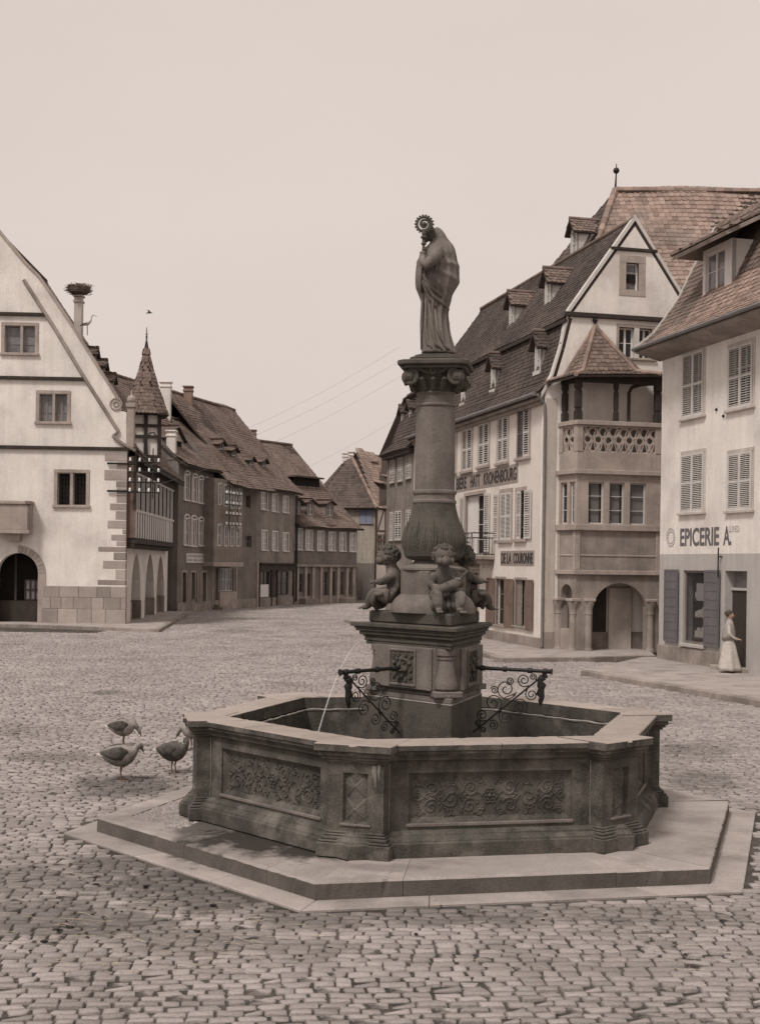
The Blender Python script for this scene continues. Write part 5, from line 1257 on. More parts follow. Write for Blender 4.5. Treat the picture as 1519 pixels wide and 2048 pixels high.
mb = MB(FB.T); mb.box(0, FB.L, -.05, .3, 8.72, 8.96); mb.build('eaves_cornice', M['timber'], HB, bevel=.02)
ra = deck([], HB) if 0 else None
c0 = lambda i, z, s_: FB.P(s_, -i, z)
pls = []; s_l = lambda i: -.35+max(0, i)*.55      # hipped left end
for pr in (h2p, h2u):
    for (i0, za), (i1, zc) in zip(pr, pr[1:]): pls.append([c0(i0, za, s_l(i0)), c0(i0, za, FB.L), c0(i1, zc, FB.L), c0(i1, zc, s_l(i1))])
rb = deck(pls, HB)
for p in pls: tiles(p, rb, M['tile_d'], .24, .2)
lf = [[c0(-.4, 8.98, s_l(-.4)), c0(7.4, 8.98, s_l(-.4)), c0(5.5, 12.05, s_l(.8)), c0(.8, 12.05, s_l(.8))], [c0(.8, 12.05, s_l(.8)), c0(5.5, 12.05, s_l(.8)), c0(3.6, 14.5, s_l(3.6))]]
deck(lf, HB); deck([[c0(3.6, 14.5, s_l(3.6)), c0(3.6, 14.5, FB.L), c0(7.5, 9, FB.L), c0(7.5, 9, s_l(-.4))]], HB)
ridge([c0(3.6, 14.5, s_l(3.6)), c0(3.6, 14.5, FB.L+1)], rb)
for px, py in ((804, 846), (820, 838)):
    s_, ins, z = FB.on_profile(px, py, h2p); dormer(FB, s_, ins, z-.35, .55, 1.0, HB, [(-.4, 8.98), (.2, 9.6), (.75, 11.2), (.95, 12.1), (3.6, 14.5)], 'shutter', 'tile_d', rp=.5, pane='dark')

# ============================================================ grocer's house on the right
FC_ = Face((9.30, 43.3), (13.1, 28.1))
HC = thing('grocery_house', (13, 36, 0), 'pale grocery house with lettered wall, louvred shutters and one big dormer at the right edge', 'building')
c1 = FC_.rect(1367, 705, 1407, 833); c2 = FC_.rect(1459, 690, 1505, 815); c3 = FC_.rect(1364, 907, 1407, 1024); c4 = FC_.rect(1458, 905, 1503, 1020)
zB = FC_.uv(1380, 1108)[1]
shop = FC_.rect(1365, 1141, 1410, 1288); door = FC_.rect(1448, 1142, 1492, 1330); door = (door[0], door[1], .25, door[3])
FL_ = FC_.L
w5 = (c2[0]+3.2, c2[1]+3.2, c2[2], c2[3]); w6 = (c4[0]+3.2, c4[1]+3.2, c4[2], c4[3])
up = [c1, c2, c3, c4, w5, w6]
wall(FC_, [(0, zB), (FL_, zB), (FL_, 10.2), (0, 10.2)], up, M['plaster'], HC, 'upper_wall')
wall(FC_, [(0, 0), (FL_, 0), (FL_, zB), (0, zB)], [shop, door], M['plaster_grey'], HC, 'shop_wall')
for i, r in enumerate(up):
    surround(FC_, r, M['plaster_side'], HC, .12, .025); window(FC_, r, HC, pane='dark'); m = (r[0]+r[1])/2
    md_ = 'each' if i < 4 else 'stuff'
    shutter(FC_, r[0]-.02, m-.004, r[2], r[3], HC, 'shutter', .03, md_, .055 if i in (2, 3) else .068); shutter(FC_, m+.004, r[1]+.02, r[2], r[3], HC, 'shutter', .03, md_, .055 if i in (2, 3) else .068)
# shop window: frame, glass, goods on shelves
window(FC_, shop, HC, frame='timber_g', pane='glass_t', nx=1, nz=1, dep=.06, fr=.07)
mb = MB(FC_.T); mb.box(shop[0]+.02, shop[1]-.02, -1.0, -.98, shop[2], shop[3]); mb.build('display_back', M['timber_b'], HC)
for zf in (.08, .36, .62):
    z = shop[2]+(shop[3]-shop[2])*zf; mb = MB(FC_.T); mb.box(shop[0]+.3, shop[1]-.02, -.5, -.15, z-.03, z); mb.build('display_shelf', M['timber_b'], HC)
    for k in range(7):
        a = shop[0]+.34+(shop[1]-shop[0]-.4)*k/7; q = MB(FC_.T); hh = random.uniform(.16, .42); q.box(a, a+.12, -.36, -.24, z+.002, z+hh); q.build('packet', M['goods_a'], HC, bevel=.01)
mb = MB(FC_.T); a = shop[0]+(shop[1]-shop[0])*.45; z = shop[3]-.95; mb.box(a, shop[1]-.08, -.12, -.115, z, z+.55); mb.build('notice', M['white'], HC)
mb = MB(FC_.T); mb.box(shop[0]-.04, shop[1]+.04, -.06, .1, shop[2]-.12, shop[2]); mb.build('window_sill', M['plaster_grey'], HC, bevel=.015)
for x0, x1 in ((1331, 1358), (1411, 1441)):
    r = FC_.rect(x0, 1140, x1, 1288); o = shutter(FC_, r[0], r[1], shop[2]-.02, shop[3]+.02, HC, 'shutter_g', .05, 'solid')
    mb = MB(FC_.T)
    for k in range(8): z = shop[2]+.1+(shop[3]-shop[2]-.2)*k/8; mb.box(r[0]+.07, r[1]-.07, .072, .082, z, z+.16)
    mb.build('panel', M['shutter_g'], o)
mb = MB(FC_.T); mb.box(door[0]+.03, door[1]-.03, -.3, -.24, door[2], door[3]-.55); mb.build('door', M['timber'], HC); mb = MB(FC_.T); mb.box(door[0], door[1], -.3, -.2, door[3]-.58, door[3]-.5); mb.build('transom', M['plaster_grey'], HC)
mb = MB(FC_.T); mb.box(door[0], door[1], -.34, -.32, door[3]-.5, door[3]); mb.build('pane', M['glass_l'], HC)
mb = MB(FC_.T); mb.box(door[0]-.15, door[1]+.15, -.02, .4, .1, .27); mb.build('door_step', M['sand_d'], HC, bevel=.02)
mb = MB(FC_.T); mb.box(0, door[0]-.16, 0, .06, .1, .62); mb.build('plinth', M['sand_d'], HC, bevel=.02)
s0, z1 = FC_.uv(1360, 1057); s1, z0 = FC_.uv(1437, 1091)
lettering('EPICERIE', FC_, s0, s1, z0, z1, .004, M['letter_g'], HC, ext=.006, bold=.022)
s2 = FC_.uv(1446, 1075)[0]; s3 = FC_.uv(1458, 1075)[0]; lettering('A.', FC_, s2, s3+.12, z0, z1, .004, M['letter_g'], HC, ext=.006, bold=.022)
s4 = FC_.uv(1457, 1060)[0]; lettering('LLRED', FC_, s4+.0, s4+.62, z1-.18, z1, .004, M['letter_f'], HC, ext=.006)
sc_, zc_ = FC_.uv(1341, 1075); mb = MB(FC_.T)
for rr in (.30, .19): mb.tube([(sc_+rr*math.cos(k*math.pi/16), .004, zc_+rr*math.sin(k*math.pi/16)) for k in range(33)], [(.022, .006)]*33 if 0 else .012, 4)
for k in range(18):
    a = k*math.pi/9; mb.tube([(sc_+.22*math.cos(a), .004, zc_+.22*math.sin(a)), (sc_+.28*math.cos(a+.05), .004, zc_+.28*math.sin(a+.05))], .014, 4)
mb.build('round_emblem', M['letter_f'], HC, recalc=False)
s5, zq = FC_.uv(1443, 1095); _, zr_ = FC_.uv(1443, 1155); mb = MB(FC_.T); mb.tube([(s5, .12, zq), (s5, .12, zr_)], .022, 6); mb.box(s5-.03, s5+.03, 0, .12, zq-.3, zq-.26); mb.build('awning_rod', M['iron'], HC)
for k in range(2):
    sx, sz = FC_.uv((1433, 1447)[k], (819, 832)[k]); mb = MB(FC_.T); mb.sphere((sx, .02, sz), .05, 6); mb.build('wall_hook', M['iron'], HC)
pc = [(-.93, 10.42), (-.2, 11.0), (.64, 12.14), (1.35, 13.55), (2.0, 14.7)]
box_body(FC_, 9, 0, 10.2, M['plaster'], HC)
pcu = pc+[(5, 15.6)]
mb = MB(FC_.T); mb.add([(0, 0, 10.1), (0, -.0, 11.1), (0, -.64, 12.05), (0, -2.0, 14.6), (0, -5, 15.5), (0, -9, 10.1)], [(0, 1, 2, 3, 4, 5)]); mb.build('side_gable', M['plaster'], HC)
rC = prof_roof(FC_, -.25, FL_, pc, HC, M['tile'], w=.22, L=.2, each=280, m_each=M['tile_lo'], rd=False)
deck([[FC_.P(-.25, -2, 14.7), FC_.P(FL_, -2, 14.7), FC_.P(FL_, -5, 15.6), FC_.P(-.25, -5, 15.6)], [FC_.P(-.25, -9.3, 10.2), FC_.P(FL_, -9.3, 10.2), FC_.P(FL_, -5, 15.6), FC_.P(-.25, -5, 15.6)]], HC)
mb = MB(FC_.T)
for (a, za), (b, zc) in zip(pc, pc[1:]): mb.add([(-.3, -a, za-.16), (-.24, -a, za-.16), (-.24, -a, za+.06), (-.3, -a, za+.06), (-.3, -b, zc-.16), (-.24, -b, zc-.16), (-.24, -b, zc+.06), (-.3, -b, zc+.06)], [(0, 1, 2, 3), (4, 5, 6, 7), (0, 1, 5, 4), (1, 2, 6, 5), (2, 3, 7, 6), (3, 0, 4, 7)])
mb.build('verge_board', M['shutter'], HC)
mb = MB(FC_.T); mb.add([(-.2, .88, 10.34), (FL_, .88, 10.34), (FL_, 0, 10.16), (-.2, 0, 10.16), (-.2, .88, 10.28), (FL_, .88, 10.28), (FL_, 0, 10.05), (-.2, 0, 10.05)], [(0, 1, 2, 3), (4, 5, 6, 7), (0, 1, 5, 4), (1, 2, 6, 5), (2, 3, 7, 6), (3, 0, 4, 7)]); mb.build('soffit', M['sand_d'], HC)
mb = MB(FC_.T); mb.tube([(-.2, .98, 10.4), (FL_, .98, 10.4)], .07, 8); mb.build('gutter', M['lead'], HC)
# the big dormer
dfr = (1407, 499, 1453, 616); ins_ = .45
r = FC_.rect(*dfr, off=-ins_); Fd = Face(FC_.P(0, -ins_, 0).to_2d(), FC_.P(FL_, -ins_, 0).to_2d())
mb = MB(Fd.T); a, b, z0, z1 = r; fr = .13
mb.box(a-.05, a+fr, -.15, .02, z0-.45, z1+.12); mb.box(b-fr, b+.3, -.15, .02, z0-.45, z1+.12); mb.box(a+fr, b-fr, -.15, .02, z0-.45, z0); mb.box(a+fr, b-fr, -.15, .02, z1-.05, z1+.12); mb.box(a-.12, b+.36, 0, .1, z0-.08, z0+.0)
for x in (a-.05, b+.3): mb.add([(x, 0, z0-.5), (x, 0, z1+.12), (x, -3, z1+.12), (x, -3, z0-.5)], [(0, 1, 2, 3)])
DM = mb.build('dormer', M['white'], HC, bevel=.01)
window(Fd, (a+fr, b-fr, z0, z1-.05), DM, pane='glass_l', nx=2, nz=3, dep=.05, fr=.06)
mb = MB(Fd.T); mb.tube([(a+.1, .16, z0+.22), (b-.1, .16, z0+.22)], .015, 5); mb.build('sill_bar', M['iron'], DM)
zt = z1+.12
q = [Fd.P(a-.75, .8, zt-.05), Fd.P(b+1.3, .8, zt-.05), Fd.P(b+.9, -1.3, zt+1.0), Fd.P(a+.3, -1.3, zt+1.0)]; q2 = [Fd.P(a-.75, -3.0, zt-.05), Fd.P(a-.75, .8, zt-.05), Fd.P(a+.3, -1.3, zt+1.0)]
deck([q, q2], DM, .12, 'dormer_roof', M['sand_d']); tiles(q, DM, M['tile'], .22, .2, wav=0); tiles(q2, DM, M['tile'], .22, .2, wav=0)
ridge([Fd.P(a-.75, .8, zt-.02), Fd.P(a+.3, -1.3, zt+1.03), Fd.P(b+.9, -1.3, zt+1.03)], DM, .1)

# person in the grocer's doorway
pp = FC_.P(FC_.uv(1457, 1250, .5)[0], .5, .14)
PS = thing('person', pp, 'person in a long pale skirt and grey shawl standing at the grocery door', 'person')
yw = math.atan2(FC_.n.y, FC_.n.x)-math.pi/2
TP = Matrix.Translation(pp) @ Matrix.Rotation(yw+2.6, 4, 'Z')
V = [(0, 0, .92), (0, 0, 1.08), (0, 0, 1.28), (0, .0, 1.42), (0, .02, 1.5), (0, .03, 1.58)]; Rr = [(.15, .12), (.125, .1), (.15, .11), (.075, .065), (.055, .055), (.06, .07)]; E = [(k, k+1) for k in range(5)]
def lm_(base, pts, rs):
    p = base
    for a_, b_ in zip(pts, rs): V.append(a_); Rr.append(b_); E.append((p, len(V)-1)); p = len(V)-1
for s in (-1, 1):
    lm_(2, [(s*.18, 0, 1.36), (s*.23, .02, 1.12), (s*.16, .2, .98), (s*.12, .25, .97)], [.06, .048, .035, .028]); lm_(0, [(s*.09, 0, .88), (s*.1, .02, .48), (s*.1, 0, .08), (s*.1, .12, .05)], [.1, .07, .045, .04])
body_ = solid('body', skin_mesh(V, E, Rr), TP, M['cloth'], PS)
mb = MB(TP); n = 28; rg = []
for z, r0, y0 in ((1.06, .135, 0), (.95, .18, 0), (.75, .24, .01), (.45, .30, .02), (.15, .36, .03), (.06, .37, .03)): rg.append([(r0*(1+.16*math.sin(6*2*math.pi*k/n+z*2)*(1.1-z))*math.cos(2*math.pi*k/n), y0+r0*.85*(1+.16*math.sin(6*2*math.pi*k/n+z*2)*(1.1-z))*math.sin(2*math.pi*k/n), z) for k in range(n)])
mb.loft(rg); mb.build('skirt', M['cloth'], body_, smooth='all')
mb = MB(TP); mb.sphere((0, .03, 1.66), .1, 16, sq=(.82, .95, 1.2)); mb.sphere((0, .13, 1.65), .018, 6, sq=(.8, 1, 1.5)); [mb.sphere((s*.035, .115, 1.68), .012, 6) for s in (-1, 1)]; [mb.sphere((s*.084, .03, 1.66), .022, 6, sq=(.5, 1, 1.3)) for s in (-1, 1)]; mb.tube([(-.025, .118, 1.605), (0, .125, 1.603), (.025, .118, 1.605)], .008, 5)
mb.build('head', M['skin'], body_, smooth='all')
mb = MB(TP); rg = []
for z, rx_, ry_, y0 in ((.98, .235, .19, .0), (1.1, .24, .19, .0), (1.25, .235, .17, .0), (1.36, .21, .145, .0), (1.43, .14, .11, .01), (1.5, .085, .085, .02)): rg.append([(rx_*(1+.05*math.sin(9*2*math.pi*k/36+z*9))*math.cos(2*math.pi*k/36), y0+ry_*(1+.05*math.sin(9*2*math.pi*k/36+z*9))*math.sin(2*math.pi*k/36), z-.12*max(0, -math.sin(2*math.pi*k/36))*(1.45-z)) for k in range(36)])
mb.loft(rg); mb.build('shawl', M['shawl'], body_, smooth='all')
mb = MB(TP); mb.sphere((0, .0, 1.70), .108, 14, sq=(.9, 1, 1.05)); mb.sphere((0, -.09, 1.72), .05, 10); mb.build('hair', M['hair'], body_, smooth='all')
for s in (-1, 1):
    mb = MB(TP); mb.sphere((s*.1, .28, .965), .035, 8, sq=(.7, 1.2, .5))
    for j in range(4): mb.tube([(s*.1+(j-1.5)*.016, .3, .965), (s*.1+(j-1.5)*.017, .34, .955), (s*.1+(j-1.5)*.016, .355, .935)], [.009, .008, .006], 5)
    mb.tube([(s*.1-s*.025, .27, .965), (s*.1-s*.045, .3, .97)], [.01, .007], 5); mb.build('hand', M['skin'], body_, smooth='all')
# ============================================================ LEFT SIDE: town hall with stepped-back gable and gallery
FE = Face((-24.1, 61.5), (-12.14, 62.0)); LE = FE.L
FS = Face((-12.14, 62.0), (-12.88, 78.9))
TH = thing('town_hall', (-17, 68, 0), 'large white gabled town hall with sandstone quoins, pointed arches and a timber gallery', 'building')
def fe(px, py): return FE.uv(px, py)
d1 = fe(47, 537); d2 = fe(237, 803)
pts_px = [(47, 524), (75, 552), (103, 592), (139, 646), (174, 702), (206, 753), (237, 802), (240, 822), (253, 824), (253, 900), (272, 902)]
right = [fe(*p) for p in pts_px]
apx = (right[0][0]-2.6, right[0][1]+3.1)
left = [(2*apx[0]-x, z) for x, z in right]
zc_e = right[-1][1]
outl = [(LE, 0), (LE, zc_e)]+right[::-1][1:]+[apx]+left+[(2*apx[0]-LE, zc_e), (2*apx[0]-LE, 0)]
outl = [(LE, 0), (LE, zc_e)]+right[::-1][1:]+[apx]+[l for l in left[:-1]]+[(2*apx[0]-LE, zc_e), (2*apx[0]-LE, 0)]
e1 = FE.rect(79, 788, 105, 843); e2 = FE.rect(110, 788, 134, 843); e3 = FE.rect(115, 946, 140, 1010); e4 = FE.rect(146, 946, 172, 1010); e5 = FE.rect(46, 652, 70, 706); e6 = (e5[0]-.85, e5[0]-.12, e5[2], e5[3])
xa, za = fe(76, 1166); _, ztop = fe(35, 1106); cx = fe(35, 1166)[0]
door_e = arch(cx-(xa-cx), xa, .0, ztop, 16)
hol = [e1, e2, e3, e4, e5, e6, door_e]
wall(FE, outl, hol, M['plaster'], TH, 'gable_wall', .5)
for a_, b_ in ((e1, e2), (e3, e4), (e6, e5)):
    r = (a_[0], b_[1], min(a_[2], b_[2]), max(a_[3], b_[3])); surround(FE, r, M['sand'], TH, .17, .04)
    mb = MB(FE.T); mb.box(a_[1], b_[0], -.14, .03, r[2], r[3]); mb.build('mullion', M['sand'], TH)
for r in (e1, e2): window(FE, r, TH, frame='timber_g', pane='glass_l', nx=2, nz=3, dep=.2)
for r in (e3, e4):
    window(FE, r, TH, frame='timber_g', pane='dark', nx=1, nz=1, dep=.3, fr=.03)
    mb = MB(FE.T); n = 4
    for k in range(1, n): x = r[0]+(r[1]-r[0])*k/n; mb.tube([(x, -.08, r[2]), (x, -.08, r[3])], .014, 5)
    for k in range(1, 7): z = r[2]+(r[3]-r[2])*k/7; mb.tube([(r[0], -.085, z), (r[1], -.085, z)], .01, 5)
    mb.build('window_grille', M['iron'], TH, recalc=False)
for r in (e5, e6): window(FE, r, TH, frame='timber_g', pane='glass_l', nx=1, nz=3, dep=.2)
for py, x1 in ((628, 92), (757, 172), (897, 270)):
    s1, z = fe(x1, py+2); band(FE, 2*apx[0]-s1, s1, z-.07, z+.09, .14, M['timber'], TH)
# gable mouldings
for sgn in (1, -1):
    mb = MB(FE.T); P = [fe(*p) for p in ((48, 560), (110, 657), (170, 757), (237, 862), (226, 872))]
    P = [(apx[0]-2.2+.0, P[0][1]+(P[0][0]-(apx[0]-2.2+.0))*0)]*0+P
    if sgn < 0: P = [(2*apx[0]-x, z) for x, z in P]
    mb.tube([(x, .08, z) for x, z in P], .085, 6); mb.build('gable_moulding', M['sand_d'], TH)
    mb = MB(FE.T); P = [apx]+right[:7]
    if sgn < 0: P = [(2*apx[0]-x, z) for x, z in P]
    for (a, z0), (b, z1) in zip(P, P[1:]):
        mb.add([(a, -.55, z0), (a, .1, z0), (b, .1, z1), (b, -.55, z1), (a, -.55, z0+.16), (a, .1, z0+.16), (b, .1, z1+.16), (b, -.55, z1+.16)], [(0, 1, 2, 3), (7, 6, 5, 4), (0, 1, 5, 4), (1, 2, 6, 5), (2, 3, 7, 6), (3, 0, 4, 7)])
    mb.build('gable_coping', M['sand'], TH)
P = [fe(226, 872), fe(246, 888), fe(272, 902)]; mb = MB(FE.T); mb.tube([(x, .1, z) for x, z in P], .08, 6); mb.build('kneeler_moulding', M['sand_d'], TH)
a, z = fe(232, 808); mb = MB(FE.T)
for rr in (.27, .12): mb.tube([(a+rr*math.cos(k*math.pi/10), .04, z+rr*math.sin(k*math.pi/10)) for k in range(21)], .035, 6)
mb.build('gable_scroll', M['sand'], TH, recalc=False)
a0, z0 = fe(254, 898); a1, z1 = fe(269, 800); mb = MB(FE.T); mb.box(a0, a1, -.32, .12, z0, z1-.35); mb.box(a0-.06, a1+.06, -.38, .18, z1-.35, z1-.15); mb.sphere(((a0+a1)/2, -.1, z1+.03), .22, 10); mb.tube([((a0+a1)/2, -.1, z1+.2), ((a0+a1)/2, -.1, z1+.5)], [.07, .02], 6); mb.build('pinnacle', M['sand'], TH, bevel=.02)
# quoins, each a stone
def q4(x0, y0, x1, y1): s0, z1_ = fe(30+x0/4.105, 880+y0/4.105); s1, z0_ = fe(30+x1/4.105, 880+y1/4.105); return s0, min(s1, LE), z0_, z1_
for t in ((805, 118, 1005, 178), (905, 180, 1005, 243), (803, 245, 1005, 335), (900, 337, 1005, 392), (905, 394, 1005, 448), (905, 450, 1005, 518), (852, 520, 1005, 580), (898, 582, 1005, 658), (835, 660, 1005, 730), (890, 732, 1005, 773), (800, 775, 1005, 828), (842, 830, 1005, 873), (695, 875, 1005, 920), (820, 922, 1005, 988), (735, 990, 1005, 1060), (838, 1062, 1005, 1145), (693, 1147, 1005, 1193)):
    s0, s1, z0, z1 = q4(*t); xr = 985 if t[1] < 730 else 918; s0 = LE-(xr-t[0])/4.105*62/2600; mb = MB(FE.T); mb.box(s0, LE+.012, -.4, .012+random.uniform(0, .012), z0+.01, z1-.005); mb.build('quoin_stone', M['sand_q'], TH, bevel=.015)
# plinth of big stones
pz = fe(150, 1172)[1]; pl = fe(150, 1218)[1]; ps = fe(79, 1200)[0]+.12
for (za_, zb_, n, off, dd) in ((.0, pl, 5, 0, .14), (pl, (pl+pz)/2, 6, .5, .06), ((pl+pz)/2, pz, 5, .2, .06)):
    cuts = [ps]+sorted(ps+(LE-ps)*(k+off)/n+random.uniform(-.15, .15) for k in range(1 if off == 0 else 0, n) if (k+off) > 0)+[LE]
    for a, b in zip(cuts, cuts[1:]):
        mb = MB(FE.T); mb.box(a+.006, b-.006 if b < LE else LE+.05, -.3, dd+random.uniform(0, .01), za_, zb_-.008); mb.build('plinth_stone', M['sand_q'], TH, bevel=.015)
# arch ring of the left door and what stands in it
for k in range(9):
    a0 = math.pi*k/18; a1 = math.pi*(k+1)/18; r0 = xa-cx; r1 = r0+.36; zs = ztop-r0; mb = MB(FE.T)
    v = [(cx+r*math.cos(a), y, zs+r*math.sin(a)) for y in (-.5, .04) for r, a in ((r0, a0+.004), (r1, a0+.004), (r1, a1-.004), (r0, a1-.004))]
    mb.add(v, [(0, 1, 2, 3), (4, 5, 6, 7), (0, 1, 5, 4), (1, 2, 6, 5), (2, 3, 7, 6), (3, 0, 4, 7)]); mb.build('arch_stone', M['sand_q'], TH, bevel=.01)
mb = MB(FE.T); mb.box(xa, xa+.36, -.5, .04, .0, ztop-(xa-cx)); mb.build('door_jamb', M['sand'], TH)
mb = MB(FE.T); mb.box(cx-1, xa, -.75, -.7, 0, 1.15); mb.box(cx-.3, cx-.2, -.74, -.68, 1.15, ztop); mb.build('door', M['timber'], TH)
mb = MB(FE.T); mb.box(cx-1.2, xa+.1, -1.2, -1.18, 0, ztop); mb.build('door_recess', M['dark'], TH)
q = (cx+.2, xa-.05, 1.2, 2.15); mb = MB(FE.T); mb.box(q[0], q[1], -.78, -.76, q[2], q[3]); mb.build('pane', M['glass_l'], TH)
mb = MB(FE.T); 
for k in range(4): x = q[0]+(q[1]-q[0])*k/3; mb.box(x-.03, x+.03, -.76, -.7, q[2], q[3])
for k in range(3): z = q[2]+(q[3]-q[2])*k/2; mb.box(q[0], q[1], -.76, -.71, z-.03, z+.03)
mb.build('door_lattice', M['timber'], TH)
# corner balcony at the left edge
a, z0 = fe(40, 1068); b, z1 = fe(66, 1010); mb = MB(FE.T); mb.box(a-2.5, b, 0, .75, z0, z0+.18); mb.box(a-2.5, b, .6, .72, z0+.18, z1); mb.box(b-.12, b, 0, .72, z0+.18, z1); mb.box(a-2.5, b+.06, .5, .8, z1, z1+.16); mb.box(b-.2, b+.06, 0, .8, z1, z1+.16); mb.box(a-.5, a+.1, 0, .5, z0-.35, z0); mb.build('stone_balcony', M['sand'], TH, bevel=.02)
# side wall with arcade
def fs(px, py, off=0): return FS.uv(px, py, off)
arcs = []
for x0, x1, yt in ((262, 282, 1107), (290, 309, 1108), (313, 328.5, 1112)):
    s0, s1 = fs(x0, 1180)[0], fs(x1, 1180)[0]; arcs.append(arch(s0, s1, 0.02, fs((x0+x1)/2, yt)[1], 14, pointed=True))
LS = FS.L
wall(FS, [(0.0, 0), (LS, 0), (LS, 8.2), (0.0, 8.2)], arcs, M['plaster'], TH, 'arcade_wall', .6, d=-.01)
for h in arcs:
    mb = MB(FS.T); s0, s1 = h[0][0], h[1][0]; mb.box(s0-.0, s0+.22, -.55, .03, 0, 1.1); mb.build('arch_jamb', M['sand_d'], TH, bevel=.02); mb = MB(FS.T); mb.box(s1-.22, s1, -.55, .03, 0, 1.1); mb.build('arch_jamb', M['sand_d'], TH, bevel=.02)
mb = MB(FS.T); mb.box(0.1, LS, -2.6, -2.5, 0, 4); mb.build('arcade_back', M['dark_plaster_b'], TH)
# timber gallery
g0, g1_ = .25, fs(347, 1040, .42)[0]; gd = .42
zg0 = fs(266, 1075, gd)[1]; zg1 = fs(269, 1019, gd)[1]; zg2 = fs(275, 947, gd)[1]; zg3 = 8.15
mb = MB(FS.T); mb.box(g0, g1_, 0, gd+.12, zg0-.28, zg0); mb.box(g0, g1_, 0, gd-.05, zg0-.5, zg0-.28); mb.build('gallery_beam', M['timber'], TH, bevel=.02)
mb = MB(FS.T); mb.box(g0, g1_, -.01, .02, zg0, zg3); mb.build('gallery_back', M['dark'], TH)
n = 18
for k in range(n):
    a = g0+(g1_-g0)*k/n; mb = MB(FS.T); mb.box(a, a+(g1_-g0)/n*.52, gd-.03, gd, zg0, zg1-.06); mb.build('baluster_board', M['white'], TH)
mb = MB(FS.T); mb.box(g0, g1_, gd-.08, gd+.03, zg1-.08, zg1+.04); mb.box(g0, g1_, gd-.08, gd+.02, zg2-.05, zg2+.05); mb.build('gallery_rail', M['shutter'], TH)
n = 9
for k in range(n+1):
    a = g0+(g1_-g0)*k/n; mb = MB(FS.T); mb.box(a-.09, a+.09, gd-.12, gd+.01, zg1, zg3); mb.build('gallery_post', M['timber'], TH)
    if k < n:
        w_ = (g1_-g0)/n
        for t in (.2, .5, .78):
            mb = MB(FS.T); mb.box(a+w_*t, a+w_*t+.1, gd-.06, gd-.02, zg1, zg2); mb.build('gallery_mullion', M['white'], TH)
        mb = MB(FS.T); mb.box(a+.1, a+w_-.1, gd-.12, gd-.11, zg1, zg2); mb.build('pane', M['glass'], TH)
mb = MB(FS.T); mb.box(g0, g1_, 0, gd, zg3-.1, zg3); mb.box(g0-.0, g1_+.2, gd, gd+.05, zg2+.05, zg3); mb.build('gallery_head', M['timber'], TH)
# near end of the gallery
mb = MB(FS.T); mb.box(g0-.05, g0, .02, gd, zg0, zg3); mb.build('gallery_end', M['timber_b'], TH)
# side roof: eave over the gallery, up to the ridge
wdt = (LE-apx[0])
pr = [(-.95, 7.95), (-.1, 8.75), (.5, 9.7), (wdt, apx[1]-.35)]
rT = prof_roof(FS, .15, LS+.3, pr, TH, M['tile'], mirror=2*wdt, w=.26, L=.24)
mb = MB(FS.T); mb.box(.2, LS+.3, .8, .9, 7.72, 7.98); mb.build('fascia', M['timber'], TH)
box_body(FS, 2*wdt-.2, 0, 8.2, M['plaster_side'], TH, s0=1.8)
for px, py in ((187, 728), (205, 752), (222, 780)):
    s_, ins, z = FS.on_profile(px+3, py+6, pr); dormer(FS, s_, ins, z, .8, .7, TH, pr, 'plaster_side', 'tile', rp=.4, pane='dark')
# chimney with the stork's nest
cp = at(157, 652, 70); cp.z -= 1.6
CH = chimney(cp, .42, .42, 1.6+1.55, '', TH, 'plaster_side')
NP = cp+Vector((0, 0, 3.25)); NS = thing('stork_nest', NP, 'round twig stork nest on a wheel on top of the town hall chimney', 'nest')
mb = MB(Matrix.Translation(NP)); mb.lathe([(.22, 0), (.5, .14), (.62, .34), (.6, .5), (.4, .55), (.2, .5)], 18); mb.build('nest_core', M['twig'], NS, smooth='all')
mb = MB(Matrix.Translation(NP)); rn = random.Random(3)
for k in range(260):
    a = rn.uniform(0, 6.28); r = rn.uniform(.4, .66); z = rn.uniform(.1, .55); q = Vector((r*math.cos(a), r*math.sin(a), z)); t = Vector((-math.sin(a+rn.uniform(-.8, .8)), math.cos(a), rn.uniform(-.35, .35)))*rn.uniform(.12, .3)
    mb.tube([q-t, q+t], .012, 3)
mb.build('twigs', M['twig'], NS, kind='stuff', recalc=False)
# corner turret with spire
tb = at(291, 826, 66); tc = Vector((tb.x, 66, 0)); zE = tb.z; apz = at(294, 672, 66).z
TU = Matrix.Translation(tc) @ Matrix.Rotation(R(12), 4, 'Z')
def oct_(r, z, n=8): return [(r*math.cos(2*math.pi*(k+.5)/n), r*math.sin(2*math.pi*(k+.5)/n), z) for k in range(n)]
hw = .68; z0 = zE-2.3
mb = MB(TU); mb.box(-hw+.06, hw-.06, -hw+.06, hw-.06, z0, zE); mb.build('turret_wall', M['plaster'], TH)
for x, y in ((-hw, -hw), (hw, -hw), (-hw, hw), (hw, hw), (0, -hw), (hw, 0), (-hw, 0)):
    mb = MB(TU); mb.box(x-.09, x+.09, y-.09, y+.09, z0, zE); mb.build('turret_post', M['timber'], TH)
for z in (z0+.05, z0+1.05, z0+1.6, zE-.1):
    mb = MB(TU); mb.box(-hw-.07, hw+.07, -hw-.07, -hw+.04, z-.07, z+.07); mb.box(hw-.04, hw+.07, -hw+.04, hw, z-.07, z+.07); mb.build('turret_beam', M['timber'], TH)
mb = MB(TU); mb.box(.06, .1, -hw-.1, -hw, z0+1.1, zE); mb.build('turret_stud', M['timber'], TH)
tw = 1.22
sp_ = [(tw*1.02, zE-.12), (tw*.80, zE+.55), (tw*.55, zE+1.35), (tw*.24, zE+2.55), (.03, apz)]
SPD = None
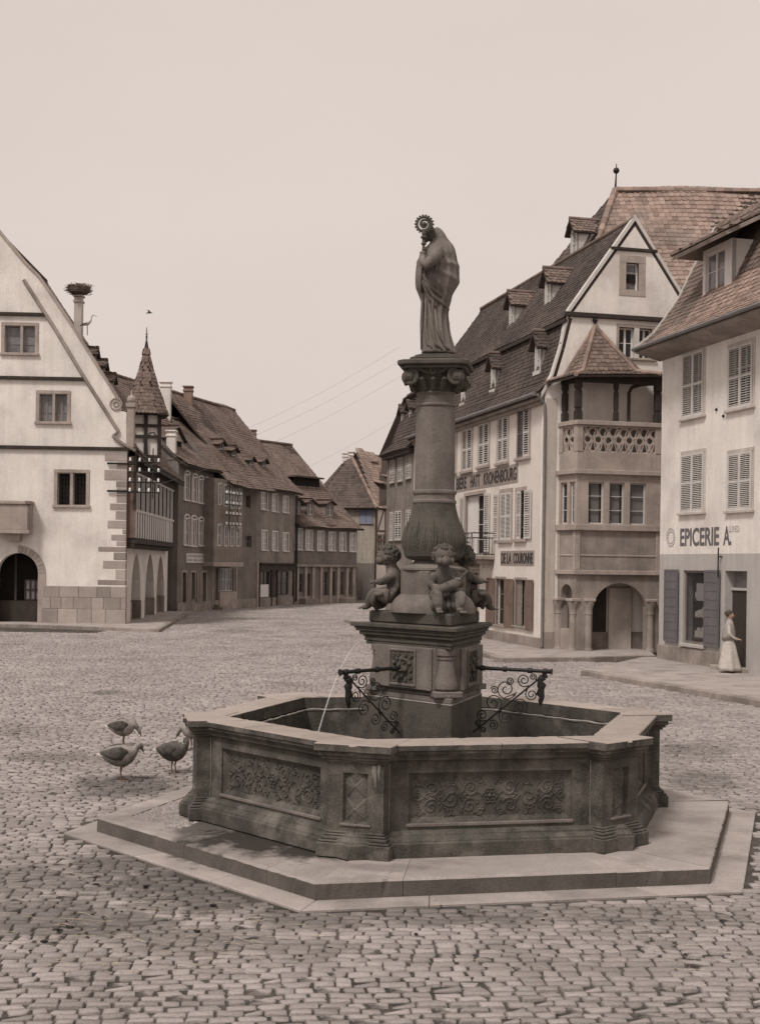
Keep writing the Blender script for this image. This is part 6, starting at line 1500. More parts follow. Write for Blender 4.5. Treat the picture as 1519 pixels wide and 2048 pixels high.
for (r0, za), (r1, zb) in zip(sp_, sp_[1:]):
    fcs = []; A = oct_(r0, za); B = oct_(r1, zb)
    for k in range(8): j = (k+1) % 8; fcs.append([TU @ Vector(A[k]), TU @ Vector(A[j]), TU @ Vector(B[j]), TU @ Vector(B[k])])
    SPD = deck(fcs, TH, .05, 'spire_roof')
    for f in fcs: tiles(f, SPD, M['tile'], .19, .2, wav=0)
mb = MB(TU); mb.tube([(0, 0, apz-.3), (0, 0, apz+.45)], [.05, .02], 6); mb.sphere((0, 0, apz+.1), .06, 8); mb.build('spire_finial', M['lead'], TH)
mb = MB(TU); mb.box(-tw*.85, tw*.85, -tw*.85, tw*.85, zE-.16, zE-.05); mb.build('turret_soffit', M['timber'], TH)
# insulator racks: one at the gallery corner, one on the wooden bay
def rack(p, nxy, name_lab, s=1.0, dirv=(1, 0)):
    rk = thing('insulator_rack', p, name_lab, 'wire rack'); rk['group'] = 'insulator racks'; nx, nz = nxy
    T = Matrix.Translation(p) @ Matrix(((dirv[0], -dirv[1], 0, 0), (dirv[1], dirv[0], 0, 0), (0, 0, 1, 0), (0, 0, 0, 1)))
    mb = MB(T)
    for x in (-.45*s, .45*s): mb.tube([(x, 0, -.3*s), (x, 0, (nz*.5+.2)*s)], .03, 5)
    for k in range(nz): mb.tube([(-.85*s, 0, .5*k*s), (.85*s, 0, .5*k*s)], .03, 5)
    mb.build('rack_frame', M['iron'], rk, recalc=False)
    for k in range(nz):
        for j in range(nx):
            x = (-.75+1.5*j/(nx-1))*s; q = MB(T); q.lathe([(.045*s, .5*k*s+.03), (.07*s, .5*k*s+.07), (.05*s, .5*k*s+.13), (.06*s, .5*k*s+.17), (.02*s, .5*k*s+.21)], 8, (x, 0)); q.build('insulator', M['porcelain'], rk, smooth='all')
    return rk
p = at(288, 985, 61.2); rack(p, (4, 4), 'dark iron rack of white insulators at the corner of the town hall', .95, (.9, .2))
mb = MB(FE.T); s0, z = fe(215, 927); mb.tube([(s0, .1, z), (LE+.5, .1, z)], .05, 6); o = mb.build('iron_arm', M['iron'], TH)
mb = MB(FE.T); s0, z = fe(215, 982); mb.tube([(s0, .1, z), (LE+.7, .1, z)], .05, 6); o = mb.build('iron_arm', M['iron'], TH)
mb = MB(); a = at(288, 985, 61.2); mb.tube([at(296, 930, 61.2), at(293, 880, 61.2), at(299, 866, 61.2), at(308, 865, 61.2), at(313, 876, 61.2)], .035, 6); mb.build('iron_arm', M['iron'], TH)

# ============================================================ houses along the left street
def row_house(lab, F, zE, ins, zR, wins, wm, s1=None, tilem='tile', frame='white', pane='glass_l', sur=None, pr=None, extra=(), rl=-.05, rr=.2, name='house', depth=None, nz=3, cheek=None, shut=None):
    Hh = thing(name, F.P(F.L/2, -ins, 0), lab, 'building')
    L = F.L
    wall(F, [(0, 0), (L, 0), (L, zE), (0, zE)], list(wins)+list(extra), M[wm], Hh, 'front_wall')
    for r in wins:
        window(F, r, Hh, frame=frame, pane=pane, nx=2, nz=nz, dep=.06, fr=.07, bar=.05)
        surround(F, r, M[sur or 'white'], Hh, .09, .025)
    box_body(F, 2*ins, 0, zE, M[wm], Hh)
    pr = pr or [(-.55, zE-.25), (.3, zE+.45), (ins, zR)]
    rfx = prof_roof(F, rl, L+rr, pr, Hh, M[tilem], mirror=2*ins, w=.27, L=.25, wav=.07)
    for s_ in (0, L):
        mb = MB(F.T); mb.add([(s_, 0, zE-.1), (s_, -.3, zE+.35), (s_, -ins, zR-.15), (s_, -2*ins+.3, zE+.35), (s_, -2*ins, zE-.1)], [(0, 1, 2, 3, 4)]); mb.build('side_gable', M[cheek or wm], Hh)
    mb = MB(F.T); mb.box(0, L, -.05, .28, zE-.3, zE-.12); mb.build('eaves_cornice', M['timber'], Hh)
    mb = MB(F.T); mb.box(0, L, 0, .07, 0, .6); mb.build('plinth', M['sand_d'], Hh)
    return Hh, pr
K1, K2, K3, K4 = Vector((-12.35, 79.2)), Vector((-10.95, 85.3)), Vector((-8.75, 91.6)), Vector((-6.5, 99.0))
K5 = Vector((-1.9, 105.4))
F1 = Face(K1, K2); F3 = Face(K3, K4); F4 = Face(K4, K5)
def ar(F, x0, y0, x1, y1): 
    a, b, c_, d_ = F.rect(x0, y0, x1, y1); return (a, b, c_, d_)
w1 = [ar(F1, *t) for t in ((369, 950, 377.5, 1000), (384.5, 956, 392.5, 1003), (397, 960, 405, 1006), (409.5, 963, 417.5, 1008), (368.5, 1038, 377, 1090), (382.5, 1040, 391.5, 1092), (397, 1043, 405.5, 1091), (410.5, 1045, 419, 1091))]
x1 = [ar(F1, *t) for t in ((364, 1145, 372, 1200), (382, 1145, 390, 1198), (404, 1145, 412, 1196))]; x1 = [(a, b, .1, d_) if k != 1 else (a, b, c_, d_) for k, (a, b, c_, d_) in enumerate(x1)]
H1, pr1 = row_house('dark rendered house with two rows of white arched windows beside the town hall', F1, 9.35, 5.2, 14.9, w1, 'dark_plaster', extra=x1, pr=[(-.6, 9.05), (.6, 9.8), (1.5, 10.6), (5.2, 14.9)], rr=.15, nz=2, pane='glass_l')
for r in w1:                                          # arched heads
    mb = MB(F1.T); c_ = (r[0]+r[1])/2; hw_ = (r[1]-r[0])/2+.09
    mb.tube([(c_+hw_*math.cos(k*math.pi/8), .03, r[3]+.05+.22*math.sin(k*math.pi/8)) for k in range(9)], .06, 5); mb.build('arched_head', M['white'], H1)
for r in x1: mb = MB(F1.T); mb.box(r[0], r[1], -.25, -.2, r[2], r[3]); mb.build('door', M['timber_g'], H1); surround(F1, r, M['sand'], H1, .12, .03, sill=False)
for t in ((373, 1148, 378, 1205), (391.5, 1146, 396, 1204), (397, 1146, 402, 1204)): r = ar(F1, *t); mb = MB(F1.T); mb.box(r[0], r[1], .03, .07, .5, r[3]); mb.build('shutter', M['timber_g'], H1)
r = ar(F1, 371.5, 1107, 411.5, 1126); mb = MB(F1.T); mb.box(r[0], r[1], 0, .06, r[2], r[3]); sg = mb.build('shop_sign', M['shutter'], H1)
mb = MB(F1.T)
for row in (.62, .2):
    for k in range(16):
        if row == .2 and k % 5 == 4: continue
        x = r[0]+.2+(r[1]-r[0]-.4)*k/16; zz0 = r[2]+(r[3]-r[2])*row; h = (r[3]-r[2])*.2
        mb.box(x, x+.05, .06, .068, zz0, zz0+h); mb.box(x+.05, x+.13, .06, .067, zz0+(h-.03 if k % 2 else 0), zz0+(h if k % 2 else .03))
mb.build('worn_lettering', M['letter_g'], sg, recalc=False)
mb = MB(F1.T); rr_ = w1[7]; rn = random.Random(4)
for k in range(160):
    x, z = rn.uniform(rr_[0]-.1, rr_[0]+.5), rn.uniform(rr_[2]-.3, rr_[3]-.1); a = rn.uniform(0, 3); mb.add([(x, .12+rn.uniform(0, .12), z), (x+.09*math.cos(a), .2, z+.09*math.sin(a)), (x+.05, .22, z+.12)], [(0, 1, 2)])
PLT = mb.build('climbing_plant', M['leaf'], None, recalc=False); tag(PLT, 'small green plant climbing at the arched window of the dark house beside the town hall', 'plant')
s_, ins, z = F1.on_profile(390, 925, pr1); dormer(F1, s_, max(ins, 1.2), z, 2.6, 1.5, H1, pr1, 'plaster_side', 'tile', rp=.3, pane='dark')
cp = at(342, 945, 80); chimney(cp, .55, .55, at(342, 864, 80).z-cp.z, '', H1, 'plaster')
cp = at(331, 800, 86); chimney(cp-Vector((0, 0, 2)), .7, .5, 2+at(331, 766, 86).z-cp.z, '', H1, 'plaster'); cp = at(376, 815, 92); chimney(cp-Vector((0, 0, 1.5)), .6, .6, 1.5+at(376, 775, 92).z-cp.z, '', H1, 'brick')

# house with the wooden bay
F2 = Face(K2, K3); zB2 = 8.6
s2 = F2.uv(431, 1180)[0], F2.uv(446, 1180)[0], F2.uv(468, 1180)[0]
xw = [F2.rect(491, 990, 501, 1015), F2.rect(490, 1072, 503, 1095)]; shopw = ar(F2, 441, 1137, 467, 1182); drw = ar(F2, 428, 1137, 436, 1200); drw = (drw[0], drw[1], .15, drw[3])
H2, pr2 = row_house('narrow house with a projecting wooden bay and drooping tiled roof', F2, zB2, 4.4, 12.6, [], 'dark_plaster', extra=xw+[shopw, drw], pr=[(-1.35, 8.15), (.2, 9.2), (1.6, 10.9), (4.4, 12.9)], rr=.3)
for r in xw: window(F2, r, H2, frame='timber_g', pane='glass', nx=2, nz=2)
window(F2, shopw, H2, frame='shutter', pane='glass_l', nx=4, nz=2, dep=.1); mb = MB(F2.T); mb.box(drw[0], drw[1], -.2, -.15, drw[2], drw[3]); mb.build('door', M['timber_g'], H2)
a, b = F2.uv(424, 1180)[0], F2.uv(473, 1180)[0]; mb = MB(F2.T); mb.box(a, b, 0, .04, shopw[3]+.1, shopw[3]+.3); mb.box(a, a+.12, 0, .04, 0, shopw[3]+.1); mb.box(b-.15, b, 0, .05, 0, shopw[3]+.1); mb.build('shop_frame', M['sand'], H2)
mb = MB(F2.T); mb.box(drw[1]+.05, b-.15, 0, .12, 0, shopw[2]-.05); mb.build('stall_riser', M['sand'], H2); mb = MB(F2.T); mb.box(drw[0]-.3, drw[1]+.5, .0, .8, -.02, .17); mb.box(drw[0]-.1, drw[1]+.3, .0, .45, .17, .32); mb.build('door_step', M['sand_d'], H2, bevel=.02)
ba, bb = F2.uv(427, 1060, .95)[0], F2.uv(485, 1060, .95)[0]; bz0 = F2.uv(455, 1124, .95)[1]; bz1 = F2.uv(450, 965, .95)[1]
def fr_(F, t): return F.rect(*t, off=.95)
FBY = Face(F2.P(0, .95, 0).to_2d(), F2.P(F2.L, .95, 0).to_2d())
bw = [FBY.rect(*t) for t in ((437, 968, 443, 1010), (448, 970, 456, 1013), (461, 974, 469, 1017), (473, 977, 482, 1018), (435, 1050, 443, 1092), (449, 1052, 456, 1093), (461, 1054, 468, 1093), (473, 1055, 481, 1093))]
wall(FBY, [(ba, bz0), (bb, bz0), (bb, bz1+.2), (ba, bz1+.2)], bw, M['timber_g'], H2, 'bay_front', .15)
for r in bw: window(FBY, r, H2, frame='white', pane='glass_l', nx=1, nz=2, dep=.04, fr=.07); surround(FBY, r, M['shutter'], H2, .07, .03, sill=False)
mb = MB(F2.T); [mb.add([(x, 0, bz0), (x, .82, bz0), (x, .82, bz1+.2), (x, 0, bz1+.2)], [(0, 1, 2, 3)]) for x in (ba+.01, bb-.01)]; mb.add([(ba, 0, bz0+.01), (bb, 0, bz0+.01), (bb, .9, bz0+.01), (ba, .9, bz0+.01)], [(0, 1, 2, 3)]); mb.build('bay_side', M['timber_g'], H2)
mb = MB(FBY.T); mb.box(ba-.05, bb+.05, -.9, .08, bz0-.3, bz0); mb.build('bay_corbel', M['sand'], H2, bevel=.02)
zm_ = FBY.uv(455, 1032)[1]
n = int((bb-ba)/.22)
for k in range(n):
    x = ba+(bb-ba)*k/n
    for za_, zb_ in ((bz0+.02, F2.uv(455, 1100, .95)[1]),): q = MB(FBY.T); q.box(x+.01, x+(bb-ba)/n-.01, 0, .03, za_, zb_); q.build('board', M['timber_g'], H2)
p = FBY.P((ba+bb)/2, .35, FBY.uv(455, 1048)[1]-.1); rack(p, (5, 4), 'tall iron rack of white insulators on the wooden bay', 1.35, (FBY.d.x, FBY.d.y))
s_, ins, z = F2.on_profile(407, 920, pr2)
for px, py in ((443, 905), (468, 918)):
    s_, ins, z = F2.on_profile(px, py, pr2); dormer(F2, s_, ins, z, .9, .6, H2, pr2, 'timber_g', 'tile', rp=.3, pane='dark')

# tall house with three windows across
w3_ = [ar(F3, *t) for t in ((522.5, 983, 534, 1019), (544.5, 988, 555, 1023), (566, 993, 576, 1025), (523.5, 1062, 534, 1100), (544.5, 1064, 554.5, 1101), (566, 1067, 576, 1102))]
shp = [ar(F3, 519, 1143, 540, 1195), ar(F3, 553, 1143, 577, 1190), ar(F3, 544, 1143, 551, 1208)]; shp[2] = (shp[2][0], shp[2][1], .1, shp[2][3])
H3, pr3 = row_house('tall grey-brown house with three white windows per floor and a dark wooden shopfront', F3, 8.7, 5.2, 14.9, w3_, 'dark_plaster_b', pane='glass_w', extra=shp, pr=[(-.6, 8.4), (.4, 9.3), (5.2, 14.9)], rl=-4.2, rr=.15, cheek='dark_plaster_b')
for r in shp[:2]: window(F3, r, H3, frame='timber', pane='glass', nx=2, nz=2, dep=.08)
mb = MB(F3.T); r = shp[2]; mb.box(r[0], r[1], -.3, -.25, r[2], r[3]); mb.build('door', M['timber'], H3)
a, b, zt_ = F3.uv(513, 1180)[0]+.25, F3.uv(586, 1180)[0], shp[0][3]
mb = MB(F3.T); mb.box(a, b, 0, .18, zt_+.08, zt_+.5); mb.box(a, b, 0, .3, zt_+.5, zt_+.62); [mb.box(x, x+.18, 0, .12, 0, zt_+.08) for x in (a, shp[0][1]+.02, shp[2][1]+.02, b-.18)]; mb.build('shopfront', M['timber'], H3, bevel=.015)
r = ar(F3, 520.5, 1169, 537, 1194); mb = MB(F3.T); mb.box(r[0], r[1], -.02, 0, r[2], r[3]); mb.build('notice', M['white'], H3)
mb = MB(F3.T); mb.box(0, .22, 0, .14, 0, zt_+.7); mb.build('corner_pier', M['sand'], H3)
cp = at(505, 885, 101); chimney(cp-Vector((0, 0, 1.5)), .5, .5, 1.5+at(505, 862, 101).z-cp.z, '', H3, 'brick')
s_, ins, z = F3.on_profile(504, 930, pr3)
for px, py in ((503, 935), (528, 938)): s_, ins, z = F3.on_profile(px, py, pr3); dormer(F3, s_, ins, z, .8, .55, H3, pr3, 'timber_g', 'tile', rp=.3, pane='dark')
mb = MB(F3.T); mb.tube([(F3.L-.1, .12, 8.3), (F3.L-.1, .12, .2)], .06, 6); mb.build('downpipe', M['iron'], H3)

# long low house with six windows
w4 = [ar(F4, *t) for t in ((589.5, 1058, 603, 1099), (612, 1061, 623.5, 1100), (635.5, 1063, 647, 1101), (658, 1065, 669, 1101), (679.5, 1066, 690.5, 1102), (700, 1067, 710.5, 1103))]
sh4 = [ar(F4, 590, 1147, 606, 1185), ar(F4, 609, 1147, 620, 1206), ar(F4, 643, 1143, 656, 1192), ar(F4, 660, 1143, 670, 1206), ar(F4, 676, 1143, 688, 1190), ar(F4, 692, 1143, 702, 1190)]
sh4 = [(a, b, .15, d_) if k in (1, 3) else (a, b, c_, d_) for k, (a, b, c_, d_) in enumerate(sh4)]
H4, pr4 = row_house('long low house with six bright white windows above pillared shops', F4, 6.25, 7.2, 13.1, w4, 'dark_plaster', extra=sh4, pr=[(-.55, 5.95), (.4, 6.6), (3.4, 9.4), (7.2, 13.1)], rr=.25, rl=0, pane='glass_w')
for k, r in enumerate(sh4):
    if k in (1, 3): mb = MB(F4.T); mb.box(r[0], r[1], -.3, -.25, r[2], r[3]); mb.build('door', M['timber'], H4)
    else: window(F4, r, H4, frame='timber_g', pane='glass', nx=2, nz=2, dep=.1)
for x in (584, 590, 607, 622, 638, 657, 672, 690, 703): a = F4.uv(x, 1170)[0]; mb = MB(F4.T); mb.box(a, a+.3, 0, .14, 0, 2.85); mb.build('shop_pillar', M['sand'], H4, bevel=.02)
mb = MB(F4.T); mb.box(0, F4.L, 0, .25, 2.85, 3.05); mb.build('shop_cornice', M['sand_d'], H4, bevel=.02)
for px, py in ((593, 1027), (621, 1030), (660, 1032)):
    s_, ins, z = F4.on_profile(px, py, pr4); dormer(F4, s_, ins, z, .95, 1.0, H4, pr4, 'timber_g', 'tile', rp=.25, pane='glass_l')
s_, ins, z = F4.on_profile(617, 975, pr4)
F4d = Face(F4.P(0, -ins, 0).to_2d(), F4.P(F4.L, -ins, 0).to_2d()); 
mb = MB(F4d.T); mb.box(s_-1.9, s_+1.4, -.05, 0, z, z+.75); od = mb.build('long_dormer', M['dark'], H4); mb = MB(F4d.T); mb.box(s_-2.1, s_+1.6, -3, .35, z+.75, z+.87); mb.build('dormer_roof', M['tile_d'], od)
mb = MB(F4.T); mb.tube([(.1, .12, 6), (.1, .12, .2)], .06, 6); mb.build('downpipe', M['iron'], H4)
for k, (x, s0_) in enumerate(((596, 1.0), (676, .8))): a = F4.uv(x, 1200)[0]; mb = MB(F4.T); mb.box(a, a+1.1, .15, .75, 0, .42); tag(mb.build('stone_bench', M['sand_d'], bevel=.03), ('stone bench below the left shop window of the long low house', 'stone bench below the right shop window of the long low house')[k], 'bench', 'stone benches')

# far house closing the street
K6 = Vector((-.35, 112.0)); F5 = Face((-3.9, 113.3), K6); F5b = Face(K6, (5.5, 121))
H5 = thing('house', (1, 116, 0), 'hipped half-timbered house closing the far end of the street', 'building')
ws = F5.rect(721, 1016, 744, 1047); zE5 = 8.1
wall(F5, [(0, 0), (F5.L, 0), (F5.L, zE5), (0, zE5)], [ws], M['pale_plaster'], H5, 'front_wall'); m = (ws[0]+ws[1])/2
mb = MB(F5.T); mb.box(ws[0], m-.02, .0, .05, ws[2], ws[3]); mb.build('shutter', M['blueshut'], H5); mb = MB(F5.T); mb.box(m+.02, ws[1], .0, .05, ws[2], ws[3]); mb.build('shutter', M['blueshut'], H5); mb = MB(F5.T); mb.box(m-.02, m+.02, -.1, .06, ws[2], ws[3]); mb.build('window', M['timber_b'], H5); surround(F5, ws, M['timber_g'], H5, .08, .03)
wr = [F5b.rect(*t) for t in ((754, 1071, 762, 1103), (766, 1071, 773, 1103))]; wall(F5b, [(0, 0), (F5b.L, 0), (F5b.L, zE5), (0, zE5)], wr, M['plaster_inn'], H5, 'street_wall')
for r in wr: window(F5b, r, H5, pane='glass', frame='white'); surround(F5b, r, M['timber_g'], H5, .1, .03)
for z in (.5, 3.2, 5.2, 6.0, 8.0): mb = MB(F5b.T); mb.box(0, F5b.L, 0, .04, z-.09, z+.09); mb.build('timber_beam', M['timber_b'], H5)
for k in range(9): x = k*F5b.L/8; mb = MB(F5b.T); mb.box(max(0, x-.08), x+.08, 0, .05, 3.2, 8); mb.build('timber_stud', M['timber_b'], H5)
for k in (0, 3): x = k*F5b.L/8+.1; mb = MB(F5b.T); mb.add([(x, .045, 6.1), (x+.18, .045, 6.1), (x+1.1, .045, 7.9), (x+.92, .045, 7.9)], [(0, 1, 2, 3)]); mb.build('timber_brace', M['timber_b'], H5, recalc=False)
mb = MB(F5.T); mb.box(-.02, F5.L+.04, .0, .06, 0, 3.2); mb.build('lower_render', M['dark_plaster'], H5)
e0 = at(641, 955, 116); q0, q1, q2 = F5.P(-2.2, .5, 7.95), F5.P(F5.L+.2, .55, 7.95), F5b.P(F5b.L+.2, .5, 7.95); ap1 = at(700, 907, 117.2); ap2 = ap1+Vector((6.2, 5, -.15)); q3 = Vector((-7.5, 121, 7.95)); q4_ = Vector((1, 130, 7.95))
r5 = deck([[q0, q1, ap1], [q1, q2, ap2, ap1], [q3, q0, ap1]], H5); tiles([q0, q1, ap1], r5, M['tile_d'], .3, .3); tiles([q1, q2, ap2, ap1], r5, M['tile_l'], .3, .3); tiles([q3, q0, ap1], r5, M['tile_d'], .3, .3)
ridge([q1, ap1], r5, .16, M['tile_l']); ridge([ap1, ap2], r5, .16, M['tile_l'])
for px, py in ((740, 935), (757, 978), (770, 965)):
    p = at(px, py, 116); 
    u = None
    n_ = (q2-q1).cross(ap1-q1).normalized(); o_ = Vector((0, 0, EYE)); dv_ = at(px, py, 1)-o_; t_ = (q1-o_).dot(n_)/dv_.dot(n_); p = o_+dv_*t_
    mb = MB(Matrix.Translation(p) @ Matrix.Rotation(math.atan2(F5b.d.y, F5b.d.x), 4, 'Z')); mb.box(-.35, .35, -.35, .9, -.1, .5); dm = mb.build('dormer', M['timber'], H5); mb = MB(Matrix.Translation(p) @ Matrix.Rotation(math.atan2(F5b.d.y, F5b.d.x), 4, 'Z')); mb.add([(-.6, -.55, .45), (.6, -.55, .45), (.6, 2.4, 1.2), (-.6, 2.4, 1.2), (-.6, -.55, .57), (.6, -.55, .57), (.6, 2.4, 1.32), (-.6, 2.4, 1.32)], [(0, 1, 2, 3), (7, 6, 5, 4), (0, 1, 5, 4), (1, 2, 6, 5), (2, 3, 7, 6), (3, 0, 4, 7)]); mb.build('dormer_roof', M['tile_l'], dm)
for px, dx in ((690, 0), (701, 0)):
    cp = at(px, 938, 117); chimney(cp, .5, .5, at(px, 908 if px == 690 else 905, 117).z-cp.z, '', H5, 'plaster')
mb = MB(F5.T); mb.tube([(F5.L-.05, .12, 8), (F5.L-.05, .12, .3)], .05, 6); mb.build('downpipe', M['iron'], H5)

# roofs of houses standing behind, seen over the town hall and the row
BK = thing('house', (-18, 92, 0), 'house with plain reddish tiled roof rising behind the town hall turret', 'building')
FK = Face((-15.2, 82), (-14.0, 96)); mb = MB(FK.T); mb.box(0, FK.L, -12, 0, 0, 10); mb.build('wall', M['dark_plaster_b'], BK)
prof_roof(FK, -.4, FK.L, [(-.4, 9.8), (6.5, at(215, 702, 84).z)], BK, M['tile'], mirror=13, w=.3, L=.3)
BK2 = thing('house', (-17, 104, 0), 'house with a long dark tiled roof behind the dark street houses', 'building')
FK2 = Face((-15, 98), (-11.6, 108)); mb = MB(FK2.T); mb.box(0, FK2.L, -9, 0, 0, 10); mb.build('wall', M['dark_plaster'], BK2)
prof_roof(FK2, -5, FK2.L, [(-.4, 9.8), (4.6, 15.2)], BK2, M['tile'], mirror=9.2, w=.3, L=.3)

# ============================================================ geese
def goose(p, yaw, pose, lab, body='feather', wing='feather_d', k=1.0):
    g = thing('goose', p, lab, 'goose', 'geese on the setts')
    T = Matrix.Translation(p) @ Matrix.Rotation(yaw, 4, 'Z') @ Matrix.Diagonal((.70*k, 1.12*k, 1.04*k, 1))
    neck = pose
    body_pts = [((-.40, 0, .33), (.012, .03)), ((-.34, 0, .335), (.05, .07)), ((-.24, 0, .33), (.10, .115)), ((-.10, 0, .315), (.135, .145)), ((.04, 0, .315), (.14, .145)), ((.15, 0, .335), (.115, .11)), ((.215, 0, .365), (.08, .075))]
    path = body_pts+[(q, (r, r)) for q, r in neck]
    # smooth the spine
    mb = MB(T); P = [Vector(a) for a, _ in path]; Rv = [b for _, b in path]; Q = []; RQ = []
    for i in range(len(P)-1):
        p0, p1, p2, p3 = P[max(i-1, 0)], P[i], P[i+1], P[min(i+2, len(P)-1)]
        for t in (0, .5):
            Q.append(.5*((2*p1)+(p2-p0)*t+(2*p0-5*p1+4*p2-p3)*t*t+(3*p1-p0-3*p2+p3)*t**3)); RQ.append(tuple(Rv[i][j]*(1-t)+Rv[i+1][j]*t for j in (0, 1)))
    Q.append(P[-1]); RQ.append(Rv[-1])
    mb.tube(Q, RQ, 14)
    b = mb.build('body', M[body], g, smooth='all')
    hd = P[-1]; dr = (P[-1]-P[-2]).normalized()
    mb = MB(T); mb.sphere(hd, .038, 10, sq=(1.15, .85, .95)); mb.build('head', M[body], b, smooth='all')
    mb = MB(T); bd = (dr+Vector((.2, 0, -.5))).normalized(); mb.tube([hd+bd*.025, hd+bd*.06, hd+bd*.09], [.02, .016, .007], 8); mb.build('beak', M['leg'], b, smooth='all')
    for s in (-1, 1):
        mb = MB(T); mb.tube([(.10, s*.11, .37), (-.02, s*.145, .36), (-.16, s*.135, .36), (-.30, s*.08, .355), (-.40, s*.03, .35)], [(.03, .012), (.085, .03), (.08, .03), (.045, .02), (.01, .008)], 10); mb.build('wing', M[wing], b, smooth='all')
        mb = MB(T); x = .0; mb.tube([(x, s*.07, .2), (x-.02, s*.065, .11), (x, s*.065, .012)], [.024, .013, .011], 8)
        for j in (-1, 0, 1): mb.tube([(x, s*.065, .014), (x+.075, s*.065+j*.03, .008)], [.01, .006], 5)
        mb.add([(x, s*.065, .01), (x+.07, s*.065-.03, .007), (x+.078, s*.065, .007), (x+.07, s*.065+.03, .007)], [(0, 1, 2, 3)]); mb.build('leg', M['leg'], b, smooth=50)
    mb = MB(T); mb.tube([(-.32, 0, .31), (-.40, 0, .325), (-.46, 0, .345)], [(.03, .06), (.018, .055), (.006, .03)], 8); mb.build('tail', M['feather_w'], b, smooth='all')
    return g
feed = [((.26, 0, .35), .06), ((.31, 0, .31), .046), ((.345, 0, .27), .038), ((.365, 0, .245), .038)]
preen = [((.25, 0, .40), .06), ((.265, .02, .455), .046), ((.235, .06, .485), .04), ((.18, .09, .46), .038)]
turned = [((.25, 0, .39), .06), ((.295, .01, .435), .046), ((.33, .03, .44), .04), ((.355, .05, .41), .04)]
goose(ground(248, 1494), R(5), feed, 'grey goose with dark wing bending down to feed, farthest of the geese on the setts', 'feather', 'feather_d', 1.0)
goose(ground(243, 1562), R(12), turned, 'grey goose turning its head aside, nearest of the geese to the camera', 'feather', 'feather_d', 1.1)
goose(ground(348, 1548), R(-12), preen, 'dark goose preening beside the left corner of the fountain', 'feather_d', 'feather_d', 1.0)
goose(ground(384, 1500), R(170), feed, 'pale goose half hidden behind the left corner of the fountain', 'feather', 'feather', 1.0)
# bird in the air
bp_ = at(298, 626, 60); bd_ = thing('bird', bp_, 'small dark bird flying in the sky above the turret', 'bird')
mb = MB(Matrix.Translation(bp_)); mb.tube([(-.15, 0, 0), (-.05, 0, .01), (.08, 0, .02), (.16, 0, .01)], [.01, .035, .03, .008], 8); bb_ = mb.build('body', M['feather_d'], bd_, smooth='all')
for s in (-1, 1): mb = MB(Matrix.Translation(bp_)); mb.tube([(.03, 0, .02), (.0, s*.15, .10), (-.08, s*.3, .06)], [(.012, .05), (.01, .045), (.004, .01)], 6); mb.build('wing', M['feather_d'], bb_, smooth='all')
# stork standing on the roof by the gable
sp0 = at(175, 667, 63); SK = thing('stork', sp0, 'stork standing on the town hall roof edge just right of the nest', 'stork')
T = Matrix.Translation(sp0-Vector((0, 0, .1))); mb = MB(T); mb.tube([(-.3, 0, .5), (-.15, 0, .56), (.02, 0, .62), (.14, 0, .72), (.18, 0, .86), (.2, 0, .95), (.22, 0, 1.0)], [(.02, .03), (.09, .09), (.11, .1), (.06, .05), (.03, .03), (.035, .035), (.03, .03)], 10); kb = mb.build('body', M['feather_w'], SK, smooth='all')
mb = MB(T); mb.tube([(.23, 0, 1.0), (.48, 0, .93)], [.018, .005], 6); mb.build('beak', M['leg'], kb); mb = MB(T); mb.tube([(.0, .0, .6), (-.2, 0, .56), (-.38, 0, .46)], [(.05, .12), (.05, .11), (.01, .03)], 8); mb.build('wing', M['feather_d'], kb, smooth='all')
for s in (-1, 1): mb = MB(T); mb.tube([(-.02, s*.04, .52), (-.01, s*.04, .02)], .014, 5); mb.build('leg', M['leg'], kb)

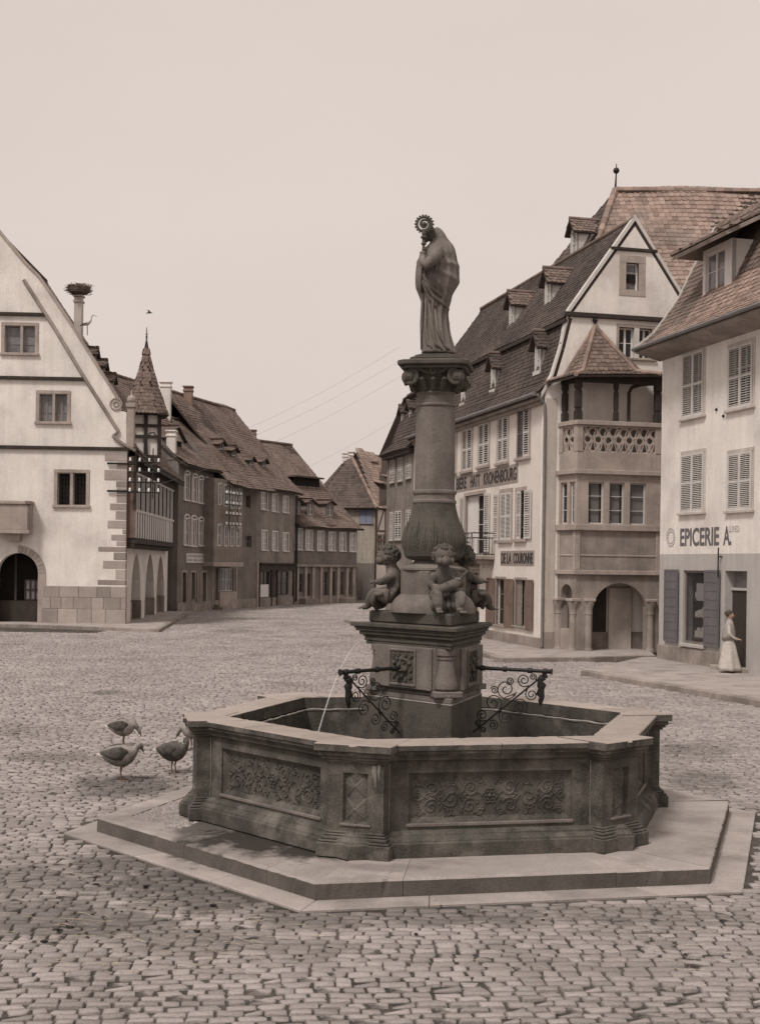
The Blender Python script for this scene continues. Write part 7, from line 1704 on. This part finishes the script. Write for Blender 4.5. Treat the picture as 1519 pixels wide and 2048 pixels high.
# overhead wires
for k, (a, b) in enumerate((((300, 930), (797, 694)), ((300, 945), (797, 722)), ((305, 972), (800, 752)), ((455, 1000), (905, 770)))):
    A = at(*a, 61 if k < 3 else 86); B = at(*b, 66); mb = MB(); mb.tube([A.lerp(B, t/24)-Vector((0, 0, .5*4*(t/24)*(1-t/24))) for t in range(25)], .004, 4)
    wr_ = mb.build('overhead_wire', M['lead'], recalc=False); tag(wr_, ('topmost thin wire running from the town hall rack to the inn', 'middle thin wire running from the town hall rack to the inn', 'lowest thin wire running from the town hall rack to the inn', 'thin wire running from the wooden bay rack to the inn')[k], 'wire', 'overhead wires')
# litter on the setts: dung, straw, damp blots
mb = MB(); rn = random.Random(11)
for px, py, n, sp in ((215, 1772, 5, .1), (285, 1775, 2, .05), (390, 1815, 5, .1), (210, 1825, 6, .12), (250, 1690, 2, .1), (200, 1860, 9, .25), (90, 1890, 8, .3), (860, 1812, 4, .1), (300, 1850, 3, .2), (600, 1905, 5, .3), (1310, 1345, 1, .05), (430, 1790, 3, .15)):
    c = ground(px, py)
    for k in range(max(1, n//2)): mb.sphere(c+Vector((rn.gauss(0, sp), rn.gauss(0, sp*.7), .006)), rn.uniform(.010, .028), 7, sq=(1.5, 1.1, .4))
mb.build('dung_lumps', M['dung'], kind='stuff', smooth='all', recalc=False)
mb = MB()
for k in range(420):
    px, py = rn.uniform(40, 1480), 1640+310*rn.random()**.7
    if rn.random() < .55: px = rn.gauss(300, 180)
    c = ground(px, py); dx_, dy_ = c.x-FC.x, c.y-FC.y
    if math.hypot(dx_, dy_) < 4.4: continue
    a = rn.uniform(0, math.pi); L = rn.uniform(.03, .12)*(2.4 if rn.random() < .06 else 1); d = Vector((math.cos(a), math.sin(a)*.6, 0))*L; z = Vector((0, 0, .014))
    mb.tube([c-d+z, c+z*1.6+Vector((rn.gauss(0, .006), rn.gauss(0, .006), 0)), c+d+z], .0017, 3)
mb.build('straw', M['straw'], kind='stuff', recalc=False)
mb = MB()
for k in range(60): c = ground(rn.uniform(50, 1480), rn.uniform(1300, 1900)); mb.sphere(c+Vector((0, 0, .008)), rn.uniform(.006, .016), 6, sq=(1.3, 1, .6))
mb.build('small_debris', M['dung'], kind='stuff', recalc=False)
